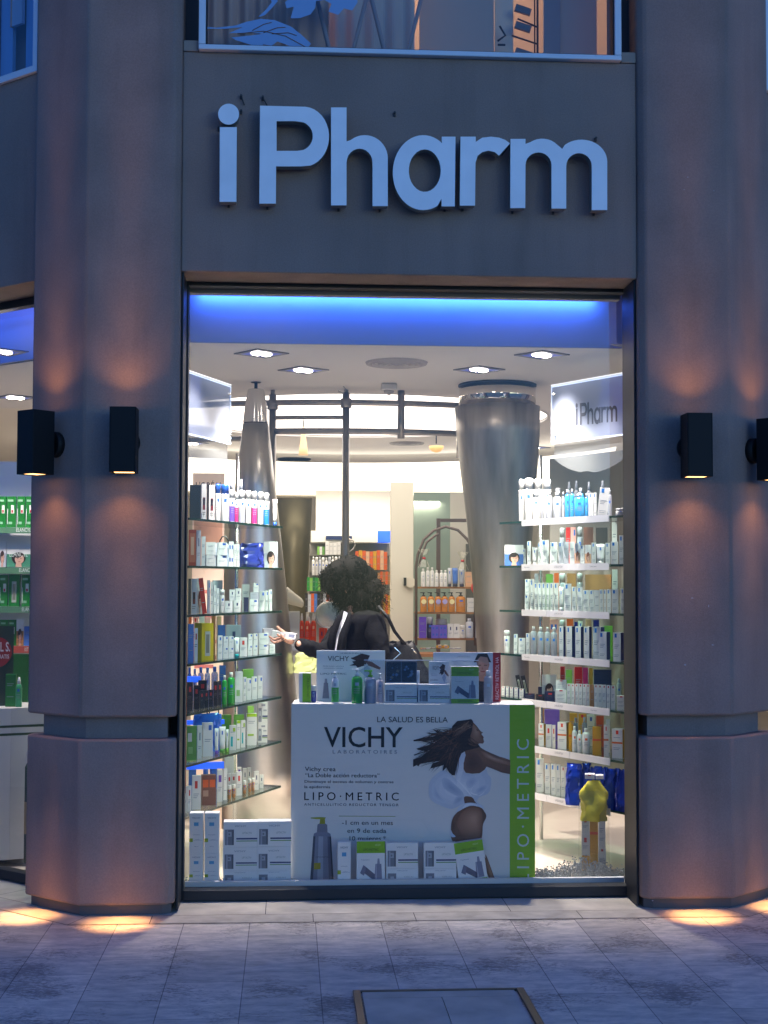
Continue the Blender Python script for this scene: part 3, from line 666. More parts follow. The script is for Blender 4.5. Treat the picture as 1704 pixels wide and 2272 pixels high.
steel_dark = mat('dark_brushed_steel', (.36, .325, .285), .42, .95, bump=.3, bscale=25, var=.42, vscale=1.6, stretch=(5, 5, .8))
def inv_cone(loc, prof, label, zc_, sheer=0.0, cmat=None):
    t = thing('inverted_cone', label, 'column', loc)
    cmb = MB().lathe(prof, n=56)
    if sheer: cmb.v = [(x + (prof[-1][1] - z) * sheer, y, z) for x, y, z in cmb.v]
    cmb.build('cone', cmat or steel_dark, t)
    r = prof[-1][0] * .90
    MB().lathe([(r, prof[-1][1] + .001), (r, zc_ - loc[2] - .012)], n=48).build('collar', mat('mirror_collar', (.78, .72, .64), .05, 1.0), t)
    MB().lathe([(r * 1.02, zc_ - loc[2] - .012), (r * 1.02, zc_ - loc[2])], n=48).build('shadow_gap', darkmetal, t)
    return t
inv_cone((1.335, 2.35, FZ), [(.15, 0), (.155, .5), (.165, 1.09), (.178, 1.38), (.196, 1.67), (.22, 1.96), (.250, 2.25), (.268, 2.45), (.275, 2.635)], 'large steel column widening upward behind the right shelves', CZ, .022)
inv_cone((.045, 8.1, FZ), [(.10, 0), (.11, .6), (.135, 1.2), (.165, 1.8), (.19, 2.39)], 'distant bronze-toned column widening upward behind the left shelves', CZ, 0, mat('bronze_steel', (.26, .23, .15), .42, .9, var=.2, vscale=2))
# ---------------- glass shelves on both sides
gshelf = [glass_mat('shelf_glass', (.80, .90, .86), 1.2), mat('shelf_edge', (.012, .05, .04), .15)]
LN = P(417, 1300, .50); LF = P(622, 1300, 1.58)
RN = P(1388, 1300, .52); RF = P(1112, 1300, 1.52)
def line_pt(N, Fp, px, off=0.0, side=1):
    d = Vector((Fp.x - N.x, Fp.y - N.y)).normalized(); nn = Vector((d.y, -d.x)) * side     # nn points into the room when side=+1 (left wall)
    lo, hi = -.4, 2.0
    f = lambda t: pj((N.x + d.x * t + nn.x * off, N.y + d.y * t + nn.y * off, 1.3))[0]
    inc = f(hi) > f(lo)
    for _ in range(40):
        m = (lo + hi) / 2
        if (f(m) < px) == inc: lo = m
        else: hi = m
    return Vector((N.x + d.x * lo + nn.x * off, N.y + d.y * lo + nn.y * off)), d, nn
zL = [P(417, y, .50).z for y in (1149, 1255, 1364, 1473, 1583, 1696.5, 1811)]
pR, _, _ = line_pt(RN, RF, 1353, 0, -1)
zR = [P(1353, y, pR.y).z for y in (1145, 1252, 1360.5, 1467, 1574.5, 1684, 1795)]
print('zL', [round(z, 3) for z in zL]); print('zR', [round(z, 3) for z in zR])
TIER = ['top', 'second', 'third', 'fourth', 'fifth', 'sixth', 'lowest']
lu = thing('shelf_unit', 'left bank of glass display shelves beside the steel cone', 'shelves'); ru = thing('shelf_unit', 'right bank of glass display shelves with white price rails', 'shelves')
for unit, N_, F_, side, zs in ((lu, LN, LF, 1, zL), (ru, RN, RF, -1, zR)):
    d = Vector((F_.x - N_.x, F_.y - N_.y)).normalized(); nn = Vector((d.y, -d.x)) * side
    a = Vector((N_.x, N_.y)) - d * .07 + nn * .012; b = Vector((F_.x, F_.y)) + nn * .012; w = .30
    for k, z in enumerate(zs):
        pts = [a, b, b - nn * w, a - nn * w]
        if side == 1: pts = [a - nn * w, a, b, b - nn * w]; pts.reverse()
        pts = [(p.x, p.y) for p in pts]
        ar = sum(pts[i][0] * pts[(i + 1) % 4][1] - pts[(i + 1) % 4][0] * pts[i][1] for i in range(4))
        if ar < 0: pts.reverse()
        mb = MB().prism(pts, z - .012, z); mb.m = [0, 0, 1, 1, 1, 1]
        mb.build('shelf', gshelf, unit)
    for off in (.28,):
        for tt in (.1, .98):
            L_ = (b - a).length; c = a + d * (L_ * tt) - nn * off
            MB().tube([(c.x, c.y, FZ), (c.x, c.y, 2.3)], .012, 10).build('upright', mat('polished_steel', (.75, .74, .72), .2, 1.0), unit)
for unit, N_, F_, side, zt_, o_ in ((ru, RN, RF, -1, 2.30, .46),):
    d = Vector((F_.x - N_.x, F_.y - N_.y)).normalized(); nn = Vector((d.y, -d.x)) * side; L_ = math.hypot(F_.x - N_.x, F_.y - N_.y)
    c = Vector((N_.x, N_.y)) + d * (L_ * .62) - nn * o_
    MB().box((c.x, c.y, (zt_ + .35) / 2), (L_ * 1.0, .012, zt_ - .35), math.atan2(d.y, d.x)).build('back_panel', mat('smoked_back_panel', (.24, .235, .20), .25, spec=.6), unit)
# price rails with the brand lettering
rail_m = mat('white_rail', (.82, .82, .80), .4); ink = mat('grey_ink', (.12, .12, .13), .6)
RP0, _, _ = line_pt(RN, RF, 1158, .02, -1); RP1, dR, nR = line_pt(RN, RF, 1353, .02, -1)
for k, z in enumerate(zR):
    mb = MB(); a, b = RP0, RP1; L_ = (b - a).length; ux = Vector(((b - a).x, (b - a).y, 0)).normalized(); nn = Vector((ux.y, -ux.x, 0))
    cuts = [0, .22, .56, .66, 1.0] if k % 2 else [0, .2, .3, .55, 1.0]
    for i, (q0, q1) in enumerate(zip(cuts[:-1], cuts[1:])):
        p0 = Vector((a.x, a.y, 0)) + ux * L_ * q0; p1 = Vector((a.x, a.y, 0)) + ux * (L_ * q1 - .002); o_ = .0012 * (i % 2)
        c = (p0 + p1) / 2 + nn * o_; mb.box((c.x, c.y, z - .012), ((p1 - p0).length, .004, .036), math.atan2(ux.y, ux.x))
    put_text(mb, 'LA ROCHE-POSAY', Vector((a.x, a.y, z - .016)) + ux * L_ * .40 + nn * .005, ux, (0, 0, 1), .011, 1, 'l', width=.075)
    if k in (0, 1, 3): put_text(mb, 'Pieles sensibles', Vector((a.x, a.y, z - .014)) + ux * L_ * .04 + nn * .005, ux, (0, 0, 1), .007, 1, 'l', width=.05)
    if k in (1, 4): put_text(mb, 'Cuidado intensivo', Vector((a.x, a.y, z - .014)) + ux * L_ * .8 + nn * .005, ux, (0, 0, 1), .007, 1, 'l', width=.055)
    mb.build('price_rail', [rail_m, ink], ru)

# frosted header panels over both shelf banks, scalloped sheets below
frost = frost_mat('frosted_acrylic', (.50, .56, .70), .60); frost2 = frost_mat('milky_acrylic', (.42, .45, .45), .42)
edge_m = mat('lit_acrylic_edge', (.7, .8, 1), .3, emit=(.6, .75, 1), es=.7)
def header(pn, pf_, side, text):
    (nx, ny1, ny2, yn), (fx, fy1, fy2, yf) = pn, pf_
    a1 = P(nx, ny1, yn); a2 = P(nx, ny2, yn); b1 = P(fx, fy1, yf); b2 = P(fx, fy2, yf)
    zt = (a1.z + b1.z) / 2; zb = (a2.z + b2.z) / 2
    a = Vector((a1.x, a1.y, 0)); b = Vector((b1.x, b1.y, 0)); 
    if side == 1: L_, R_ = a, b
    else: L_, R_ = b, a
    d = (R_ - L_).normalized(); 
    if side == 1: L_ = L_ - d * .18
    else: R_ = R_ + d * .18
    w = (R_ - L_).length
    t = thing('header_panel', ('frosted header panel lettered i Pharm above the right shelves' if text else 'plain frosted header panel above the left shelves'), 'sign panel', tuple(L_ + Vector((0, 0, zb))), math.atan2(d.y, d.x))
    h = zt - zb
    MB().bx(0, w, -.004, .004, 0, h).build('sheet', frost, t)
    e = MB(); e.bx(0, w, -.006, .006, -.008, -.0005); e.bx(0, w, -.006, .006, h + .0005, h + .008)
    x_ = w + .0005 if side == 1 else -.006
    e.bx(x_, x_ + .0055, -.006, .006, -.008, h + .008); e.build('lit_edge', edge_m, t)
    s_ = MB(); n = int(w / .012)
    for i in range(n): s_.box((i * .012 + .005, -.012, h + .012), (.005, .005, .005))
    s_.build('bead_light', emis('bead_glow', (.8, .88, 1), 2.0), t)
    for z in (.04, h - .04): MB().tube([(w - .03 if side == 1 else .03, -.02, z), (w - .03 if side == 1 else .03, .05, z)], .006, 8).build('bolt', chrome, t)
    sc = MB(); top = -.009; N = 24
    xs = [w * i / N for i in range(N + 1)]
    f = lambda u: -(.075 + .115 * max(0, math.sin(math.pi * min(1, .02 + .93 * ((1 - u) if side == 1 else u) / .8))) ** .7 - .012 * math.exp(-(((((1 - u) if side == 1 else u) / .8) - .45) / .05) ** 2))
    for i in range(N):
        u0, u1 = xs[i] / w, xs[i + 1] / w
        sc.quad([(xs[i], .012, f(u0)), (xs[i + 1], .012, f(u1)), (xs[i + 1], .012, top), (xs[i], .012, top)], 0, True)
    sc.build('scalloped_sheet', frost2, t)
    lamp('header_light', 'AREA', (w / 2, -.03, h + .02), .15, (.7, .8, 1), (0, 0, 0), w * .9, parent=t, sy=.01)
    if text:
        gx = MB()
        def s_at(px):
            lo, hi = -.2, 1.5
            for _ in range(40):
                m_ = (lo + hi) / 2
                if pj(L_ + d * m_ + Vector((0, 0, zb + h * .5)))[0] < px: lo = m_
                else: hi = m_
            return lo
        sa, sb_ = s_at(1279), s_at(1371)
        for k in 'iPharm':
            for nm in ([k, 'dot'] if k == 'i' else [k]):
                pls = [[(q[0] / 1600, -q[1] / 1600) for q in pl] for pl in LET[nm]]
                me = fill_mesh(pls); s0 = (sb_ - sa) / .969; ox = sa - s0 * .03
                gx.mesh(me, Matrix(((s0, 0, 0, ox), (0, 0, -1, -.0056), (0, .5, 0, h * .70), (0, 0, 0, 1))))
        gx.build('lettering', mat('grey_lettering', (.05, .05, .06), .5), t)
header((413.7, 829, 961, .72), (510, 858, 982, 1.28), 1, False)
header((1386, 830.5, 960, .72), (1226, 862, 984.5, 1.25), -1, True)
# ================================================================ PRODUCTS ON THE SHELVES
CN = {'f0efe9': 'white', 'e4e2dc': 'off-white', 'c9ccd2': 'pale grey', 'a8adb8': 'grey', '1c1a22': 'black', '2c1f1e': 'dark brown', '2f62c4': 'blue', '4a78c8': 'blue', '6f4fc0': 'purple', 'c43078': 'pink', '2277b8': 'blue',
      'b03a20': 'red', 'e0c81e': 'yellow', '2f9a3a': 'green', '8ac850': 'light green', '6ea84a': 'green', '7a4a3a': 'brown', 'f0a8a0': 'pale pink', '3a9ad8': 'sky blue', '2f9ae0': 'bright blue', '1a1f78': 'navy', 'd8a018': 'golden', 'b07a48': 'amber', '262a4c': 'dark navy', '18b0b8': 'teal', 'd02020': 'red', 'e06020': 'orange', 'd9d4f0': 'lilac', '187838': 'deep green', 'e8b890': 'peach'}
def cname(h): return CN.get(h, 'pale')
SHELF_GROUP = {1: 'goods on the left glass shelves', -1: 'goods on the right glass shelves'}
def carton_mb(w, d, h, col, marks=(), side=None):
    hx = [col]; mb = MB().bx(-w / 2, w / 2, 0, d, 0, h, 0)
    def mi(c):
        if c not in hx: hx.append(c)
        return hx.index(c)
    if side:
        for s in (-1, 1):
            x = s * (w / 2 + .0006); pts = [(x, .0006, .001), (x, d - .0006, .001), (x, d - .0006, h - .001), (x, .0006, h - .001)]
            mb.quad(pts if s > 0 else pts[::-1], mi(side))
    for i, mk in enumerate(marks):
        u0, u1, v0, v1, c = mk[:5]; y = -.0006 - .0004 * i
        mb.quad([(-w / 2 + u0 * w, y, v0 * h), (-w / 2 + u1 * w, y, v0 * h), (-w / 2 + u1 * w, y, v1 * h), (-w / 2 + u0 * w, y, v1 * h)], mi(c))
    return mb, hx
TXT = 'b4b4b8'
def lines(v0, n, c='9a9aa2', u0=.15, u1=.8, st=.055):
    return [(u0, u1 - .12 * (i % 3), v0 - i * st, v0 - i * st + .018, c) for i in range(n)]
STY = {
 'sq': [(.38, .68, .80, .93, '2f62c4')] + lines(.62, 3) + lines(.28, 2),
 'sqs': [(.55, .85, .78, .93, '2f62c4')] + lines(.5, 2),
 'lrp': [(.2, .48, .82, .96, '1f78d0')] + lines(.55, 3) + lines(.2, 2),
 'dk': [(.25, .75, .28, .62, '7a2a30'), (.3, .7, .42, .60, '241c24')] + lines(.2, 2, '8a8078'),
 'win': [(.28, .72, .12, .78, 'c9c9b8'), (.36, .64, .2, .7, '8a8a78')],
 'redd': [(.3, .7, .66, .84, 'c83028')] + lines(.5, 2, '6a5a52'),
 'lime': [(.0, 1, .9, 1, 'a8d028'), (.1, .7, .3, .36, 'a8c83a')] + lines(.75, 2),
 'teal': [(.2, .5, .15, .55, '18b0b8'), (.5, .85, .75, .9, 'a8c83a')] + lines(.72, 1),
 'pict': [(.05, .38, .1, .75, '8a8f98'), (.13, .30, .38, .62, 'c8ccd2'), (.45, 1, .32, .40, '3a4a78'), (.45, 1, .25, .30, '8aa868'), (.35, .75, .84, .93, '9a9aa2'), (.55, .9, .6, .68, 'b4b4b8')],
 'orsq': [(.08, .46, .6, .85, 'e06020'), (.54, .92, .6, .85, 'e06020'), (.08, .46, .3, .5, 'b8907a')],
 'redm': [(.3, .62, .62, .84, 'd84030')] + lines(.45, 3),
 'pur': [(.2, .75, .62, .84, '7050b0')] + lines(.45, 3),
 'redt': [(.35, .65, .88, .97, 'd02020')] + lines(.6, 3) + lines(.3, 2),
 'ant': [(.38, .62, .82, .95, 'e04020'), (0, 1, .50, .56, 'e07020')] + lines(.7, 1) + lines(.35, 2),
 'band': [(0, 1, .50, .57, 'e05a18')],
 'art': [(.1, .9, .1, .9, 'c86a48'), (.3, .7, .3, .8, 'e0b090')],
 'sq2': [(.15, .38, .2, .35, '2f62c4'), (.6, .83, .2, .35, '2f62c4'), (.15, .38, .7, .85, '2f62c4'), (.6, .83, .7, .85, '2f62c4')],
 'tiny': [(.42, .62, .55, .78, '3a3f6a')] + lines(.35, 2),
 'plain': lines(.7, 2) + lines(.3, 1),
 'green2': [(.1, .5, .55, .8, 'e8f0e0'), (.15, .6, .2, .4, '9ac878')],
 'none': [],
}
FEAT = {'sq': ' with blue square', 'sqs': ' with small blue square', 'lrp': ' with blue top mark', 'dk': ' with dark window', 'win': ' with cut-out window', 'redd': ' with red print', 'lime': ' with lime top', 'teal': ' with teal figure', 'pict': ' with jar picture', 'orsq': ' with orange squares', 'redm': ' with red mark', 'pur': ' with purple mark', 'redt': ' with red top mark', 'ant': ' with orange ribbon band', 'band': ' with orange band', 'art': ' with warm portrait print', 'sq2': ' with four blue squares', 'tiny': ' with small dark mark', 'plain': '', 'green2': ' with pale print', 'none': ''}
_md = {}
def mesh_obj(mb, name, mats, parent=None, loc=None, rz=None):
    return mb.build(name, mats, parent, loc=loc, rz=rz)
def bottle_mbs(w, h, kind):
    r = w / 2; mb = MB(); cap = MB()
    if kind == 'tall':            # smooth aerosol with domed cap
        mb.lathe([(r * .94, 0), (r, .004), (r, h * .72), (r * .97, h * .74)], n=18); cap.lathe([(r * .96, h * .742), (r * .98, h * .95), (r * .85, h * .99), (r * .5, h)], n=18)
    elif kind == 'lip':
        mb.lathe([(r * .94, 0), (r, .004), (r, h * .76), (r * .8, h * .82), (r * .45, h * .84)], n=18); cap.lathe([(r * .5, h * .842), (r * .5, h * .985), (r * .42, h)], n=14)
    elif kind == 'spray':
        mb.lathe([(r * .94, 0), (r, .004), (r, h * .62), (r * .85, h * .72), (r * .5, h * .78)], n=18); cap.lathe([(r * .55, h * .782), (r * .5, h * .9), (r * .36, h * .93), (r * .32, h)], n=14)
    elif kind == 'pump':
        mb.lathe([(r * .94, 0), (r, .004), (r, h * .68), (r * .8, h * .76), (r * .4, h * .79)], n=18)
        cap.lathe([(r * .45, h * .792), (r * .45, h * .85), (r * .2, h * .86), (r * .2, h * .94), (r * .35, h * .945), (r * .35, h)], n=12).box((-r * .5, 0, h * .975), (r * 1.1, r * .35, h * .04))
    elif kind == 'tube':          # squeezed tube standing on its cap
        cap.lathe([(r * .8, 0), (r * .8, h * .16)], n=16)
        n = 16; rows = 5; k = 0
        for j in range(rows + 1):
            t = j / rows; z = h * (.162 + .838 * t); ry = r * (.8 * (1 - t) + .08 * t); rx = r * (.85 * (1 - t) + 1.0 * t)
            for i in range(n): a = 2 * math.pi * i / n; mb.v.append((rx * math.cos(a), ry * math.sin(a), z))
        for j in range(rows):
            for i in range(n): mb.f.append((j * n + i, j * n + (i + 1) % n, (j + 1) * n + (i + 1) % n, (j + 1) * n + i)); mb.m.append(0); mb.sm.append(True)
        mb.f.append(tuple(reversed(range(n)))); mb.m.append(0); mb.sm.append(False); mb.f.append(tuple(rows * n + i for i in range(n))); mb.m.append(0); mb.sm.append(False)
    elif kind == 'jar':
        mb.lathe([(r * .9, 0), (r, .006), (r, h * .62), (r * .9, h * .68)], n=20); cap.lathe([(r * .98, h * .682), (r * .98, h * .97), (r * .9, h)], n=20)
    return mb, cap
KW = {'tall': 'bottle', 'lip': 'bottle', 'spray': 'spray bottle', 'pump': 'pump bottle', 'tube': 'tube', 'jar': 'jar'}
def product(kind, w, h, loc, rz, label, group, col='f0efe9', sty='sq', cap=None, low=None, side=None, dp=.6, tilt=0, mark='2f62c4', cat=None):
    """kind c = carton, f = picture card, others = bottles"""
    if kind == 'c':
        d = w * dp; mb, hx = carton_mb(w, d, h, col, STY[sty], side)
        o = mb.build('product_box', [cm(x, .4) for x in hx], loc=loc, rz=rz)
        if tilt: o.rotation_euler.y = tilt
        return tag(o, label, cat or 'box', group)
    if kind == 'f':
        t = MB(); t.bx(-w / 2, w / 2, 0, .006, 0, h, 0); y = -.0008
        def pl(pts, m): 
            nonlocal y
            y -= .0004; t.quad([(-w / 2 + u * w, y, v * h) for u, v in pts], m)
        el = lambda cx, cy, rx, ry, n=14: [(cx + rx * math.cos(2 * math.pi * i / n), cy + ry * math.sin(2 * math.pi * i / n)) for i in range(n)]
        pl([(0, 0), (1, 0), (1, .55), (0, .55)], 1)
        pl(el(.5, .38, .30, .26), 2); pl([(.36, 0), (.64, 0), (.6, .22), (.4, .22)], 3); pl(el(.53, .34, .20, .21), 3); pl(el(.45, .50, .20, .10), 2)
        pl(el(.47, .36, .03, .012, 8), 4); pl(el(.6, .36, .03, .012, 8), 4); pl(el(.54, .23, .05, .012, 8), 5)
        o = t.build('picture_card', [cm('eceae6'), cm(col), cm(sty if sty in ('3a2420', '8a4028', '2a1c18') else '3a2420'), cm('e0b098'), cm('2a1c18'), cm('b04038')], loc=loc, rz=rz)
        return tag(o, label, cat or 'card', group)
    mb, cp = bottle_mbs(w, h, kind)
    if low:                                   # coloured lower half printed on the body
        r = w / 2; z1 = h * .5
        mb.lathe([(r * 1.006, .006), (r * 1.006, z1)], n=18, m=1, caps=False)
    r = w / 2; 
    if kind != 'tube':
        z0 = h * (.52 if not low else .55); mb.lathe([(r * 1.01, z0), (r * 1.01, z0 + h * .09)], n=4, m=2, caps=False, a0=R(250), a1=R(290))
        for j in range(3): mb.lathe([(r * 1.012, h * (.42 - .06 * j)), (r * 1.012, h * (.42 - .06 * j) + .0025)], n=6, m=3, caps=False, a0=R(235), a1=R(300))
    else:
        mb.quad([(-r * .25, -r * .45, h * .7), (r * .1, -r * .45, h * .7), (r * .1, -r * .32, h * .84), (-r * .25, -r * .32, h * .84)], 2)
    t = thing('product_bottle' if kind != 'tube' else 'product_tube', label, cat or ('tube' if kind == 'tube' else 'bottle'), loc, rz, group)
    bm = cm(col, .3) if sty != 'clear' else mat('clear_plastic_' + col, hexc(col), .08, spec=.6, alpha=.62)
    mb.build('body', [bm, cm(low or col, .3), cm(mark), cm('9a9aa2')], t)
    cp.build('cap', cm(cap or col, .35), t)
    return t
def shelf_row(side, k, conv, items, rear=False):
    N_, F_ = (LN, LF) if side == 1 else (RN, RF); z = (zL if side == 1 else zR)[k]
    rng = random.Random(k * 7 + side); prods = []
    cnt = {}
    items = sorted(items, key=lambda it: (it[0] + it[1]) / 2)
    order = items if side == 1 else items[::-1]
    for i, it in enumerate(order):
        u0, u1, vt, kind = it[:4]; op = dict(it[4]) if len(it) > 4 else {}
        x0, yt = conv(u0, vt); x1, _ = conv(u1, vt); xc = (x0 + x1) / 2
        back = op.pop('back', 0.0); lift = op.pop('lift', None); vb = op.pop('vb', None)
        off = -.045 - back
        p, d, nn = line_pt(N_, F_, xc, off, side)
        dep = (Vector((p.x, p.y, z)) - CAM).dot(fw); W = (x1 - x0) * dep / F
        ang = math.atan2(d.y, d.x)
        rz = op.pop('rz', (R(8 + rng.uniform(-5, 9)) if side == 1 else R(-8 - rng.uniform(-5, 9))))
        zb = z + .0005
        if vb is not None: zb = P(xc, conv(0, vb)[1], p.y).z
        base = pj((p.x, p.y, zb)); h = max(.02, (base[1] - yt) * dep / F)
        if kind == 'c': dp = op.get('dp', .6); W = W / (math.cos(rz) + dp * abs(math.sin(rz)))
        else: W *= .98
        col = op.get('col', 'f0efe9'); kw = 'carton' if kind == 'c' else 'picture card' if kind == 'f' else KW[kind]
        word = 'clear' if op.get('sty') == 'clear' else cname(col)
        feat = FEAT.get(op.get('sty', 'sq'), '') if kind == 'c' else (' with %s cap' % cname(op['cap']) if op.get('cap') and kind not in 'f' and op['cap'] != col else (' with %s base' % cname(op['low']) if op.get('low') else ''))
        lb = '%s %s%s, %s from the window %s %s %s shelf' % (word, kw, feat if not rear else '', ORD[i], 'on the' if not rear else 'at back of the', TIER[k], 'left' if side == 1 else 'right')
        product(kind, W, h, (p.x, p.y, zb), rz, lb, SHELF_GROUP[side], **op)
c1 = lambda u, v: (380 + u / 4.366, 1000 + v / 4.366)
c2l = lambda u, v: (380 + u / 4.097, 1450 + v / 4.097)
c4 = lambda u, v: (1050 + u / 4.366, 1000 + v / 4.366)
c5 = lambda u, v: (1050 + u / 4.097, 1450 + v / 4.097)
D = dict
shelf_row(1, 0, c1, [(165, 278, 330, 'c', D(col='1c1a22', sty='none')), (280, 332, 318, 'c', D(col='e4e2dc', sty='dk')), (334, 354, 325, 'c', D(col='2c1f1e', sty='none')), (355, 412, 330, 'c', D(col='e4e2dc', sty='dk')),
 (415, 468, 320, 'tall', D(cap='2f62c4')), (470, 550, 325, 'tall', D(cap='2f62c4')), (540, 600, 280, 'spray', D(col='c9ccd2', cap='a8adb8', back=.13, sty='clear')), (553, 604, 380, 'tall', D(low='6f4fc0')), (604, 642, 400, 'tall', D(low='c43078')),
 (632, 700, 278, 'spray', D(col='a8adb8', cap='a8adb8', back=.13, sty='clear')), (642, 708, 385, 'tall', D(low='a8adb8')), (710, 765, 385, 'tall'), (766, 824, 395, 'tall', D(low='c43078')), (830, 885, 400, 'tall'), (886, 942, 410, 'tall', D(low='2277b8')), (975, 1020, 470, 'tube', D(cap='2f62c4'))])
shelf_row(1, 1, c1, [(160, 235, 765, 'c', D(col='b03a20', sty='art')), (236, 280, 770, 'c', D(col='c9ccd2', sty='tiny')), (285, 325, 830, 'c', D(sty='plain')), (328, 428, 1010, 'c', D(col='e4e2dc', sty='plain')), (328, 428, 885, 'c', D(sty='plain', vb=1008)), (432, 545, 1012, 'c', D(sty='sqs')), (432, 540, 888, 'c', D(sty='sqs', vb=1010)),
 (550, 600, 880, 'c', D(sty='sq2')), (602, 628, 905, 'c', D(sty='plain')), (630, 657, 905, 'c', D(sty='plain')), (892, 1028, 880, 'f', D(col='c9ccd2', sty='3a2420'))])
shelf_row(1, 2, c1, [(162, 190, 1240, 'c', D(col='2c1f1e', sty='none')), (192, 245, 1240, 'c', D(col='c9ccd2', sty='dk')), (244, 305, 1235, 'f', D(col='e4e2dc', sty='8a4028', back=.05)), (300, 345, 1232, 'c', D(col='d02020', sty='plain', dp=.3, tilt=-.12)), (345, 375, 1255, 'c', D(col='a8adb8', sty='sqs')), (376, 405, 1270, 'c', D(sty='tiny')), (400, 500, 1255, 'c', D(col='a8adb8', sty='tiny', back=.14)), (408, 435, 1300, 'c', D(sty='tiny')), (437, 462, 1330, 'c', D(sty='tiny')),
 (465, 515, 1345, 'tall', D(col='e4e2dc')), (516, 595, 1455, 'c', D(sty='tiny')), (597, 676, 1450, 'c', D(sty='tiny')), (560, 618, 1345, 'c', D(sty='tiny', vb=1452)), (620, 678, 1335, 'c', D(sty='tiny', vb=1450)), (682, 758, 1295, 'c', D(sty='plain', back=.1)), (700, 748, 1420, 'c', D(col='262a4c', sty='none')), (752, 845, 1440, 'c', D(sty='sqs')), (760, 845, 1372, 'c', D(col='c9ccd2', sty='plain', vb=1440)), (790, 848, 1282, 'c', D(sty='sqs', vb=1370)), (850, 905, 1360, 'c', D(sty='sqs')), (907, 940, 1355, 'c', D(sty='sqs')), (942, 975, 1345, 'c', D(sty='sqs'))])
shelf_row(1, 3, c1, [(162, 222, 1680, 'c', D(col='4a78c8', sty='plain')), (226, 258, 1720, 'c', D(sty='redd')), (262, 445, 1672, 'c', D(col='e0c81e', sty='win', rz=R(38), dp=.9)), (450, 502, 1792, 'c', D()), (503, 556, 1905, 'c', D(sty='sqs')), (557, 608, 1905, 'c', D(sty='sqs')), (505, 556, 1800, 'c', D(sty='sqs', vb=1903)), (557, 610, 1800, 'c', D(sty='sqs', vb=1903)), (450, 525, 1690, 'c', D(col='4a78c8', sty='none', back=.15)), (530, 680, 1690, 'c', D(col='a8adb8', sty='tiny', back=.15)),
 (612, 662, 1812, 'tube', D(cap='18b0b8')), (664, 740, 1812, 'c', D(sty='redm')), (742, 790, 1885, 'c', D(sty='sqs')), (792, 840, 1880, 'c', D(sty='sqs')), (745, 792, 1775, 'c', D(sty='sqs', vb=1885)), (795, 842, 1772, 'c', D(sty='sqs', vb=1880)), (845, 945, 1878, 'c', D(sty='sqs')), (845, 945, 1768, 'c', D(sty='sqs', vb=1876)), (890, 1000, 1725, 'c', D(col='c9ccd2', sty='plain', back=.14)), (950, 1010, 1878, 'c', D(sty='plain'))])
shelf_row(1, 4, c2l, [(148, 205, 262, 'c', D(col='2c1f1e', sty='redd')), (208, 262, 290, 'c', D(col='2c1f1e', sty='redd')), (264, 305, 340, 'c', D(col='1c1a22', sty='redd')), (306, 345, 335, 'c', D(col='1c1a22', sty='redd')), (346, 385, 330, 'c', D(col='1c1a22', sty='redd')), (388, 428, 255, 'c', D(col='2c1f1e', sty='redd')), (430, 464, 250, 'c', D(col='2c1f1e', sty='redd')), (250, 330, 245, 'c', D(col='1c1a22', sty='redd', back=.13)), (465, 512, 200, 'lip', D(col='2f9a3a', cap='f0efe9')), (513, 583, 172, 'lip', D(col='2f9a3a', cap='f0efe9')), (585, 657, 168, 'c', D(col='f0efe9', sty='green2')), (658, 690, 215, 'c', D()), (691, 735, 228, 'c', D(sty='sqs')), (736, 788, 212, 'c', D(sty='sqs')), (790, 835, 205, 'c', D(sty='sqs')), (650, 760, 145, 'c', D(col='8ac850', sty='none', back=.14))])
shelf_row(1, 5, c2l, [(148, 245, 662, 'c', D(col='6ea84a', sty='green2')), (247, 290, 655, 'c', D(sty='tiny')), (292, 395, 632, 'c', D(sty='sqs')), (402, 440, 680, 'tube', D(cap='6f4fc0')), (442, 503, 665, 'tube', D(cap='6ea84a')), (504, 530, 690, 'tube', D(cap='8ac850')), (536, 600, 655, 'c', D(sty='teal')), (602, 638, 612, 'c', D(sty='lime')), (640, 684, 608, 'c', D(sty='teal')), (690, 788, 548, 'c', D(sty='lime')), (790, 885, 642, 'c', D(sty='pict')), (790, 885, 448, 'c', D(sty='pict', vb=640)), (575, 670, 560, 'c', D(col='8ac850', sty='none', back=.14))])
shelf_row(1, 6, c2l, [(112, 160, 1212, 'c', D(sty='redm')), (162, 200, 1205, 'c', D(sty='redm')), (202, 284, 1112, 'c', D(sty='redm')), (286, 425, 1108, 'c', D(col='7a4a3a', sty='orsq')), (430, 482, 1062, 'c', D(sty='pur')), (484, 520, 1050, 'c', D(sty='plain')), (522, 556, 1095, 'c', D(sty='redd', back=.06)), (560, 598, 1090, 'c', D(sty='redd', back=.06)), (524, 558, 1195, 'jar', D(col='b07a48', cap='f0efe9')), (562, 596, 1188, 'jar', D(col='b07a48', cap='f0efe9')), (600, 658, 1078, 'c', D(sty='redm')), (662, 692, 1155, 'jar', D(col='b07a48', cap='f0efe9')), (660, 700, 1045, 'c', D(sty='tiny', back=.1)), (702, 738, 1040, 'c', D(sty='tiny', back=.1)), (710, 738, 1140, 'jar', D(col='b07a48', cap='f0efe9')), (740, 768, 1132, 'jar', D(col='b07a48', cap='f0efe9')), (760, 810, 1072, 'c', D(sty='tiny')), (812, 850, 1105, 'c', D(sty='tiny')), (495, 585, 945, 'c', D(col='e4e2dc', sty='none', back=.15))])
L_ = D(sty='lrp')
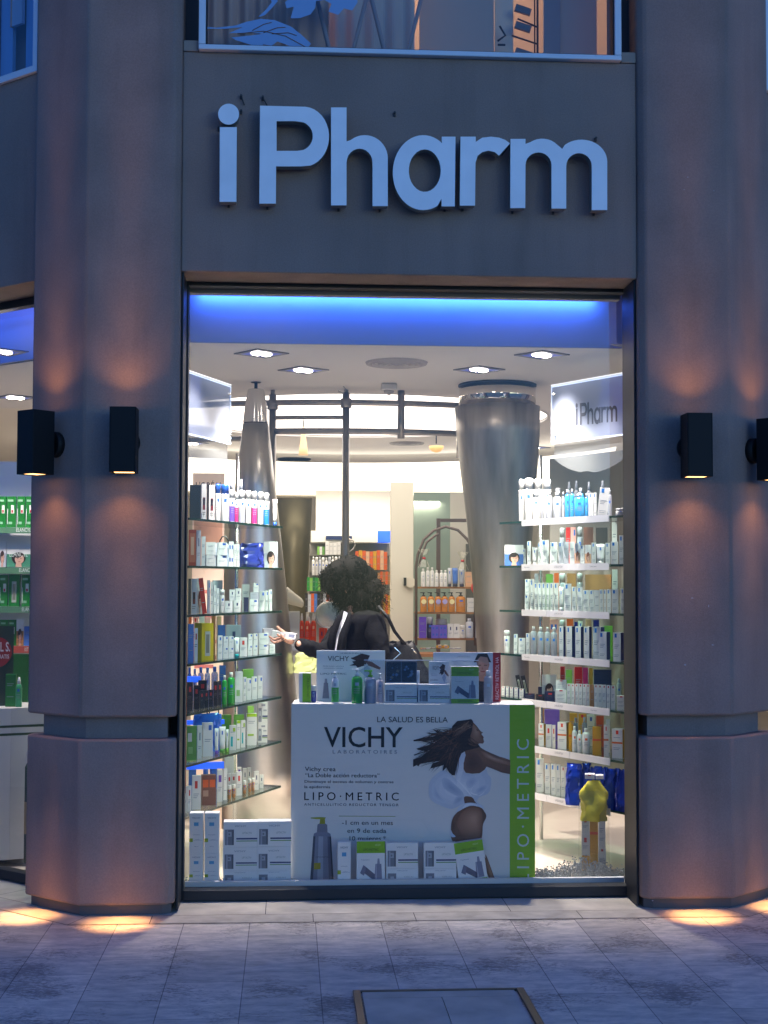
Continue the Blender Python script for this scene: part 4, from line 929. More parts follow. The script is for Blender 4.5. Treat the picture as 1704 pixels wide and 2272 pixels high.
shelf_row(-1, 0, c4, [(443, 500, 275, 'tall'), (500, 588, 265, 'tall'), (594, 672, 270, 'tall'), (676, 758, 272, 'tall'), (572, 650, 375, 'tall', D(back=-.04)), (658, 700, 382, 'lip', D(sty='clear', col='c9ccd2', cap='e4e2dc')), (704, 772, 392, 'lip', D(sty='clear', col='c9ccd2', cap='e4e2dc')), (776, 858, 402, 'lip', D(sty='clear', col='c9ccd2', cap='e4e2dc')), (862, 888, 400, 'lip', D(sty='clear', col='c9ccd2')), (892, 938, 375, 'lip', D(col='3a9ad8', cap='c9ccd2')), (940, 984, 372, 'lip', D(col='3a9ad8', cap='c9ccd2')), (986, 1084, 412, 'lip', D(col='2f9ae0', cap='f0efe9', back=-.03)), (1015, 1075, 362, 'lip', D(col='3a9ad8', cap='c9ccd2', back=.12)), (1086, 1120, 410, 'lip', D(col='3a9ad8', cap='c9ccd2')), (1122, 1168, 410, 'c', L_), (1172, 1200, 405, 'c', L_), (1200, 1305, 355, 'c', D(sty='lrp', tilt=.1)), (1308, 1350, 380, 'lip', D(sty='clear', col='c9ccd2', back=.1)), (1385, 1470, 560, 'jar', D(col='e4e2dc'))])
shelf_row(-1, 1, c4, [(302, 490, 912, 'f', D(col='4a78c8', sty='2a1c18', rz=R(4))), (478, 512, 950, 'c', D(sty='lrp', back=.06)), (522, 562, 876, 'c', L_), (572, 624, 935, 'tube', D(cap='f0efe9')), (626, 656, 890, 'c', L_), (658, 738, 865, 'c', L_), (742, 822, 885, 'c', L_), (828, 872, 885, 'c', D(col='c9ccd2', sty='lrp')), (874, 930, 882, 'c', D(col='c9ccd2', sty='plain')), (934, 985, 882, 'c', D(sty='plain')), (988, 1038, 895, 'f', D(col='e8b890', sty='8a4028')), (1040, 1082, 915, 'c', L_), (1086, 1145, 912, 'f', D(col='e8b890', sty='8a4028')), (1150, 1193, 890, 'c', L_), (1196, 1280, 905, 'tube', D(cap='e4e2dc')), (1284, 1330, 893, 'c', L_), (1334, 1410, 880, 'c', L_), (1415, 1470, 820, 'c', L_)])
shelf_row(-1, 2, c4, [(498, 548, 1400, 'c', L_), (500, 550, 1245, 'c', D(sty='lrp', vb=1398)), (552, 590, 1245, 'c', L_), (592, 628, 1280, 'c', L_), (630, 666, 1280, 'c', L_), (668, 704, 1280, 'c', L_), (706, 742, 1280, 'c', L_), (744, 780, 1280, 'c', L_), (784, 828, 1280, 'c', L_), (830, 875, 1320, 'tube', D(cap='c9ccd2')), (878, 955, 1288, 'c', L_), (958, 1002, 1318, 'c', L_), (1005, 1064, 1322, 'c', L_), (1066, 1124, 1350, 'c', L_), (1127, 1175, 1350, 'c', L_), (1176, 1224, 1350, 'c', D(sty='plain')), (1226, 1262, 1345, 'c', L_), (1264, 1292, 1345, 'c', L_), (1295, 1338, 1342, 'c', L_), (1340, 1410, 1342, 'c', L_), (1430, 1472, 1335, 'c', L_)])
N_ = lambda **k: D(sty='lrp', side='1a1f78', dp=1.0, rz=R(-38), **k)
shelf_row(-1, 3, c4, [(297, 355, 1742, 'tall'), (392, 430, 1778, 'c', L_), (438, 506, 1815, 'c', L_), (508, 550, 1770, 'c', L_), (552, 618, 1705, 'lip', D(sty='clear', col='c9ccd2', cap='e4e2dc', mark='1f78d0')), (620, 688, 1708, 'lip', D(sty='clear', col='c9ccd2', cap='e4e2dc', mark='1f78d0')), (690, 748, 1710, 'lip', D(sty='clear', col='c9ccd2', cap='e4e2dc', mark='1f78d0')), (750, 815, 1712, 'lip', D(sty='clear', col='c9ccd2', cap='e4e2dc', mark='1f78d0')), (820, 884, 1702, 'c', N_()), (888, 970, 1702, 'c', N_()), (974, 1056, 1704, 'c', N_()), (1060, 1136, 1706, 'c', N_()), (1140, 1255, 1708, 'c', N_(back=.03)), (1196, 1310, 1756, 'c', N_()), (1336, 1446, 1762, 'c', N_())])
B_ = D(sty='redt', side='1a1f78', dp=.8, rz=R(-30))
shelf_row(-1, 4, c5, [(252, 290, 300, 'c', B_), (291, 325, 303, 'c', B_), (328, 365, 306, 'c', B_), (367, 410, 312, 'c', B_), (412, 462, 322, 'c', B_), (464, 560, 365, 'c', D(col='262a4c', sty='redt')), (565, 650, 370, 'c', D(col='1c1a22', sty='redd')), (652, 742, 345, 'c', D(col='262a4c', sty='redd')), (580, 735, 305, 'c', D(col='262a4c', sty='none', back=.1)), (742, 850, 330, 'c', D(sty='redt')), (745, 850, 242, 'c', D(sty='redt', vb=328, back=.03)), (850, 885, 275, 'c', D(sty='redt')), (887, 920, 277, 'c', D(sty='redt')), (922, 954, 277, 'c', D(sty='redt')), (956, 990, 278, 'c', D(sty='redt')), (992, 1024, 280, 'c', D(sty='redt')), (1026, 1056, 280, 'c', D(sty='redt')), (1060, 1094, 285, 'c', D(col='b07a48', sty='plain')), (1096, 1130, 283, 'c', D(sty='redt')), (1132, 1168, 285, 'c', D(sty='redt')), (1170, 1205, 287, 'c', D(sty='redt')), (1207, 1245, 290, 'c', D(sty='redt')), (1247, 1290, 292, 'c', D(sty='redt')), (1298, 1385, 385, 'c', D(sty='redt'))])
Y_ = lambda **k: D(sty='ant', side='d8a018', dp=.9, rz=R(-36), **k)
shelf_row(-1, 5, c5, [(580, 650, 640, 'c', Y_()), (655, 712, 648, 'c', D(sty='redm', col='e4e2dc')), (715, 745, 652, 'c', D(sty='redm')), (745, 862, 626, 'c', Y_()), (864, 892, 632, 'c', D(sty='band', col='d8a018')), (895, 940, 662, 'lip', D(mark='e06020')), (941, 985, 700, 'lip', D(mark='e06020', low='e4e2dc')), (987, 1056, 680, 'lip', D(mark='e06020')), (1075, 1162, 668, 'c', D(col='d8a018', sty='band')), (1180, 1228, 652, 'c', D(sty='ant')), (1236, 1372, 688, 'c', Y_()), (1374, 1400, 700, 'c', D(sty='ant')), (905, 950, 585, 'lip', D(col='a8adb8', sty='clear', back=.12)), (985, 1030, 580, 'lip', D(col='a8adb8', sty='clear', back=.12)), (1200, 1240, 600, 'c', D(sty='plain', back=.12))])
shelf_row(-1, 6, c5, [(565, 640, 958, 'c', L_), (645, 698, 1005, 'c', L_), (702, 748, 1006, 'c', L_), (750, 790, 1010, 'c', L_), (795, 830, 1030, 'c', D(sty='redt')), (832, 868, 1032, 'c', D(sty='redt'))])
# second-row goods standing behind the front ones
def back_row(side, k, conv, items):
    shelf_row(side, k, conv, [(a, b, v, kd, D(back=.24, **o)) for a, b, v, kd, o in items], True)
tg = D(col='a8adb8', cap='c9ccd2')
back_row(-1, 1, c4, [(840, 890, 748, 'tall', tg), (900, 944, 742, 'c', D(col='d02020', sty='plain')), (950, 998, 740, 'c', D(col='f0a8a0', sty='sqs')), (1010, 1062, 738, 'tall', tg), (1070, 1170, 742, 'c', D(col='7a4a3a', sty='none')), (1185, 1310, 745, 'c', D(col='2c1f1e', sty='none')), (1345, 1400, 690, 'c', D(sty='plain'))])
back_row(-1, 2, c4, [(595, 680, 1190, 'c', D(col='a8adb8', sty='none')), (705, 775, 1195, 'c', D(col='6ea84a', sty='none')), (785, 832, 1185, 'c', D(col='e06020', sty='plain')), (836, 896, 1188, 'tall', tg), (905, 1000, 1190, 'c', D(col='b07a48', sty='none')), (1008, 1064, 1185, 'tall', tg), (1085, 1340, 1200, 'c', D(col='b07a48', sty='none', dp=.2)), (1350, 1402, 1150, 'c', D(sty='plain'))])
back_row(-1, 3, c4, [(735, 828, 1635, 'c', D(col='f0a8a0', sty='sq2')), (836, 892, 1640, 'tall', tg), (904, 972, 1632, 'c', D(col='e06020', sty='none')), (980, 1012, 1660, 'c', D(col='1a1f78', sty='none')), (1016, 1062, 1650, 'c', D()), (1085, 1148, 1634, 'c', D(col='e8b890', sty='plain')), (1160, 1222, 1640, 'c', D(col='1a1f78', sty='plain')), (1255, 1352, 1698, 'c', D(col='8ac850', sty='none'))])
back_row(-1, 4, c5, [(600, 645, 200, 'c', D(col='c9ccd2', sty='plain')), (790, 832, 120, 'c', D(col='d02020', sty='plain')), (838, 900, 150, 'c', D(col='8ac850', sty='plain')), (920, 990, 125, 'c', D(col='d02020', sty='redt')), (996, 1042, 130, 'c', D(col='c43078', sty='none')), (1050, 1086, 135, 'c', D(col='d8a018', sty='none')), (1092, 1256, 148, 'c', D(col='262a4c', sty='none', dp=.3)), (1300, 1345, 230, 'lip', D(col='c9ccd2', sty='clear'))])
back_row(-1, 5, c5, [(600, 640, 508, 'c', D(col='e06020', sty='none')), (644, 782, 510, 'c', D(col='6f4fc0', sty='none', dp=.3)), (870, 946, 545, 'c', D(col='d8a018', sty='plain')), (950, 1026, 550, 'c', D(col='d8a018', sty='redt')), (1030, 1100, 560, 'c', D()), (1112, 1186, 570, 'c', D(col='e06020', sty='plain'))])
back_row(-1, 0, c4, [(800, 850, 360, 'tall', tg), (905, 960, 300, 'spray', D(col='c9ccd2', sty='clear')), (975, 1030, 290, 'spray', D(col='c9ccd2', sty='clear')), (1100, 1150, 300, 'spray', D(col='c9ccd2', sty='clear')), (1230, 1290, 290, 'spray', D(col='c9ccd2', sty='clear'))])
back_row(1, 3, c1, [(168, 200, 1606, 'c', D(col='e06020', sty='plain')), (205, 262, 1612, 'c', D(col='f0a8a0', sty='redt')), (266, 322, 1608, 'c', D(sty='redm')), (326, 384, 1612, 'c', D(col='f0a8a0', sty='plain')), (388, 432, 1600, 'c', D(col='b07a48', sty='none')), (436, 486, 1604, 'c', D(col='e8b890', sty='plain'))])
back_row(1, 4, c2l, [(150, 190, 130, 'lip', D(col='2f62c4', sty='clear')), (196, 240, 140, 'lip', D(col='4a78c8', sty='clear')), (246, 300, 125, 'lip', D(col='2f62c4', sty='clear')), (306, 360, 130, 'lip', D(col='4a78c8', sty='clear')), (366, 430, 120, 'lip', D(col='2f62c4', sty='clear')), (440, 500, 110, 'c', D(col='4a78c8', sty='plain'))])
back_row(1, 5, c2l, [(470, 560, 560, 'c', D(col='6ea84a', sty='none')), (700, 760, 480, 'c', D(col='8ac850', sty='plain')), (400, 465, 600, 'c', D(col='2f62c4', sty='plain'))])
back_row(1, 6, c2l, [(170, 240, 1060, 'c', D(col='4a78c8', sty='none')), (300, 350, 1050, 'jar', D(col='6f4fc0', cap='4a78c8')), (360, 430, 1040, 'jar', D(col='4a78c8', cap='2f62c4')), (610, 650, 1035, 'c', D(sty='pur'))])
# navy patent bag on the second left shelf, cloth-handled bags lower down
def pt_on(side, k, px, off):
    p, d, nn = line_pt(LN if side == 1 else RN, LF if side == 1 else RF, px, off, side); z = (zL if side == 1 else zR)[k]
    return Vector((p.x, p.y, z)), (Vector((p.x, p.y, z)) - CAM).dot(fw) / F
def soft_bag(name, label, cat, base, w, d, h, m, seed, rz, top=.7, handles=None, group=None):
    t = thing(name, label, cat, base, rz, group); rng = random.Random(seed); mb = MB(); n = 22; rows = 7
    for j in range(rows + 1):
        tt = j / rows; z = h * tt
        for i in range(n):
            a = 2 * math.pi * i / n; f = 1 - (1 - top) * tt; c_, s_ = math.cos(a), math.sin(a)
            px_ = w / 2 * f * math.copysign(abs(c_) ** .5, c_) + rng.uniform(-.008, .008) * (1 if 0 < j else 0)
            py_ = d / 2 * (1 - .75 * tt) * math.copysign(abs(s_) ** .5, s_) + rng.uniform(-.008, .008)
            mb.v.append((px_, py_, z + (rng.uniform(-.01, .01) if j == rows else 0)))
    for j in range(rows):
        for i in range(n): mb.f.append((j * n + i, j * n + (i + 1) % n, (j + 1) * n + (i + 1) % n, (j + 1) * n + i)); mb.m.append(0); mb.sm.append(rng.random() < .5)
    mb.f.append(tuple(rows * n + i for i in range(n))); mb.m.append(0); mb.sm.append(False)
    mb.build('body', m, t)
    for hx in (handles or []):
        pts = [(hx - w * .2, 0, h * .95), (hx - w * .2, 0, h * 1.2), (hx - w * .08, 0, h * 1.38), (hx + w * .08, 0, h * 1.38), (hx + w * .2, 0, h * 1.2), (hx + w * .2, 0, h * .95)]
        MB().tube(pts, .004, 6).build('handle', cm('14141a'), t)
    return t
navy = mat('navy_patent', (.02, .03, .22), .16, coat=.6); bluefoil = mat('blue_foil', (.015, .05, .42), .14, .35)
b, s_ = pt_on(1, 1, c1(770, 0)[0], -.06)
soft_bag('gift_bag', 'shiny navy blue pouch between white boxes and portrait card on the second left shelf', 'bag', tuple(b), 255 / 4.366 * s_, .06, 225 / 4.366 * s_, navy, 3, R(5), .85)
b, s_ = pt_on(1, 1, c1(470, 0)[0], -.18)
soft_bag('gift_bag', 'pale bag with thin black loop handle at the back of the second left shelf', 'bag', tuple(b), 200 / 4.366 * s_, .05, 215 / 4.366 * s_, cm('c9d0e8'), 5, 0, .9, [.02])
b, s_ = pt_on(1, 5, c2l(335, 0)[0], -.17)
soft_bag('gift_bag', 'translucent blue bag with black cord handles at the back of the sixth left shelf', 'bag', tuple(b), 260 / 4.097 * s_, .07, 330 / 4.097 * s_, mat('blue_plastic', (.05, .2, .9), .2), 6, 0, .9, [-.02, .03])
# blue glowing display trays at the back of the left shelves
for k, (u0, u1, vt, hh) in {4: (150, 270, 200, 55), 5: (150, 490, 590, 40), 6: (150, 490, 985, 60)}.items():
    b, s_ = pt_on(1, k, c2l((u0 + u1) / 2, 0)[0], -.24); zt = P(c2l((u0 + u1) / 2, vt)[0], c2l(0, vt)[1], b.y).z
    o = MB().box((0, 0, 0), ((u1 - u0) / 4.097 * s_, .02, hh / 4.097 * s_), R(12)).build('light_box', mat('blue_lit_acrylic', (.03, .12, .9), .3, emit=(.02, .13, 1), es=.9), loc=(b.x, b.y, zt - .02))
    tag(o, 'small glowing blue sign strip behind the %s left shelf goods' % TIER[k], 'light strip')
# open goods on the right shelves: leaflet, tubes, foil bags, yellow wrapped gift
b, s_ = pt_on(-1, 4, c5(690, 0)[0], -.16)
product('f', 130 / 4.097 * s_, 215 / 4.097 * s_, tuple(b), R(-5), 'pale leaflet card with dark portrait standing behind the black boxes, fifth right shelf', SHELF_GROUP[-1], col='c9ccd2', sty='3a2420')
for i, (u, lb) in enumerate(((440, 'black and white tube leaning at the far end of the fifth right shelf'), (490, 'second black and white tube leaning on the fifth right shelf'))):
    b, s_ = pt_on(-1, 4, c5(u, 0)[0], -.14); t = product('c', 38 / 4.097 * s_, 190 / 4.097 * s_, tuple(b), R(-8), lb, SHELF_GROUP[-1], col='1c1a22', sty='win', tilt=-.22)
for (u0, u1, v0, v1, lb, sd) in ((845, 985, 1010, 1375, 'crumpled blue foil bag hanging over the lowest right price rail', 11), (985, 1060, 1000, 1240, 'small shiny blue foil bag behind the crumpled one, lowest right shelf', 12), (1060, 1200, 1040, 1300, 'blue foil bag behind the yellow wrapped gift', 13), (1180, 1300, 1045, 1420, 'tall dark blue foil bag right of the yellow gift', 14), (1290, 1400, 1060, 1440, 'blue cellophane bag against the right edge of the window', 15)):
    px = c5((u0 + u1) / 2, 0)[0]; off = .03 if sd in (11,) else -.03; b, s_ = pt_on(-1, 6, px, off); zb = P(px, c5(0, v1)[1], b.y).z; zt = P(px, c5(0, v0)[1], b.y).z
    soft_bag('foil_bag', lb, 'bag', (b.x, b.y, zb), (u1 - u0) / 4.097 * s_ * 1.1, .05, zt - zb, bluefoil, sd, R(-20), .8, group='blue foil bags on the lowest right shelf')
# yellow wrapped gift standing on the floor close to the glass
gy = .62
g0 = P(1318, 1930, gy); sc_ = lambda v: v / F * ((Vector(g0) - CAM).dot(fw))
gt = thing('wrapped_gift', 'yellow and white boxes wrapped in cellophane with a yellow net bow', 'gift', (g0.x, g0.y, FZ + .001), R(-12))
for (x, w, z0, z1, c, st) in ((-.042, .040, 0, .09, 'd8a018', 'none'), (-.042, .042, .091, .20, 'f0efe9', 'redm'), (-.042, .040, .201, .298, 'f0efe9', 'redm'), (.0, .040, .0, .10, 'd8a018', 'none'), (.0, .042, .101, .298, 'd8a018', 'band'), (.042, .038, .0, .13, 'f0efe9', 'redt'), (.041, .036, .131, .298, 'f0efe9', 'redt'), (-.02, .05, .486, .51, 'f0efe9', 'redm'), (.03, .04, .486, .505, 'f0efe9', 'redt')):
    mb, hx = carton_mb(w, .05, z1 - z0, c, STY[st]); mb.build('carton', [cm(x_, .4) for x_ in hx], gt, loc=(x, 0, z0))
net = mat('yellow_net', (.72, .66, .06), .55, bump=.8, bscale=60); rng = random.Random(4); mb = MB(); n, rows = 28, 14
for j in range(rows + 1):
    tt = j / rows; z = .272 + .205 * tt; rr = (.060 * math.sin(math.pi * (.30 + .62 * tt)) ** .5)
    for i in range(n): a = 2 * math.pi * i / n; q = rr * (1 + .18 * math.sin(a * 4 + j * .8) * .6 + .16 * math.sin(a * 2 - j * .5) + rng.uniform(-.03, .03)); mb.v.append((q * math.cos(a) * 1.15, q * math.sin(a) * .7, z + rng.uniform(-.003, .003)))
for j in range(rows):
    for i in range(n): mb.f.append((j * n + i, j * n + (i + 1) % n, (j + 1) * n + (i + 1) % n, (j + 1) * n + i)); mb.m.append(0); mb.sm.append(True)
mb.build('net_bow', net, gt)
ce = MB(); n = 14
for (a, b_) in (((-.078, -.035), (.078, -.035)), ((.078, -.035), (.082, .06)), ((-.078, -.035), (-.082, .06))):
    ce.quad([(a[0], a[1], 0), (b_[0], b_[1], 0), (b_[0] * .95, b_[1], .43), (a[0] * .95, a[1], .43)])
ce.build('cellophane', glass_mat('cellophane', (.95, .96, .9), 2.0, .03), gt)
# dried silver foliage along the floor by the glass
tw = MB(); rng = random.Random(8); leafm = mat('silver_leaf', (.42, .46, .46), .5)
for i in range(420):
    t_ = rng.random(); px = 1185 + 200 * t_; y = .42 + rng.random() * .16; base = P(px, 1300, y); env = (.03 + .045 * math.exp(-((px - 1290) / 55) ** 2)) * rng.uniform(.3, 1.1)
    x, z = base.x, FZ + .002; pts = [Vector((x, y, z))]; dx, dy = rng.uniform(-.5, .5), rng.uniform(-.4, .4)
    for s in range(3): pts.append(pts[-1] + Vector((dx * env * .4, dy * env * .4, env * .38)))
    tw.tube(pts, .0012, 3, caps=False)
    for s in range(5):
        c_ = pts[rng.randint(1, 3)] + Vector((rng.uniform(-.01, .01), rng.uniform(-.01, .01), rng.uniform(-.008, .01))); e = Vector((rng.uniform(-1, 1), rng.uniform(-1, 1), rng.uniform(-.3, 1))).normalized() * .007; g_ = e.cross(Vector((.3, 1, .2))).normalized() * .0035
        tw.quad([c_ - e, c_ + g_, c_ + e, c_ - g_])
tag(tw.build('dried_foliage', leafm), 'silvery dried foliage strewn on the floor by the glass at lower right', 'foliage', kind='stuff')
tw = MB()
for i in range(120):
    px = 412 + 240 * rng.random(); y = .40 + rng.random() * .12; b_ = P(px, 1300, y); x = b_.x; z = FZ + .001
    for s in range(4):
        c_ = Vector((x + rng.uniform(-.02, .02), y + rng.uniform(-.02, .02), z + rng.uniform(0, .022))); e = Vector((rng.uniform(-1, 1), rng.uniform(-1, 1), rng.uniform(-.3, 1))).normalized() * .009; g_ = e.cross(Vector((.3, 1, .2))).normalized() * .004
        tw.quad([c_ - e, c_ + g_, c_ + e, c_ - g_])
tag(tw.build('dried_foliage', leafm), 'sparse dried foliage on the floor behind the white boxes at lower left', 'foliage', kind='stuff')
# tall brand boards behind the left shelves
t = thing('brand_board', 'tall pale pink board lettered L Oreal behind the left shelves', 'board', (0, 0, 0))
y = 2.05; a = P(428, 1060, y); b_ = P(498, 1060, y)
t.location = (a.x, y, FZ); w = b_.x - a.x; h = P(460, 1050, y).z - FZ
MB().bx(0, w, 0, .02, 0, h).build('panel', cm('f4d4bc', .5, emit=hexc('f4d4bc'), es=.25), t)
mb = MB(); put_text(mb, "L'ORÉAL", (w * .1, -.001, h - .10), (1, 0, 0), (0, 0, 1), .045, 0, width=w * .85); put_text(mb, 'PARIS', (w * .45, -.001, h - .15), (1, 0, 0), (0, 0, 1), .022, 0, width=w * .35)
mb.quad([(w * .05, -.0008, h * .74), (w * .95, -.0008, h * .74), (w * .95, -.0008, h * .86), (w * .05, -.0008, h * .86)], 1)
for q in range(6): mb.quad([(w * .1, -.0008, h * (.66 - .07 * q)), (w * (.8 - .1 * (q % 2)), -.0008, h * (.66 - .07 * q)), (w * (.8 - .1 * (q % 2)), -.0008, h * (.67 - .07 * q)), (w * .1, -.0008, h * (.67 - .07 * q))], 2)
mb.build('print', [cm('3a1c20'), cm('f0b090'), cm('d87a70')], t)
# ================================================================ WINDOW DISPLAY: poster stand and the boxes in front of it
PA = P(645, 1800, .50); PB = P(1187, 1800, .405); PA.z = PB.z = FZ
pd = Vector((PB.x - PA.x, PB.y - PA.y, 0)); PW = pd.length; PRZ = math.atan2(pd.y, pd.x); PH = P(900, 1563, .45).z - FZ
ps = thing('poster_stand', 'large white display stand printed with a woman and bottle, green strip at its side', 'display stand', (PA.x, PA.y, FZ + .001), PRZ)
def pm(u, v):                    # crop pixel on the poster -> local x, z
    l = 70 + 18 * (v - 108) / 1072; r = 1560 + 12 * (v - 77) / 1083
    top = 108 - 31 * (u - 70) / 1490; bot = 1180 - 20 * (u - 88) / 1484
    return (u - l) / (r - l) * PW, (bot - v) / (bot - top) * PH
body = MB().bx(0, PW, 0, .25, 0, PH); body.build('stand_body', cm('e8e6e2', .35), ps, .002)
gx = pm(1412, 600)[0]
MB().quad([(gx, -.0012, .001), (PW, -.0012, .001), (PW, -.0012, PH - .001), (gx, -.0012, PH - .001)]).build('side_strip', cm('86bd14', .45), ps)
art = MB(); am = []
def ac_(h):
    if h not in am: am.append(h)
    return am.index(h)
def shape(pts, h, lift, wm=False):
    pts = [((910 + u * 230 / 1339 - 620) / .36166, (1580 + v * 380 / 2212 - 1530) / .36164) if wm else (u, v) for u, v in pts]
    me = fill_mesh([[pm(*p) for p in pts]])
    art.mesh(me, Matrix(((1, 0, 0, 0), (0, 0, -1, -lift), (0, 1, 0, 0), (0, 0, 0, 1))), ac_(h)); bpy.data.meshes.remove(me)
def ptxt(s, u0, u1, vb, cap, h, lift=.0015, off=0.0, sp=1.0, al='l'):
    x0, z0 = pm(u0, vb); x1, _ = pm(u1, vb)
    _, zt = pm(u0, vb - cap)
    put_text(art, s, (x0, -lift, z0), (1, 0, 0), (0, 0, 1), zt - z0, ac_(h), 'l', width=x1 - x0, offset=off, spacing=sp)
ptxt('LA SALUD ES BELLA', 598, 1030, 207, 34, '14161c')
ptxt('VICHY', 275, 757, 364, 122, '14161c', off=.008)
ptxt('LABORATOIRES', 330, 722, 403, 22, '8a8f98', sp=1.6)
ptxt('Vichy crea', 162, 350, 513, 26, '20222c'); ptxt('\u201cLa Doble acción reductora\u201d', 165, 618, 550, 24, '14161c')
ptxt('Disminuye el exceso de volumen y contrae', 162, 705, 584, 16, '14161c'); ptxt('la epidermis', 162, 318, 616, 16, '14161c')
ptxt('LIPO\u00b7METRIC', 162, 738, 688, 48, '0c0d12', sp=1.5); ptxt('ANTICELULITICO REDUCTOR TENSOR', 162, 738, 722, 15, '34363e', sp=1.3)
shape([(375, 779), (720, 774), (720, 777), (375, 782)], '8a9a20', .0015)
ptxt('-1 cm en un mes', 395, 705, 832, 27, '14161c'); ptxt('en 9 de cada', 428, 665, 880, 27, '14161c'); ptxt('10 mujeres.*', 443, 665, 926, 27, '14161c')
# vertical lettering on the green strip
x0, z0 = pm(1535, 1150); x1, z1 = pm(1468, 290)
put_text(art, 'LIPO\u00b7METRIC', (x0, -.0022, z0), (0, 0, 1), (-1, 0, 0), abs(x1 - x0) + .014, ac_('cfe0e0'), 'l', width=z1 - z0, spacing=1.5)
# printed bottle
for i, (a, b_) in enumerate(((0, .12), (.12, .3), (.3, .55), (.55, .8), (.8, .92), (.92, 1))):
    h = ('4c4f5c', '8a8d9c', 'b0b2be', '8e909e', '6a6c7a', '44464f')[i]
    L = lambda t, v: (222 + 108 * t, 905) if v == 0 else (208 + 144 * t, 1179)
    shape([L(a, 0), L(b_, 0), L(b_, 1), L(a, 1)], h, .0015)
shape([(222, 905), (226, 888), (245, 880), (310, 880), (326, 888), (330, 905)], '84879a', .0014)
shape([(243, 880), (246, 835), (256, 828), (296, 828), (305, 835), (308, 880)], '7c7f90', .0016); shape([(258, 830), (262, 795), (290, 795), (293, 830)], '9a9a20', .0017); shape([(203, 793), (262, 789), (296, 790), (290, 801), (240, 802), (204, 798)], 'a8a820', .0018)
shape([(230, 1066), (270, 1063), (270, 1102), (230, 1105)], 'b4a010', .002); ptxt('LIPO\u00b7METRIC', 240, 330, 1035, 10, '565868', .002)
# printed woman, leaping with hair streaming: every region is laid down as graded tones
def mixh(h0, h1, t): return ''.join('%02x' % round(int(h0[i:i + 2], 16) * (1 - t) + int(h1[i:i + 2], 16) * t) for i in (0, 2, 4))
LV = [.0014]
def smooth(pts, n=3):
    out = []; N = len(pts)
    for i in range(N):
        p0, p1, p2, p3 = pts[i - 1], pts[i], pts[(i + 1) % N], pts[(i + 2) % N]
        for k in range(n):
            t = k / n; out.append(tuple(.5 * (2 * p1[j] + (p2[j] - p0[j]) * t + (2 * p0[j] - 5 * p1[j] + 4 * p2[j] - p3[j]) * t * t + (3 * p1[j] - p0[j] - 3 * p2[j] + p3[j]) * t ** 3) for j in (0, 1)))
    return out
def graded(pts, h0, h1, c, n=6, sm=True, k0=.08):
    if sm: pts = smooth(pts)
    if int(h0[:2], 16) < 170: h0 = mixh(h0, 'b48c74', .28); h1 = mixh(h1, 'b48c74', .28)
    for i in range(n):
        f = 1 - i / n * (1 - k0); LV[0] += .00002
        shape([(c[0] + (x - c[0]) * f, c[1] + (y - c[1]) * f) for x, y in pts], mixh(h0, h1, i / max(1, n - 1)), LV[0], True)
hair = [(700, 90), (780, 75), (805, 100), (800, 160), (790, 230), (770, 300), (790, 360), (880, 400), (900, 430), (800, 460), (720, 480), (660, 520), (620, 620), (590, 720), (580, 800), (545, 800), (500, 760), (470, 700), (430, 745), (420, 740), (435, 670), (380, 690), (265, 720), (235, 765), (300, 650), (390, 620), (250, 640), (130, 665), (110, 700), (90, 680), (42, 705), (42, 610), (150, 570), (270, 480), (60, 560), (45, 550), (190, 500), (100, 485), (80, 470), (210, 430), (290, 400), (380, 360), (250, 365), (45, 378), (40, 362), (170, 325), (290, 310), (330, 300), (190, 265), (270, 268), (340, 262), (290, 215), (380, 245), (500, 262), (520, 240), (540, 170), (600, 105)]
# blouse and waist first
graded([(640, 540), (700, 480), (760, 470), (735, 560), (700, 660), (690, 720), (720, 765), (790, 780), (870, 775), (960, 730), (975, 690), (1000, 770), (1045, 830), (1040, 950), (1000, 1030), (900, 1070), (870, 1140), (960, 1190), (820, 1160), (700, 1160), (600, 1210), (520, 1230), (400, 1190), (300, 1140), (250, 1060), (255, 900), (330, 800), (400, 750), (460, 745), (540, 800), (600, 850), (580, 780), (600, 660)], 'cfd6e4', 'eceff6', (620, 960), 5)
for q, h0, h1, c in (([(420, 850), (480, 840), (560, 900), (680, 1010), (690, 1080), (600, 1060), (500, 1010), (430, 950)], 'c8d0e0', 'acb8d0', (540, 960)), ([(760, 820), (840, 810), (880, 860), (830, 930), (760, 960), (720, 900)], 'd4dae8', 'bcc6dc', (800, 880)), ([(860, 970), (960, 910), (1020, 930), (960, 1000), (860, 1030)], 'd4dae8', 'b4c0d8', (920, 970)),
    ([(300, 900), (340, 980), (400, 1080), (480, 1160), (380, 1140), (290, 1060)], 'd4dcea', 'c0cade', (370, 1060)), ([(600, 1080), (700, 1060), (680, 1130), (560, 1180)], 'ccd4e4', 'b0bcd2', (640, 1110))): graded(q, h0, h1, c, 5)
for q in ([(600, 850), (700, 930), (790, 1040), (780, 1050), (690, 950)], [(870, 860), (790, 1000), (870, 1040), (860, 1050), (780, 1010)], [(1040, 860), (960, 1000), (880, 1060), (950, 1020)]): graded(q, 'f8faff', 'ffffff', q[1], 1)
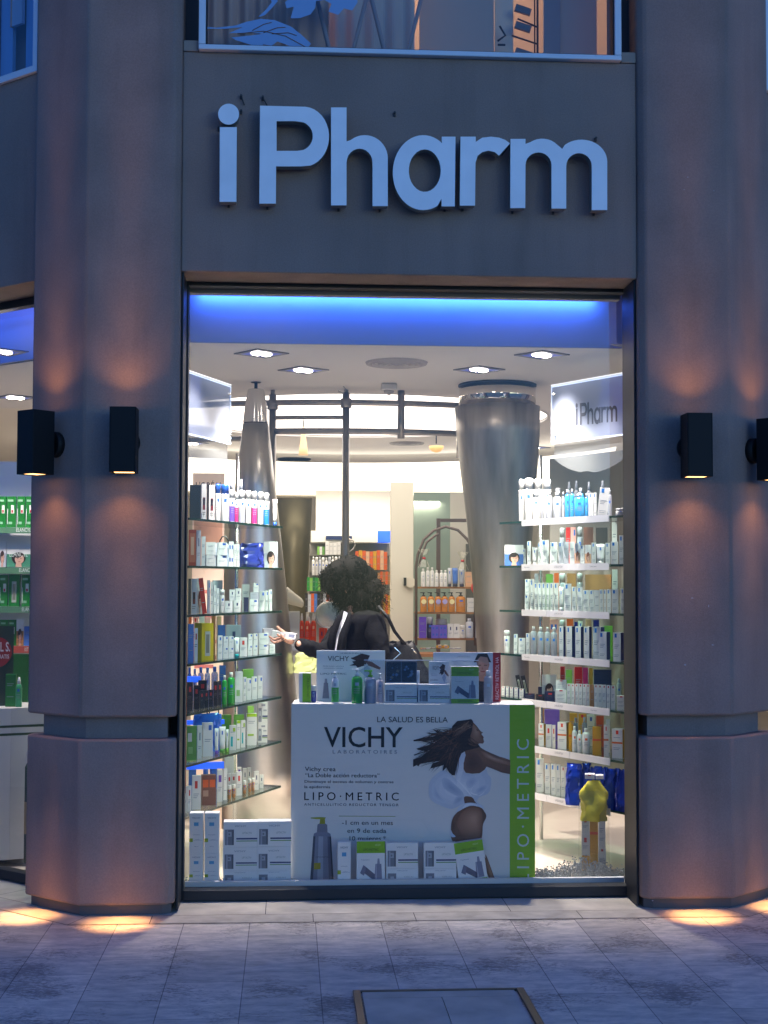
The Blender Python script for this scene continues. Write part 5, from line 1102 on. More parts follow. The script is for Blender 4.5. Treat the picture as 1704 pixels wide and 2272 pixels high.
# waist, hip and legs joined to the blouse
graded([(700, 1080), (760, 1065), (815, 1085), (850, 1140), (930, 1210), (960, 1250), (988, 1300), (980, 1350), (948, 1420), (942, 1540), (922, 1700), (960, 1800), (1010, 1900), (1130, 2165), (1060, 2165), (960, 1930), (860, 1850), (760, 1900), (690, 2175), (600, 2175), (603, 1900), (605, 1700), (570, 1660), (540, 1580), (540, 1480), (545, 1400), (575, 1320), (640, 1250), (710, 1190)], '5a3826', '7c5038', (780, 1450), 4)
graded([(700, 1250), (800, 1205), (900, 1220), (940, 1290), (935, 1430), (900, 1580), (800, 1600), (680, 1540), (620, 1440), (640, 1330)], '80543c', 'c09678', (835, 1340), 9)
graded([(545, 1420), (575, 1330), (600, 1400), (590, 1500), (560, 1560)], '5a3826', '422618', (565, 1450), 3)
graded([(600, 1640), (700, 1600), (850, 1640), (915, 1660), (905, 1740), (700, 1780), (605, 1760)], '5c3a28', '3c2218', (740, 1720), 5); graded([(602, 1760), (640, 1780), (690, 2175), (602, 2175)], '34201a', '241410', (630, 1990), 3, False); graded([(985, 1800), (1030, 1900), (1120, 2160), (1070, 2165), (1000, 1930)], '80543c', 'a47a5c', (1050, 2020), 4)
graded([(640, 1200), (700, 1160), (790, 1145), (880, 1160), (960, 1200), (940, 1215), (880, 1192), (790, 1185), (710, 1215), (630, 1262), (605, 1262)], 'dce2ee', 'f2f4fa', (780, 1165), 2); graded([(540, 1500), (560, 1540), (600, 1580), (560, 1590), (538, 1570)], 'dce2ee', 'f2f4fa', (560, 1555), 1)
# arm, shoulder and back
graded([(780, 380), (870, 400), (910, 440), (960, 470), (1040, 505), (1130, 540), (1200, 570), (1289, 600), (1289, 770), (1180, 752), (1060, 705), (985, 680), (960, 720), (900, 765), (800, 775), (720, 765), (690, 720), (690, 640), (720, 560), (700, 480)], '5a3826', '74482f', (880, 560), 5, False)
graded([(700, 600), (740, 500), (830, 490), (900, 560), (940, 660), (880, 740), (760, 760), (705, 710)], '5a3626', '331c12', (790, 640), 7)
graded([(900, 478), (980, 500), (1100, 560), (1289, 618), (1289, 660), (1100, 620), (960, 560)], '8a5c42', 'c0947a', (1040, 560), 5, False); graded([(1100, 535), (1200, 560), (1289, 590), (1289, 606), (1180, 580)], '6a4432', '8a5c44', (1200, 570), 2, False)
# head
graded([(790, 100), (830, 140), (860, 170), (880, 200), (905, 228), (935, 245), (912, 262), (930, 285), (945, 305), (938, 325), (950, 360), (935, 386), (890, 385), (860, 400), (800, 400), (760, 360), (740, 300), (740, 200)], '6a442f', '8e6248', (850, 290), 6, False)
graded([(800, 150), (850, 180), (890, 235), (895, 290), (850, 310), (810, 280)], '94684e', 'b48a6e', (850, 230), 4)
shape([(850, 205), (882, 216), (870, 224), (848, 214)], '2c1a12', LV[0] + .0001, True); shape([(918, 288), (945, 306), (915, 308)], '6c2c24', LV[0] + .0001, True); shape([(900, 245), (912, 262), (900, 262)], '4a2c1e', LV[0] + .0001, True); LV[0] += .00015
shape(hair, '2a1810', LV[0], True); LV[0] += .0001
rng = random.Random(12)
def strand(x0, y0, x1, y1, bend, w, h):
    n = 9; L_, R_ = [], []
    dx, dy = x1 - x0, y1 - y0; l = math.hypot(dx, dy); nx, ny = -dy / l, dx / l
    for i in range(n + 1):
        t = i / n; cx = x0 + dx * t + nx * bend * math.sin(math.pi * t); cy = y0 + dy * t + ny * bend * math.sin(math.pi * t); ww = w * (1 - t) ** .6 * (.3 + .7 * min(1, t * 4))
        L_.append((cx + nx * ww, cy + ny * ww)); R_.append((cx - nx * ww, cy - ny * ww))
    LV[0] += .000004; shape(L_ + R_[::-1], h, LV[0], True)
ends = [(45, 370), (80, 472), (50, 552), (44, 620), (60, 690), (110, 695), (235, 760), (190, 266), (290, 218), (420, 742), (540, 800), (260, 470), (150, 600), (300, 300), (350, 650), (470, 730), (120, 340), (200, 500)]
for q in range(120):
    e = rng.choice(ends); a = rng.uniform(2.2, 4.2); sx = 640 + 100 * math.cos(a) * rng.random(); sy = 330 + 170 * rng.uniform(-1, 1)
    strand(sx, sy, e[0] + rng.uniform(-10, 60), e[1] + rng.uniform(-25, 25), rng.uniform(-40, 40), rng.uniform(3, 9), rng.choice(['1c100a', '3c2416', '5c3a26', '2a1810', '70482e', '160c08']))
for q in range(26): strand(rng.uniform(690, 800), rng.uniform(85, 200), rng.uniform(520, 600), rng.uniform(200, 330), rng.uniform(-30, 10), rng.uniform(3, 8), rng.choice(['7c5c44', '9a785c', '5c3a26', '3c2416']))
for q in range(14): strand(rng.uniform(720, 780), rng.uniform(300, 400), rng.uniform(830, 910), rng.uniform(400, 440), rng.uniform(-12, 12), rng.uniform(3, 6), rng.choice(['7c5c44', '3c2416', '5c3a26']))
art.build('printed_artwork', [cm(h, .5) for h in am], ps)
# ---- printed boxes: helpers
def front_carton(name, x, y, z, w, d, h, rz, paint, label, group, tilt=0.0, col='f4f4f2', cat='box'):
    t = thing(name, label, cat, (x, y, z), rz, group); 
    MB().bx(-w / 2, w / 2, 0, d, 0, h).build('carton', cm(col, .4), t, .001, 1)
    mb = MB(); ms = []
    def R_(u0, u1, v0, v1, c, l=.0006):
        if c not in ms: ms.append(c)
        mb.quad([(-w / 2 + u0 * w, -l, v0 * h), (-w / 2 + u1 * w, -l, v0 * h), (-w / 2 + u1 * w, -l, v1 * h), (-w / 2 + u0 * w, -l, v1 * h)], ms.index(c))
    def T_(s, u, v, cap, uw, c='6a6e78', al='c', l=.0012):
        if c not in ms: ms.append(c)
        put_text(mb, s, (-w / 2 + u * w, -l, v * h), (1, 0, 0), (0, 0, 1), cap * h, ms.index(c), al, width=uw * w)
    def S_(pts, c, l=.0012):
        if c not in ms: ms.append(c)
        mb.quad([(-w / 2 + u * w, -l, v * h) for u, v in pts], ms.index(c))
    paint(R_, T_, S_); mb.build('print', [cm(c, .45) for c in ms], t)
    if tilt: t.rotation_euler = (0, tilt, rz)
    return t
def paint_pict(R_, T_, S_):
    T_('VICHY', .5, .80, .07, .34, '8a8e98'); R_(.05, .31, .08, .70, '7c828e'); R_(.09, .14, .08, .68, 'a4aab6', .001); R_(.13, .24, .42, .60, 'b4bac4', .001); R_(.15, .2, .47, .55, '7c828e', .0014); R_(.26, .31, .08, .68, '5c626e', .001)
    T_('LIFTACTIV', .70, .52, .08, .28, 'a4a8a0'); R_(.38, 1, .30, .36, '2c3a74'); R_(.38, 1, .22, .26, '8ab070')
def paint_pict_low(R_, T_, S_):
    T_('VICHY', .5, .86, .06, .34, '9a9ea8'); R_(.05, .31, .0, .74, '7c828e'); R_(.13, .24, .38, .56, 'b4bac4', .001); T_('CELLU', .70, .5, .08, .28, 'a4a8a0')
def paint_tall(R_, T_, S_):
    T_('VICHY', .5, .86, .045, .6, '7a8090'); R_(.33, .66, .68, .77, '58a8d8'); R_(.0, .26, .28, .37, 'a4b820'); T_('NORMADERM', .5, .45, .02, .5, '8a90a0'); T_('LIPO', .6, .33, .02, .3, '8a90a0'); R_(.3, .95, .32, .325, '9aa0b0'); T_('200 ml', .5, .16, .02, .3, '8a90a0')
def paint_green(R_, T_, S_):
    R_(0, 1, .74, 1, '86bd14'); T_('LIPO\u00b7METRIC', .5, .79, .055, .55, '4c6c10'); T_('VICHY', .74, .9, .04, .2, 'd8e8b0'); R_(0, 1, 0, .12, '86bd14'); T_('ANTICELULITICO', .5, .04, .045, .5, '34500c')
    S_([(.62, .14), (.9, .14), (.87, .50), (.66, .50)], '8488a0'); S_([(.72, .5), (.82, .5), (.80, .62), (.74, .62)], '9498ac'); S_([(.66, .14), (.71, .14), (.70, .50), (.68, .50)], 'b0b4c4', .0014)
    S_([(.18, .34), (.28, .46), (.70, .24), (.62, .13)], '5c6078'); S_([(.12, .30), (.24, .48), (.34, .42), (.26, .24)], '747890', .0014); T_('Tratamiento', .3, .58, .03, .3, '8a8e9c')
GP = 'white printed boxes stacked at the glass'
def at(px, y): p = P(px, 1800, y); return p.x
def hpx(n, y): return n / F * ((Vector((P(900, 1900, y))) - CAM).dot(fw))
def ladder(u0, u1, vs, conv, y, paints, labels, d=.07, name='product_box', rz=0.0):
    """stack of cartons: vs = edges from the bottom up, in crop pixels"""
    x0 = conv(u0, 0)[0]; x1 = conv(u1, 0)[0]; x = at((x0 + x1) / 2, y); w = hpx(x1 - x0, y); z = FZ + .001
    for i in range(len(vs) - 1):
        zt = P((x0 + x1) / 2, conv(0, vs[i + 1])[1], y).z; h = zt - z
        front_carton(name, x + .0007 * (-1) ** i, y + .001 * i, z, w, d, h - .0008, rz + .006 * (-1) ** i, paints[i], labels[i], GP); z = zt
cf = lambda u, v: (380 + u / 4.097, 1450 + v / 4.097)
ladder(168, 292, [2150, 1815, 1450], cf, .40, [paint_tall] * 2, ['tall narrow white box at the bottom of the stack nearest the left frame', 'tall narrow white box on top of the stack nearest the left frame'])
ladder(305, 436, [2150, 1815, 1450], cf, .40, [paint_tall] * 2, ['tall narrow white box, bottom one of the second slim stack from the left frame', 'tall narrow white box, top one of the second slim stack from the left frame'])
ladder(476, 781, [2190, 1975, 1760, 1530], cf, .405, [paint_pict_low, paint_pict, paint_pict], ['wide white jar box, %s of the stack between slim boxes and its twin stack' % s for s in ('bottom', 'middle', 'top')], .08)
ladder(785, 1090, [2190, 1970, 1755, 1525], cf, .405, [paint_pict_low, paint_pict, paint_pict], ['wide white jar box, %s of the stack touching the large poster' % s for s in ('bottom', 'middle', 'top')], .08)
cp = lambda u, v: (620 + u * .36166, 1530 + v * .36164)
yf = .36
ladder(357, 438, [1215, 935], cp, yf, [paint_tall], ['slim white box standing beside the printed bottle on the large poster'], .05)
ladder(474, 648, [1215, 930], cp, yf, [paint_green], ['upright green and white box in front of the middle of the poster'], .04, 'gift_box')
ladder(655, 852, [1215, 1098, 940], cp, yf, [paint_pict_low, paint_pict], ['wide white jar box, %s of the stack right of the upright green box' % s for s in ('lower', 'upper')], .04)
ladder(887, 1086, [1215, 1098, 940], cp, yf, [paint_pict_low, paint_pict], ['wide white jar box, %s of the stack left of the tilted green box' % s for s in ('lower', 'upper')], .04)
x0 = at(cp(1205, 0)[0], yf); w = hpx(178 * .36166, yf); h = hpx(262 * .36164, yf)
front_carton('gift_box', x0 - .01, yf, FZ + .008, w, .04, h, 0, paint_green, 'green and white box tilted against the right part of the poster', GP, tilt=-R(8))
# ---- goods on top of the stand
TZ = FZ + PH + .0015
def on_top(px, off):
    p, d, nn = line_pt(PA, PB, px, -off, 1); v = Vector((p.x, p.y, TZ)); return v, (v - CAM).dot(fw) / F
ct = lambda u, v: (640 + u / 3.1302, 1430 + v / 3.1302)
def top_card(u0, u1, v0, off, name, label, paint, col='f4f4f2', d=.008, cat='sign', vb=None):
    xc = ct((u0 + u1) / 2, 0)[0]; p, s = on_top(xc, off); yb = pj(p)[1]; h = (yb - ct(0, v0)[1]) * s; w = (u1 - u0) / 3.1302 * s
    return front_carton(name, p.x, p.y, p.z, w, d, h, PRZ, paint, label, None, col=col, cat=cat)
def paint_mini(R_, T_, S_):
    T_('LA SALUD ES BELLA', .5, .93, .025, .3, '5a5e68'); T_('VICHY', .32, .79, .10, .31, '14161c'); T_('LIPO\u00b7METRIC', .25, .52, .035, .38, '3a3e48'); T_('Doble accion reductora', .25, .68, .02, .3, '5a5e68'); T_('anticelulitico reductor', .25, .64, .018, .28, '5a5e68')
    S_([(.50, .84), (.66, .94), (.78, .90), (.72, .72)], '3a2018'); S_([(.52, .78), (.70, .84), (.70, .70), (.60, .66)], '341c14', .0014); S_([(.48, .70), (.68, .82), (.72, .74), (.60, .70)], '2c1810', .0016); S_([(.50, .86), (.62, .86), (.70, .80), (.56, .82)], '4a2c20', .0018)
    S_([(.70, .80), (.80, .78), (.94, .66), (.92, .62), (.76, .70)], '7c5040', .002); S_([(.62, .60), (.74, .70), (.82, .60), (.74, .46)], 'b8c4d8', .002)
    S_([(.09, .05), (.19, .05), (.17, .36), (.11, .36)], '747888'); S_([(.12, .36), (.16, .36), (.155, .44), (.125, .44)], '84889a')
top_card(195, 672, 42, .17, 'poster_card', 'small white poster card with streaming brown hair, left on the stand top', paint_mini)
top_card(975, 1122, 118, .13, 'poster_card', 'smallest white poster card behind the jar boxes on the stand top', paint_mini)
def paint_face(R_, T_, S_):
    T_('VICHY', .40, .74, .10, .22, 'c0c8d4'); T_('LABORATOIRES', .45, .90, .03, .2, '9aa4b4')
    S_([(.60, .80), (.66, .97), (.80, .98), (.86, .80)], '1c1620'); S_([(.63, .84), (.67, .92), (.80, .92), (.84, .78), (.82, .60), (.75, .50), (.68, .58)], 'b08878', .0014) if False else None
    S_([(.635, .82), (.70, .92), (.80, .90), (.835, .76)], 'b08878', .0014); S_([(.635, .82), (.835, .76), (.80, .58), (.70, .54)], 'a87e70', .0014); S_([(.66, .60), (.80, .60), (.83, .40), (.68, .42)], '9c7466', .0013)
    S_([(.66, .745), (.71, .75), (.71, .735), (.66, .73)], '2c1c20', .0018); S_([(.75, .75), (.80, .745), (.80, .73), (.75, .735)], '2c1c20', .0018); S_([(.70, .625), (.77, .625), (.76, .60), (.71, .60)], '843c3c', .0018); S_([(.72, .70), (.735, .70), (.745, .655), (.715, .655)], '8c6458', .0017)
    S_([(.60, .46), (.74, .42), (.86, .30), (.86, 0), (.62, 0)], '1c1824', .0012); R_(.885, 1, 0, 1, 'a01828', .002)
tc = top_card(1005, 1474, 56, .16, 'poster_card', 'pale poster card with dark-haired face and red edge, right on the stand top', paint_face, 'c8d2e0')
mb = MB(); ww = (1474 - 1005) / 3.1302 * on_top(1030, .16)[1]; hh = (56 - 400) / -3.1302 * on_top(1030, .16)[1]
put_text(mb, 'REACTIV RETINOL HA', (ww / 2 - ww * .028, -.0032, hh * .05), (0, 0, 1), (-1, 0, 0), ww * .05, 0, 'l', width=hh * .85); mb.build('edge_lettering', cm('f0d8dc'), tc)
def paint_lipo(R_, T_, S_): R_(.30, 1, 0, 1, '8cc414'); 
t = top_card(75, 158, 200, .10, 'gift_box', 'upright white and green box at the left end of the stand top', paint_lipo, d=.05, cat='box')
mb = MB(); hh = 215 / 3.1302 * on_top(680, .1)[1]; put_text(mb, 'LIPO\u00b7METRIC', (.024, -.0012, hh * .12), (0, 0, 1), (-1, 0, 0), .014, 0, 'l', width=hh * .7); mb.build('side_lettering', cm('4c6c10'), t)
for (u0, u1, v0, kind, c_, cap, low, lb, off, sty) in ((160, 195, 285, 'jar', '2c3a8c', 'f0efe9', None, 'small dark blue jar between the upright green box and small poster', .11, ''), (300, 352, 190, 'pump', 'd4dce8', 'd4dce8', '44a850', 'clear pump bottle with green lower half before the small poster', .05, ''), (440, 516, 170, 'pump', '2c9a44', 'dfe6ee', None, 'green pump bottle with pale cap on the stand top', .05, ''), (530, 610, 178, 'pump', '8c98b0', '7cd020', None, 'grey pump bottle with lime pump head on the stand top', .05, ''),
    (612, 662, 200, 'pump', 'e4d4da', 'e4e8ee', None, 'pale pink pump bottle right of the grey one on the stand top', .10, ''), (1356, 1416, 182, 'lip', 'c4c8d0', 'dfe3e8', None, 'clear capped bottle in front of the face poster card', .05, 'clear'), (888, 912, 180, 'tube', 'e8eaf0', '2c54b0', None, 'thin white tube with blue cap between the jar boxes', .12, '')):
    xc = ct((u0 + u1) / 2, 0)[0]; p, s = on_top(xc, off); h = (pj(p)[1] - ct(0, v0)[1]) * s
    product(kind, (u1 - u0) / 3.1302 * s, h, tuple(p), PRZ, lb, 'bottles on the stand top', col=c_, cap=cap, low=low, sty=sty or 'sq', mark='9ab0c8')
top_card(668, 893, 278, .07, 'product_box', 'white jar box beneath the dark framed pictures on the stand top', paint_pict, d=.09, cat='box'); top_card(900, 1120, 278, .07, 'product_box', 'white jar box beneath the smallest poster card on the stand top', paint_pict, d=.06, cat='box')
top_card(1130, 1322, 155, .06, 'gift_box', 'green and white box standing before the face poster card', paint_green, d=.04, cat='box')
def paint_pair(R_, T_, S_):
    rng = random.Random(2)
    for k in (0, 1):
        R_(.03 + .49 * k, .48 + .49 * k, .05, .95, '2c3444')
        for i in range(9):
            u = .08 + .49 * k + rng.random() * .3; v = .15 + rng.random() * .6; a = rng.uniform(.02, .07); S_([(u - a, v), (u, v + a * 1.4), (u + a, v + .02), (u + .01, v - a)], rng.choice(['5c7088', '4878a8', '8c7c64', '6a88a8']), .0012 + .0002 * i)
    S_([(0, 0), (1, 0), (1, .05), (0, .05)], '9cb0c8', .001)
xc = ct(785, 0)[0]; p, s = on_top(xc, .09); hb = (pj(p)[1] - ct(0, 270)[1]) * s
front_carton('framed_pictures', p.x, p.y, p.z + hb, 215 / 3.1302 * s, .012, 155 / 3.1302 * s, PRZ, paint_pair, 'pair of dark pictures in a clear frame standing on a jar box', None, col='5c6a7c', cat='picture frame')
# clear acrylic riser standing across the top
t = thing('acrylic_guard', 'long clear acrylic guard across the top of the poster stand', 'guard', tuple(on_top(ct(525, 0)[0], .025)[0]), PRZ)
L_ = (on_top(ct(1320, 0)[0], .025)[0] - on_top(ct(525, 0)[0], .025)[0]).length
MB().bx(0, L_, 0, .004, 0, 295 / 3.1302 * s).build('sheet', glass_mat('guard_glass', (.9, .94, .97), 1.2), t)
MB().bx(0, L_, -.001, .005, 295 / 3.1302 * s + .0005, 295 / 3.1302 * s + .004).build('edge', cm('c4d4ea'), t)
# red banner edge beside the left frame
t = MB().bx(-.012, .012, 0, .006, 0, 1.0).build('banner', mat('red_banner', (.45, .03, .03), .5), loc=(P(408, 1600, .345).x, .345, P(408, 1760, .345).z))
t.scale.z = P(408, 1425, .345).z - t.location.z; tag(t, 'narrow red banner edge hanging inside the glass at the left frame', 'banner')
# ================================================================ PERSON
skin_m = mat('skin', (.50, .27, .19), .5); blackj = mat('black_jacket', (.006, .006, .007), .95, bump=.6, bscale=40, spec=.15); hairm = mat('dark_hair', (.007, .005, .004), .8, spec=.2)
def skin_obj(name, nodes, edges, m, parent, sub=2, root=0):
    me = bpy.data.meshes.new(name); me.from_pydata([n[0] for n in nodes], edges, []); o = bpy.data.objects.new(name, me); COL.objects.link(o)
    o.parent = parent; o.modifiers.new('skin', 'SKIN')
    sv = me.skin_vertices[0].data
    for i, n in enumerate(nodes): r = n[1]; sv[i].radius = r if isinstance(r, tuple) else (r, r); sv[i].use_root = (i == root)
    md = o.modifiers.new('sub', 'SUBSURF'); md.levels = sub; md.render_levels = sub
    o.modifiers['skin'].use_smooth_shade = True; me.materials.append(m); return o
WY = 2.2
root = Vector((P(580 + 950 / 4.366, 1300, WY).x, WY, FZ)); pr = thing('person', 'woman with big curly dark hair and black jacket holding out a small white box', 'person', tuple(root))
def W(u, v, Y=WY): return tuple(P(580 + u / 4.366, 1220 + v / 4.364, Y) - root)
def V(t): return Vector(t)
pel = W(960, 1430); nodes = [(pel, (.13, .10)), (W(940, 1200), (.105, .085)), (W(935, 950), (.13, .09)), (W(925, 740), (.13, .085)), (W(895, 610), (.05, .05)), (W(860, 500), (.045, .045)), (W(835, 420), (.05, .055)), (W(850, 300), (.06, .075)),
 (W(800, 690, 2.36), .052), (W(610, 1000, 2.05), .036), (W(345, 905, 1.80), .024), (W(1050, 740, 2.07), .045), (W(1150, 1000, 1.98), .036), (W(1050, 1250, 1.96), .026), (W(1010, 1330, 1.96), .03)]
hipl = V(pel) + V((.0, -.08, -.05)); hipr = V(pel) + V((.0, .08, -.05))
legs = []
for h_, sx in ((hipl, -.02), (hipr, .04)):
    legs += [(tuple(h_), .085), (h_[0] + sx - .02, h_[1], .47), (h_[0] + sx, h_[1], .09)]
legn = [(tuple(hipl), .085), ((hipl[0] - .03, hipl[1], .46), .055), ((hipl[0], hipl[1], .08), .036), ((hipl[0] - .14, hipl[1], .035), .03), (tuple(hipr), .085), ((hipr[0] + .01, hipr[1], .46), .055), ((hipr[0] + .05, hipr[1], .08), .036), ((hipr[0] - .09, hipr[1], .035), .03)]
b0 = len(nodes); nodes += legn
ed = [(0, 1), (1, 2), (2, 3), (3, 4), (4, 5), (5, 6), (6, 7), (3, 8), (8, 9), (9, 10), (3, 11), (11, 12), (12, 13), (13, 14), (0, b0), (b0, b0 + 1), (b0 + 1, b0 + 2), (b0 + 2, b0 + 3), (0, b0 + 4), (b0 + 4, b0 + 5), (b0 + 5, b0 + 6), (b0 + 6, b0 + 7)]
skin_obj('body', nodes, ed, skin_m, pr)
# face: profile looking down to the left
fc = MB(); hc = V(W(805, 385, 2.23)); 
for i in range(1): fc.lathe([(.0, -.115), (.035, -.105), (.055, -.07), (.07, -.02), (.076, .03), (.07, .075), (.045, .10), (0, .112)], (0, 0, 0), 24, sx=1.15, caps=False)
hm = Matrix.Translation(hc) @ Matrix.Rotation(R(-28), 4, 'Y')
hd = MB().add(fc, hm)
def hp(x, y, z): return tuple(hm @ V((x, y, z)))
hd.tube([hp(-.074, 0, .03), hp(-.092, 0, .0), (hp(-.104, 0, -.022)), hp(-.082, 0, -.032)], [.009, .011, .013, .010], 8)
hd.tube([hp(-.07, -.02, -.058), hp(-.084, 0, -.056), hp(-.07, .02, -.058)], .007, 6); hd.tube([hp(-.06, -.012, -.10), hp(-.074, 0, -.098), hp(-.06, .012, -.10)], .012, 8)
hd.build('head', skin_m, pr)
ey = MB()
for s in (-1, 1): ey.lathe([(.0, -.009), (.009, 0), (0, .009)], hp(-.070, s * .03, .012), 10, caps=False)
ey.build('eyes', cm('2a2020'), pr)
MB().tube([hp(0, -.078, .02), hp(.008, -.084, .0), hp(0, -.078, -.02)], .01, 8).build('ear', skin_m, pr)
# jacket, trousers, shoes, shirt
jn = [(W(950, 1380), (.165, .13)), (W(940, 1180), (.15, .115)), (W(945, 950), (.165, .115)), (W(950, 760), (.155, .11)), (W(905, 600), (.09, .08)), (W(800, 700, 2.36), .070), (W(615, 990, 2.06), .056), (W(480, 955, 1.93), .050), (W(348, 912, 1.805), .043), (W(1085, 735, 2.05), .088), (W(1165, 1000, 1.98), .058), (W(1080, 1220, 1.96), .045)]
skin_obj('jacket', jn, [(0, 1), (1, 2), (2, 3), (3, 4), (3, 5), (5, 6), (6, 7), (7, 8), (3, 9), (9, 10), (10, 11)], blackj, pr, 3)
jk = [c for c in pr.children if c.name.startswith('jacket')][0]; tx = bpy.data.textures.new('cloth_folds', 'CLOUDS'); tx.noise_scale = .055; tx.noise_depth = 1
dm_ = jk.modifiers.new('folds', 'DISPLACE'); dm_.texture = tx; dm_.strength = .022; dm_.mid_level = .5
tn = [(tuple(V(pel) + V((0, 0, .03))), (.14, .11)), (tuple(hipl), .095), ((hipl[0] - .03, hipl[1], .46), .066), ((hipl[0], hipl[1], .10), .05), (tuple(hipr), .095), ((hipr[0] + .01, hipr[1], .46), .066), ((hipr[0] + .05, hipr[1], .10), .05)]
skin_obj('trousers', tn, [(0, 1), (1, 2), (2, 3), (0, 4), (4, 5), (5, 6)], mat('dark_jeans', (.02, .025, .05), .8), pr, 2)
for h_, dx in ((hipl, 0), (hipr, .05)):
    skin_obj('shoe', [((h_[0] + dx, h_[1], .055), .045), ((h_[0] + dx - .08, h_[1], .04), .04), ((h_[0] + dx - .15, h_[1], .032), .03)], [(0, 1), (1, 2)], blackj, pr, 2)
sh_ = MB(); pts = [W(800, 590, 2.05), W(850, 620, 2.03), W(815, 700, 2.02), W(770, 800, 2.0), W(745, 900, 2.0), W(735, 975, 2.0), W(690, 975, 2.03), W(705, 880, 2.03), W(745, 780, 2.04), W(780, 680, 2.05)]
sh_.quad(pts); sh_.quad([tuple(V(p) + V((.0, .05, 0))) for p in pts][::-1])
for i in range(len(pts)): a, b_ = V(pts[i]), V(pts[(i + 1) % len(pts)]); sh_.quad([a, b_, b_ + V((0, .05, 0)), a + V((0, .05, 0))])
sh_.build('shirt', cm('e4e4ee', .8), pr)
lap = MB(); lap.tube([W(860, 610, 2.02), W(830, 720, 1.99), W(790, 830, 1.98), W(770, 980, 1.98)], [.012, .022, .026, .03], 8); lap.tube([W(790, 590, 2.07), W(735, 700, 2.03), W(690, 820, 2.02), W(668, 980, 2.02)], [.01, .02, .024, .028], 8); lap.build('lapel', blackj, pr)
# hand: palm and five separate fingers closed on the box
wr = V(W(318, 890, 1.80)); pc_ = V(W(215, 858, 1.77)); 
skin_obj('palm', [(tuple(wr), .022), (tuple(V(W(265, 880, 1.785))), (.030, .020)), (tuple(pc_), (.036, .018))], [(0, 1), (1, 2)], skin_m, pr, 2)
fing = [[(205, 850), (160, 858), (120, 868), (88, 848), (64, 832)], [(208, 868), (165, 885), (125, 900), (98, 885), (85, 865)], [(215, 840), (185, 838), (160, 825), (150, 812)], [(222, 850), (205, 850), (195, 832), (188, 815)]]
for i, fpts in enumerate(fing):
    n_ = len(fpts); skin_obj('finger', [(W(u, v, 1.755 - .006 * i - .004 * j), .0095 - .0012 * j) for j, (u, v) in enumerate(fpts)], [(j, j + 1) for j in range(n_ - 1)], skin_m, pr, 1)
skin_obj('thumb', [(W(235, 840, 1.78), .013), (W(215, 795, 1.79), .0115), (W(178, 770, 1.79), .0105), (W(148, 738, 1.79), .0075)], [(0, 1), (1, 2), (2, 3)], skin_m, pr, 1)
a = P(580 + 210 / 4.366, 1220 + 828 / 4.364, 1.775)
mb, hx = carton_mb(.145, .05, .036, 'dcdce0', [(.72, .95, .3, .8, '8a90a8')]); t = mb.build('held_box', [cm(x, .4) for x in hx], loc=(a.x, a.y, a.z - .016)); t.rotation_euler = (0, R(8), R(-8)); tag(t, 'small white box gripped in the hand of the woman', 'box')
# hair: curls over a full core
hr = MB(); rng = random.Random(21)
cl = [(870, 640, .055), (960, 690, .055), (1040, 660, .05), (800, 560, .03), (1090, 350, .06), (1110, 440, .055), (1080, 540, .05), (760, 440, .045), (640, 330, .030), (620, 235, .035), (940, 610, .07), (1020, 600, .05), (880, 150, .07), (900, 200, .105), (830, 190, .10), (740, 215, .085), (680, 230, .062), (655, 275, .045), (735, 320, .075), (720, 390, .05), (980, 290, .11), (900, 330, .13), (1040, 400, .085), (960, 450, .11), (860, 470, .085), (1060, 470, .06), (900, 570, .06), (800, 330, .09), (980, 540, .06)]
cents = [(V(W(u, v, WY + rng.uniform(-.02, .03))), r) for u, v, r in cl]
for c_, r in cents:
    rows, n = 7, 12; k = len(hr.v)
    for j in range(rows + 1):
        th = math.pi * j / rows
        for i in range(n):
            a = 2 * math.pi * i / n; rr = r * .88 * (1 + rng.uniform(-.05, .05)); hr.v.append((c_.x + rr * math.sin(th) * math.cos(a), c_.y + rr * .85 * math.sin(th) * math.sin(a), c_.z + rr * math.cos(th)))
    for j in range(rows):
        for i in range(n): hr.f.append((k + j * n + i, k + j * n + (i + 1) % n, k + (j + 1) * n + (i + 1) % n, k + (j + 1) * n + i)); hr.m.append(0); hr.sm.append(True)
for q in range(1500):
    c_, r = rng.choice(cents); u = Vector((rng.gauss(0, 1), rng.gauss(-.3, 1), rng.gauss(0, 1))).normalized(); p0 = c_ + Vector((u.x * r, u.y * r * .85, u.z * r)) * .84
    dirn = (u * rng.choice((.15, .25, .4)) + Vector((rng.uniform(-.1, .6), 0, -1))).normalized(); L = rng.uniform(.05, .11); sdv = dirn.cross(u).normalized(); pts = []
    ph = rng.uniform(0, 6.28); amp = rng.uniform(.006, .013); fr = rng.uniform(2, 3.4)
    for j in range(9):
        t_ = j / 8; pts.append(p0 + dirn * L * t_ + sdv * amp * math.sin(ph + fr * 6.28 * t_) + u * amp * (.6 + math.cos(ph + fr * 6.28 * t_)))
    if False: pass
    hr.tube(pts, [.0026 * (1 - .7 * j / 8) for j in range(9)], 4, rng.choice((0, 1, 1, 2)), caps=False)
hr.build('hair', [hairm, mat('hair_strand', (.008, .006, .005), .6, spec=.2), mat('hair_strand_brown', (.018, .010, .007), .6, spec=.2)], pr)
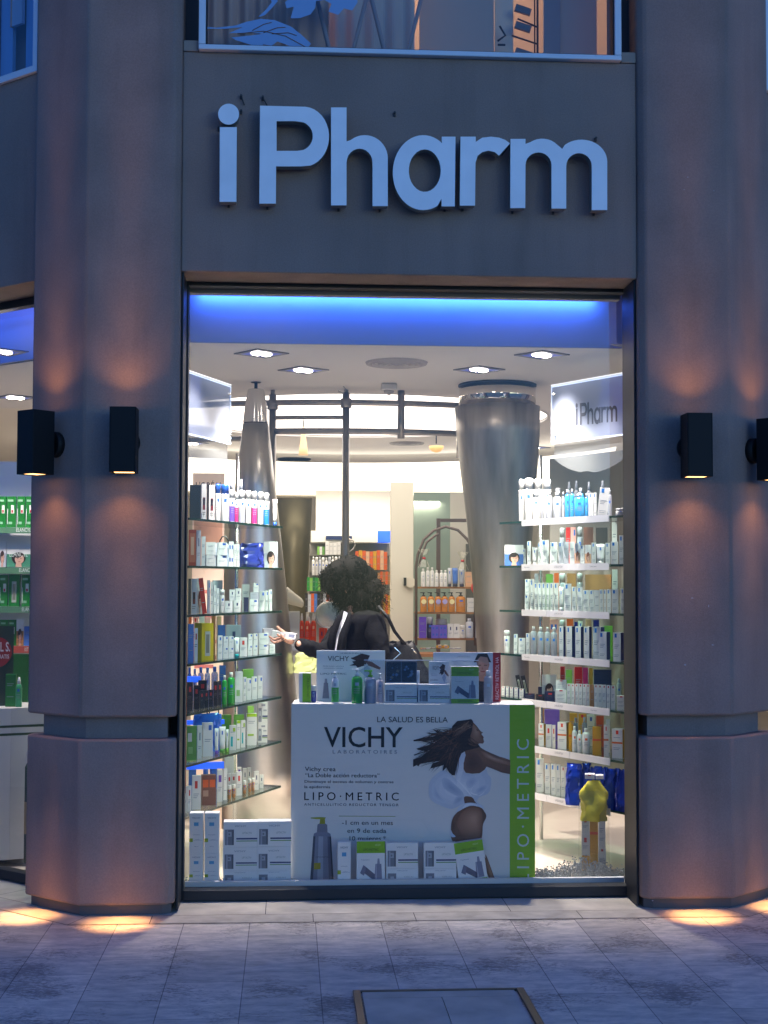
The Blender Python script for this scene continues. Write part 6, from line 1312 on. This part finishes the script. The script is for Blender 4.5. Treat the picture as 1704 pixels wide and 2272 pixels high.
# shoulder bag
t = thing('handbag', 'black shoulder bag hanging behind the woman with thin buckled strap', 'bag', tuple(V(W(1420, 1210, 2.05)) + root)); o_ = V(t.location) - root
bagm = mat('black_leather', (.006, .006, .007), .5, bump=.4, bscale=30, spec=.3)
bg_ = MB(); n, rows = 24, 8
for j in range(rows + 1):
    tt = j / rows; z = -.06 + .26 * tt
    for i in range(n):
        a = 2 * math.pi * i / n; c_, s_ = math.cos(a), math.sin(a); wx = .155 * (1 - .45 * tt ** 1.6) ; wy = .06 * (1 - .75 * tt); bg_.v.append((wx * math.copysign(abs(c_) ** .6, c_) - .055 * tt, wy * math.copysign(abs(s_) ** .7, s_), z + .012 * math.sin(i * 1.7 + j)))
for j in range(rows):
    for i in range(n): bg_.f.append((j * n + i, j * n + (i + 1) % n, (j + 1) * n + (i + 1) % n, (j + 1) * n + i)); bg_.m.append(0); bg_.sm.append(True)
bg_.f.append(tuple(rows * n + i for i in range(n))); bg_.m.append(0); bg_.sm.append(False); bg_.f.append(tuple(reversed(range(n)))); bg_.m.append(0); bg_.sm.append(False)
bg_.build('body', bagm, t)
MB().tube([tuple(V(W(1130, 545, 2.02)) - o_), tuple(V(W(1230, 660, 1.99)) - o_), tuple(V(W(1290, 790, 2.0)) - o_), tuple(V(W(1360, 880, 2.03)) - o_), tuple(V(W(1450, 960, 2.05)) - o_)], [.010, .011, .011, .010, .009], 8).build('strap', bagm, t)
MB().tube([tuple(V(W(1455, 950, 2.01)) - o_), tuple(V(W(1500, 1000, 2.01)) - o_)], .006, 6).build('buckle', chrome, t)
MB().tube([tuple(V(W(u, v, 1.96)) - o_) for u, v in ((1290, 945), (1348, 1000), (1280, 1062))], .0025, 5).build('zip_trim', cm('8ab0d8'), t)

# ================================================================ DEEPER IN THE SHOP
cr = lambda u, v: (600 + u / 3.318, 980 + v / 3.318)
def X(u, v, Y): return P(*cr(u, v), Y)
def wallbox(name, u0, u1, v0, v1, Y, d, m, label=None, cat=None, kind=None, to_floor=False):
    a = X(u0, v0, Y); b_ = X(u1, v1, Y); z0 = FZ if to_floor else b_.z
    xa_, xb_ = min(a.x, b_.x), max(a.x, b_.x)
    o = MB().bx(0, xb_ - xa_, 0, d, 0, a.z - z0).build(name, m, loc=(xa_, Y, z0)); tag(o, label, cat, None, kind); return o
YB = 6.6
wallbox('shop_partition', 890, 1050, 300, 1500, 5.6, .12, mat('cream_panel', (.78, .74, .60), .6), kind='structure', to_floor=True)
o = thing('door_handle_plate', 'round pale knob with black lever on the cream partition', 'handle', tuple(X(1030, 1035, 5.56)))
MB().tube([(0, 0, 0), (0, .04, 0)], .045, 24).build('disc', cm('e8e2cc'), o); MB().bx(-.055, -.035, -.01, .04, -.03, .04).build('lever', darkmetal, o)
wallbox('glass_panel', 1056, 1322, 372, 1500, 6.2, .02, mat('green_glass_panel', (.30, .38, .31), .25), 'tall grey-green glass panel behind the arched rack', 'panel', to_floor=True)
wallbox('shop_partition', 1322, 1560, 372, 1500, 6.4, .1, mat('warm_white_wall', (.72, .68, .60), .7), kind='structure', to_floor=True)
wallbox('dark_doorway', 1442, 1540, 752, 1500, 6.35, .04, mat('doorway_dark', (.10, .09, .08), .7), 'dark doorway opening behind the arched rack', 'doorway', to_floor=True)
fr_ = thing('door_frame', 'dark brown square frame rising behind the arched rack', 'frame', tuple(X(1225, 1500, 5.9)))
brn = mat('brown_frame', (.10, .06, .05), .5); o3 = V(fr_.location)
a = X(1225, 565, 5.9) - o3; b_ = X(1252, 590, 5.9) - o3; c_ = X(1520, 590, 5.9) - o3
MB().bx(a.x, b_.x, 0, .05, FZ - o3.z, a.z).build('upright', brn, fr_); MB().bx(b_.x + .001, c_.x, 0, .05, b_.z, a.z - .001).build('top_bar', brn, fr_)
# rear pegboard bay
YR = 6.3
wallbox('shop_partition', 336, 888, 360, 1500, YB, .1, mat('warm_white_wall', (.72, .68, .60), .7), kind='structure', to_floor=True)
rk = thing('rear_rack', 'rear wall rack of hanging packets under a white lit pelmet', 'rack', tuple(X(590, 1500, YR))); o4 = V(rk.location)
a = X(300, 655, YR) - o4; b_ = X(788, 742, YR) - o4
MB().bx(a.x, b_.x, -.02, .25, b_.z, a.z).build('pelmet', cm('f2eee0', .6), rk)
a2 = X(790, 655, YR) - o4; b2 = X(886, 740, YR) - o4
MB().bx(a2.x, b2.x, .05, .2, b2.z, a2.z).build('blue_light_box', mat('blue_lit_acrylic', (.03, .12, .9), .3, emit=(.02, .13, 1), es=.9), rk)
a = X(290, 745, YR) - o4; b_ = X(886, 1500, YR) - o4
MB().bx(a.x, b_.x, .2, .24, FZ - o4.z, a.z).build('back_panel', mat('rack_back', (.30, .28, .24), .7), rk)
for v in (835, 955, 990, 1105, 1260): 
    a = X(290, v, YR) - o4; b_ = X(886, v + 7, YR) - o4; MB().bx(a.x, b_.x, -.03, .2, b_.z, a.z).build('shelf', cm('8a867a', .5), rk)
MB().tube([tuple(X(u, v, YR - .1) - o4) for u, v in ((560, 830), (610, 790), (625, 760), (612, 730), (575, 715))], .008, 6).build('hoop', dark_steel, rk)
lb_ = wallbox('brand_sign', 408, 600, 693, 722, YR - .04, .02, cm('1c2c5c'), 'small dark blue brand strip above the rear rack', 'sign')
lamp('rack_light', 'AREA', (0, -.1, X(500, 640, YR).z - o4.z + .25), 14, (1, .96, .86), (R(25), 0, 0), 1.6, parent=rk, sy=.1)
rng = random.Random(5); GR = 'packets on the rear rack'
def packs(u0, u1, v0, v1, n, cols, desc, row, Y=YR - .06, kinds=('c',)):
    for i in range(n):
        ua = u0 + (u1 - u0) * i / n; ub = u0 + (u1 - u0) * (i + .9) / n; a = X(ua, v0 + rng.uniform(-6, 6), Y); b_ = X(ub, v1, Y); c_ = cols[i % len(cols)]
        cn_ = cname(c_) if c_ in CN else 'pale'
        product(kinds[i % len(kinds)], b_.x - a.x, a.z - b_.z, ((a.x + b_.x) / 2, Y, b_.z + .001), rng.uniform(-.1, .1), '%s %s, %s from the left in the %s of the rear rack' % (cn_, desc, ORD[i], row), GR, col=c_, sty='plain', dp=.3)
packs(345, 400, 770, 833, 3, ['8ac850', 'f0efe9', '6ea84a'], 'packet', 'first left row'); packs(405, 520, 738, 833, 4, ['f0efe9', 'e4e2dc'], 'packet', 'first middle row')
packs(625, 862, 806, 945, 9, ['e06020', 'd8a018', 'e06020', 'e8b890'], 'packet', 'upper right row'); packs(305, 520, 850, 985, 9, ['f0efe9', 'e4e2dc', 'c9ccd2'], 'bottle', 'second left row', kinds=('lip', 'tall'))
packs(270, 372, 1000, 1100, 5, ['2f9a3a', '8ac850', '187838'], 'packet', 'third left row'); packs(790, 884, 962, 1052, 5, ['b07a48', 'e06020'], 'packet', 'middle right row'); packs(255, 480, 1120, 1255, 10, ['2c1f1e', 'c9ccd2', 'e06020', '4a78c8', '1c1a22'], 'packet', 'fourth left row'); packs(810, 884, 1130, 1270, 4, ['e06020', 'd8a018'], 'packet', 'lower right row')
# arched rack with wooden shelves
ar = thing('arched_rack', 'wrought metal rack with arched top and three wooden shelves', 'rack', tuple(X(1290, 1500, 5.0))); o5 = V(ar.location)
iron = mat('brown_iron', (.14, .10, .085), .5, .5); wood = mat('shelf_wood', (.36, .16, .06), .5, var=.3, vscale=8)
for us in ([1072, 1072, 1085, 1130, 1200, 1290, 1380, 1450, 1500, 1508, 1508],): 
    vs = [1500, 920, 830, 720, 655, 625, 650, 720, 810, 900, 1500]; MB().tube([tuple(X(u, v, 5.0) - o5) for u, v in zip(us, vs)], .012, 8).build('arch', iron, ar)
MB().tube([tuple(X(u, v, 5.25) - o5) for u, v in ((1095, 920), (1110, 840), (1150, 740), (1215, 690), (1240, 680))], .010, 8).build('arch', iron, ar)
MB().tube([tuple(X(u, v, 5.0) - o5) for u, v in ((1552, 1500), (1552, 900), (1530, 880), (1535, 820), (1560, 760))], .012, 8).build('arch', iron, ar)
zs5 = []
for v in (1068, 1255, 1448):
    a = X(1082, v, 4.95) - o5; b_ = X(1600, v + 15, 4.95) - o5; MB().bx(a.x, b_.x, 0, .28, b_.z, a.z).build('shelf', wood, ar); zs5.append(a.z + o5.z)
GA = 'goods on the arched rack'
def rk_item(u0, u1, v0, row, kind, desc, Y=5.0, **k):
    a = X(u0, v0, Y); b_ = X(u1, v0, Y); z = zs5[row] + .001
    return product(kind, b_.x - a.x, a.z - z, ((a.x + b_.x) / 2, Y, z), 0, desc + ' of the arched rack', GA, **k)
for i, (u0, u1, v0) in enumerate(((1108, 1140, 935), (1145, 1172, 925), (1176, 1205, 925), (1208, 1238, 945), (1245, 1272, 945), (1273, 1302, 945))): rk_item(u0, u1, v0, 0, 'lip', 'white bottle, %s from the left on the top shelf' % ORD[i], mark='c9ccd2')
for i, (u0, u1, v0, c_) in enumerate(((1306, 1334, 930, 'c9ccd2'), (1338, 1382, 930, '4a78c8'), (1388, 1428, 940, 'a8adb8'))): rk_item(u0, u1, v0, 0, 'tube', '%s tube, %s of three on the top shelf' % (cname(c_), ORD[i]), col=c_, cap='262a4c')
rk_item(1436, 1488, 958, 0, 'c', 'peach carton on the top shelf', col='e8b890', sty='plain'); rk_item(1500, 1545, 1015, 0, 'c', 'small orange carton near the red tassel on the top shelf', col='e06020', sty='plain')
for i, u in enumerate((1103, 1158, 1210, 1258, 1310, 1366)):
    t = rk_item(u, u + 48 + (22 if i == 5 else 0), 1108, 1, 'pump', 'amber pump bottle with round %s label, %s on the middle shelf' % ('lilac' if i in (2, 3) else 'cream', ORD[i]), col='b07a48', cap='1c1a22')
    w = (X(u + 48, 0, 5).x - X(u, 0, 5).x); MB().tube([(0, -w * .56, .085), (0, -w * .5, .085)], w * .38, 18).build('label', cm('b0a8e0' if i in (2, 3) else 'f0e4a8'), t)
    t.children[0].data.materials[0] = mat('amber_liquid', (.55, .20, .03), .15, emit=(.5, .16, .02), es=.08)
rk_item(1448, 1520, 1150, 1, 'c', 'cream box at the end of the middle shelf', col='e4e2dc', sty='plain'); rk_item(1524, 1580, 1180, 1, 'jar', 'orange jar near the end of the middle shelf', col='e06020', cap='b07a48')
rk_item(1095, 1148, 1290, 2, 'c', 'violet box at the left end of the lowest shelf', col='6f4fc0', sty='plain'); rk_item(1152, 1196, 1290, 2, 'jar', 'dark jar on the lowest shelf', col='262a4c', cap='a8adb8')
for i, (u0, u1, v0) in enumerate(((1185, 1240, 1350), (1243, 1300, 1350))): rk_item(u0, u1, v0, 2, 'c', 'lilac four-panel gift box, %s of its pair, lowest shelf' % ORD[i], Y=4.97, col='6f5fc8', sty='sq2')
rk_item(1215, 1300, 1305, 2, 'jar', 'large white jar behind the lilac boxes, lowest shelf', Y=5.12, col='f0efe9')
for i, (u0, u1) in enumerate(((1305, 1345), (1347, 1393))): rk_item(u0, u1, 1340, 2, 'c', 'ivory box, %s of its pair, lowest shelf' % ORD[i], col='f0efe9', sty='tiny')
rk_item(1395, 1432, 1350, 2, 'jar', 'cream jar on the lowest shelf', col='e4e2dc', cap='f0efe9')
for i, (u0, u1) in enumerate(((1436, 1492), (1505, 1550), (1560, 1590))): rk_item(u0, u1, 1300, 2, 'lip', 'silvery bottle, %s from the left on the lowest shelf' % ORD[i], col='c9ccd2', cap='c9ccd2')
t = tag(MB().lathe([(.0, -.05), (.02, -.045), (.034, -.02), (.03, .02), (.012, .04), (.003, .07)], n=12).build('tassel', cm('d82030'), loc=tuple(X(1507, 1070, 4.9))), 'red net tassel hanging at the right of the arched rack', 'tassel')
for i, (u, v) in enumerate(((1130, 880), (1415, 900))):
    t = thing('ribbon_bag', 'cellophane bag tied with %s ribbon on the arched rack' % ('red' if i == 0 else 'dark pink'), 'bag', tuple(X(u, v + 45, 4.93)))
    MB().lathe([(.05, 0), (.03, .05), (.008, .075), (.03, .12), (.05, .15)], n=10, caps=False).build('cellophane', glass_mat('cellophane', (.95, .96, .9), 2.0, .03), t); MB().lathe([(.012, .065), (.016, .075), (.012, .085)], n=10).build('ribbon', cm('c02030'), t)
# lower bottles beneath the rack
for i, (u, v0, c_) in enumerate(((1125, 1530, 'b07a48'), (1160, 1525, 'a8adb8'), (1200, 1515, 'b07a48'), (1245, 1495, 'd8a018'), (1290, 1495, 'd8a018'), (1330, 1525, 'c9ccd2'), (1380, 1525, 'c9ccd2'))):
    p = X(u, v0, 4.6); product('lip', .055, p.z - 1.02, (p.x, 4.6, 1.02), 0, 'glass bottle, %s from the left on the low table behind the poster cards' % ORD[i], 'bottles on the low table', col=c_, sty='clear', cap='c9ccd2')
t = thing('low_table', 'low wooden table of glass bottles in front of the arched rack', 'table', (X(1250, 1600, 4.6).x, 4.6, FZ)); 
MB().bx(-.45, .45, -.15, .15, .92, .944).build('table_top', wood, t)
for x in (-.42, .42): MB().bx(x - .02, x + .02, -.12, .12, 0, .919).build('leg', wood, t)
# counter by the cone: orange spray bottles, mirror, white box
CY_ = 3.0; p = X(280, 1500, CY_); cz = p.z
t = thing('counter', 'white counter holding orange spray bottles behind the cone', 'counter', (X(330, 1500, CY_).x, CY_, FZ)); MB().bx(-.32, .42, -.12, .3, 0, cz - FZ - .03).build('base', cm('e4e2dc'), t); MB().bx(-.34, .44, -.14, .32, cz - FZ - .0295, cz - FZ).build('counter_top', cm('c9ccd2', .3), t)
for i, (u0, u1, v0) in enumerate(((215, 248, 1265), (252, 292, 1268), (296, 338, 1265), (268, 300, 1290))):
    Y = CY_ - .05 if i < 3 else CY_ + .08; a = X(u0, v0, Y); b_ = X(u1, v0, Y); product('spray', (b_.x - a.x), a.z - cz, ((a.x + b_.x) / 2, Y, cz + .001), 0, 'orange spray bottle with white cap, %s of the cluster beside the round mirror' % ORD[i], 'orange spray bottles', col='e04a10', cap='f0efe9', mark='e8b890')
for i, (u0, u1, v0) in enumerate(((358, 398, 1372), (400, 440, 1372))):
    a = X(u0, v0, CY_); b_ = X(u1, v0, CY_); product('c', b_.x - a.x, a.z - cz, ((a.x + b_.x) / 2, CY_, cz + .001), 0, 'orange carton, %s of the pair below the round mirror' % ORD[i], 'orange cartons', col='e04a10', sty='tiny')
a = X(138, 1250, CY_ - .1); b_ = X(216, 1250, CY_ - .1); product('c', b_.x - a.x, a.z - cz, ((a.x + b_.x) / 2, CY_ - .1, cz + .001), R(6), 'tall white box with tan stripe left of the orange spray bottles', None, col='f0efe9', sty='none')
mr = thing('table_mirror', 'round table mirror with thin metal rim behind the woman', 'mirror', tuple(X(425, 1500, 2.92)), R(-8)); rr_ = 92 / 3.318 / F * (CY_ + 6.8)
cz_ = (X(425, 1275, 2.92) - X(425, 1500, 2.92)).z
MB().tube([(0, -.004, cz_), (0, .004, cz_)], rr_ * .94, 40).build('glass', mat('mirror_glass', (.85, .82, .78), .12, 1.0), mr)
MB().tube([(rr_ * math.cos(a * .1571), 0, cz_ + rr_ * math.sin(a * .1571)) for a in range(41)], .006, 8, caps=False).build('rim', chrome, mr); MB().tube([(0, .01, 0), (0, .01, cz_ - rr_)], .008, 8).build('stem', chrome, mr)
# foam display arm and pale green bag
t = MB(); n, rows = 16, 10
for j in range(rows + 1):
    tt = j / rows; c_ = X(110 + 135 * tt, 1120 + 75 * tt ** .9, 2.8); r_ = .045 * (1 - .55 * tt) * (1 if 0 < j < rows else .5)
    for i in range(n): a = 2 * math.pi * i / n; t.v.append((c_.x, c_.y + r_ * math.cos(a), c_.z + r_ * 1.3 * math.sin(a)))
for j in range(rows):
    for i in range(n): t.f.append((j * n + i, j * n + (i + 1) % n, (j + 1) * n + (i + 1) % n, (j + 1) * n + i)); t.m.append(0); t.sm.append(True)
t.f.append(tuple(range(n))); t.m.append(0); t.sm.append(True); t.f.append(tuple(reversed([rows * n + i for i in range(n)]))); t.m.append(0); t.sm.append(True)
tag(t.build('display_hand', cm('efe6cc', .6)), 'smooth cream foam display shape poking out from behind the steel cone', 'display')
p = X(265, 1700, 2.35); soft_bag('soft_bag', 'pale lime soft bag under the outstretched arm of the woman', 'bag', tuple(p), .17, .08, .12, cm('c8d088', .6), 31, 0, .8)
# pendant lamps
for (u, v, Y, hh, lb) in ((250, 20, 5.9, .42, 'pale amber cone pendant lamp beyond the pole frame'),):
    pass
t = thing('pendant_lamp', 'tall pale amber pendant lamp seen between the two poles', 'lamp', tuple(P(673, 1010, 5.4))); MB().lathe([(.042, 0), (.034, .06), (.022, .15), (.014, .24)], n=20).build('shade', mat('amber_shade', (.9, .6, .3), .4, emit=(1, .7, .4), es=.55), t); MB().tube([(0, 0, .3), (0, 0, CZ - t.location.z)], .006, 6).build('cord', darkmetal, t)
t = thing('pendant_lamp', 'amber glass bowl lamp hanging left of the large steel column', 'lamp', tuple(P(968, 1004, 5.3))); MB().lathe([(.01, 0), (.038, .010), (.058, .03), (.064, .055)], n=20).build('shade', mat('amber_bowl', (.9, .5, .2), .4, emit=(1, .55, .2), es=.7), t); MB().tube([(0, 0, .075), (0, 0, CZ - t.location.z)], .006, 6).build('cord', darkmetal, t)

# ================================================================ LEFT SIDE WINDOW: green cartons and white plinth
YL = 1.55; cg = lambda u, v: (u * 130 / 309, 1050 + v * 930 / 2212)
def G(u, v, Y=YL): return P(*cg(u, v), Y)
gr = thing('green_rack', 'white rack with green lettered shelf rails in the left side window', 'rack', tuple(G(-40, 1235))); o6 = V(gr.location)
def rr(u0, u1, v0, v1, y0, y1, m, nm): a = G(u0, v0) - o6; b_ = G(u1, v1) - o6; MB().bx(a.x, b_.x, y0, y1, b_.z, a.z).build(nm, m, gr)
rr(-260, 215, -80, 1235, .22, .25, cm('e8e8e4'), 'back_panel'); rr(-260, 215, 955, 1225, -.01, .015, cm('0c5a20'), 'lower_panel')
RZ = []
for v0, v1, txt, c_ in ((285, 318, 'ELANCYL', '5c8a68'), (495, 530, 'ELANCYL', '5c8a68'), (703, 737, 'ELANCYL', '5c8a68'), (912, 948, 'KIT VARICES', 'd06050')):
    rr(-260, 215, v0, v1, -.012, -.002, cm(c_), 'rail'); rr(-260, 215, v0 + 2, v0 + 10, 0, .2, cm('e8e8e4'), 'shelf'); RZ.append(G(0, v0).z)
    mb = MB(); p = G(88 + (v0 - 285) * .07, v1 - 9) - o6; q_ = G(165 + (v0 - 285) * .07, v1 - 9) - o6; put_text(mb, txt, (p.x, -.0125, p.z), (1, 0, 0), (0, 0, 1), .022, 0, 'l', width=q_.x - p.x, offset=.01); mb.build('lettering', cm('e8f0e0'), gr)
STY['elan'] = [(.45, .8, .45, .72, 'e8ece0'), (.5, .72, .47, .56, 'c03040'), (.1, .7, .83, .9, '9ac8a0'), (.2, .6, .1, .18, '9ac8a0'), (.05, .12, .1, .6, 'e8ece0')]; FEAT['elan'] = ''
for row, v0, us in ((0, 122, ((-60, -15), (-12, 30), (34, 82), (88, 130), (134, 176))), (2, 537, ((-55, -8), (-5, 38), (112, 158), (160, 195))), (3, 775, ((-50, -5), (-2, 38), (42, 82)))):
    for i, (u0, u1) in enumerate(us):
        a = G(u0, v0); b_ = G(u1, v0); product('c', b_.x - a.x, a.z - RZ[row], ((a.x + b_.x) / 2, YL + .02, RZ[row] + .001), 0, 'green carton, %s from the left on %s row of the left window rack' % (ORD[i], ('the top', '', 'the third', 'the fourth')[row]), 'green cartons', col='187828', sty='elan', dp=.5)
for i, (u0, u1, v0, row, kd, c_, st, lb) in enumerate(((-10, 30, 360, 1, 'f', 'c9ccd2', '3a2420', 'portrait card at the left of the second row, left window rack'), (34, 158, 372, 1, 'f', '44886a', '2a1c18', 'wide green picture card in the second row, left window rack'), (160, 200, 368, 1, 'c', '4a78c8', 'plain', 'bright blue carton beside the wide picture card, left window rack'), (44, 100, 535, 2, 'c', '187828', 'win', 'green box with yellow bottle window, third row of the left window rack'), (84, 122, 770, 3, 'f', 'b07a48', '2a1c18', 'amber picture card in the fourth row, left window rack'), (124, 195, 810, 3, 'c', '4a78c8', 'plain', 'blue carton in the fourth row, left window rack'), (-60, 24, 165, 0, 'c', '6f7fe0', 'none', 'lilac blue panel at the left of the top row, left window rack'), (176, 205, 122, 0, 'f', 'e8b890', '8a4028', 'skin-toned card at the right of the top row, left window rack'))):
    a = G(u0, v0); b_ = G(u1, v0); product(kd, b_.x - a.x, a.z - RZ[row], ((a.x + b_.x) / 2, YL + (.02 if i not in (6,) else .1), RZ[row] + .001), 0, lb, None, col=c_, sty=st)
ww_ = G(34, 372); 
mb = MB(); a = G(52, 440, YL - .0); b_ = G(148, 440, YL); put_text(mb, 'ELANCYL', (0, 0, 0), (1, 0, 0), (0, 0, 1), .03, 0, 'l', width=b_.x - a.x); 
o = mb.build('card_lettering', cm('e8f0e0'), gr, loc=tuple(Vector((a.x, YL - .012, a.z)) - o6))
YP = 1.15; t = thing('plinth', 'white display plinth with two dark green stripes in the left side window', 'plinth', (P(*cg(60, 1225), YP).x, YP, FZ), R(22))
zt = P(*cg(60, 1240), YP).z - FZ; MB().bx(-.6, .0, 0, .42, 0, zt).build('base', cm('e4e2dc', .5), t); MB().bx(.0005, .30, .0, .42, 0, zt).build('side', cm('dcdad2', .5), t)
for v in (1330, 1372): 
    z = P(*cg(60, v), YP).z - FZ; MB().bx(-.602, .303, -.002, .42, z - .013, z).build('stripe', cm('1c4424'), t)
zt += FZ
for i, (u0, u1, v0, kd, c_, cap, lb) in enumerate(((30, 84, 1062, 'c', '187828', None, 'tall green carton on the white plinth in the left window'), (84, 118, 1078, 'spray', '3aa06a', 'f0efe9', 'green spray bottle with white cap on the white plinth'))):
    a = P(*cg(u0, v0), YP + .08); b_ = P(*cg(u1, v0), YP + .08); product(kd, b_.x - a.x, a.z - zt, ((a.x + b_.x) / 2, YP + .08, zt + .001), 0, lb, None, col=c_, cap=cap, sty='plain')
t = thing('promo_board', 'dark green board with a red round sticker on the plinth in the left window', 'board', (P(*cg(-20, 1225), YP + .12).x, YP + .14, zt + .001), R(10))
MB().bx(-.12, .085, 0, .01, 0, .44).build('panel', cm('1a3428'), t)
a = P(*cg(-5, 945), YP + .12); lx = a.x - t.location.x; lz = a.z - t.location.z
MB().tube([(lx - .02, -.006, lz), (lx - .02, -.001, lz)], .085, 32).build('sticker', cm('a01020'), t)
mb = MB(); put_text(mb, 'PIEL S.', (lx - .045, -.0068, lz + .005), (1, 0, 0), (0, 0, 1), .05, 0, 'l', width=.10, offset=.02); put_text(mb, 'ESTRIAS GRATIS', (lx - .10, -.0068, lz - .035), (1, 0, 0), (0, 0, 1), .022, 0, 'l', width=.15, offset=.015); mb.build('sticker_lettering', cm('f0e8e8'), t)
Yb = 1.05; p = P(*cg(172, 1530), Yb); zb = P(*cg(172, 2010), Yb).z
t = thing('lotion_bottle', 'tall lotion bottle with pale domed cap half hidden behind the left pillar', 'bottle', (p.x + .02, Yb, FZ + .001)); hB = p.z - FZ
MB().lathe([(.055, 0), (.06, .01), (.06, hB * .96), (.05, hB)], n=20).build('body', cm('1c3c2c'), t); MB().lathe([(.045, hB), (.055, hB + .05), (.045, hB + .11), (.015, hB + .14)], n=20).build('cap', cm('e8e8d8'), t)
MB().lathe([(.0608, hB * .3), (.0608, hB * .62)], n=20, caps=False).build('label', cm('b89868'), t)
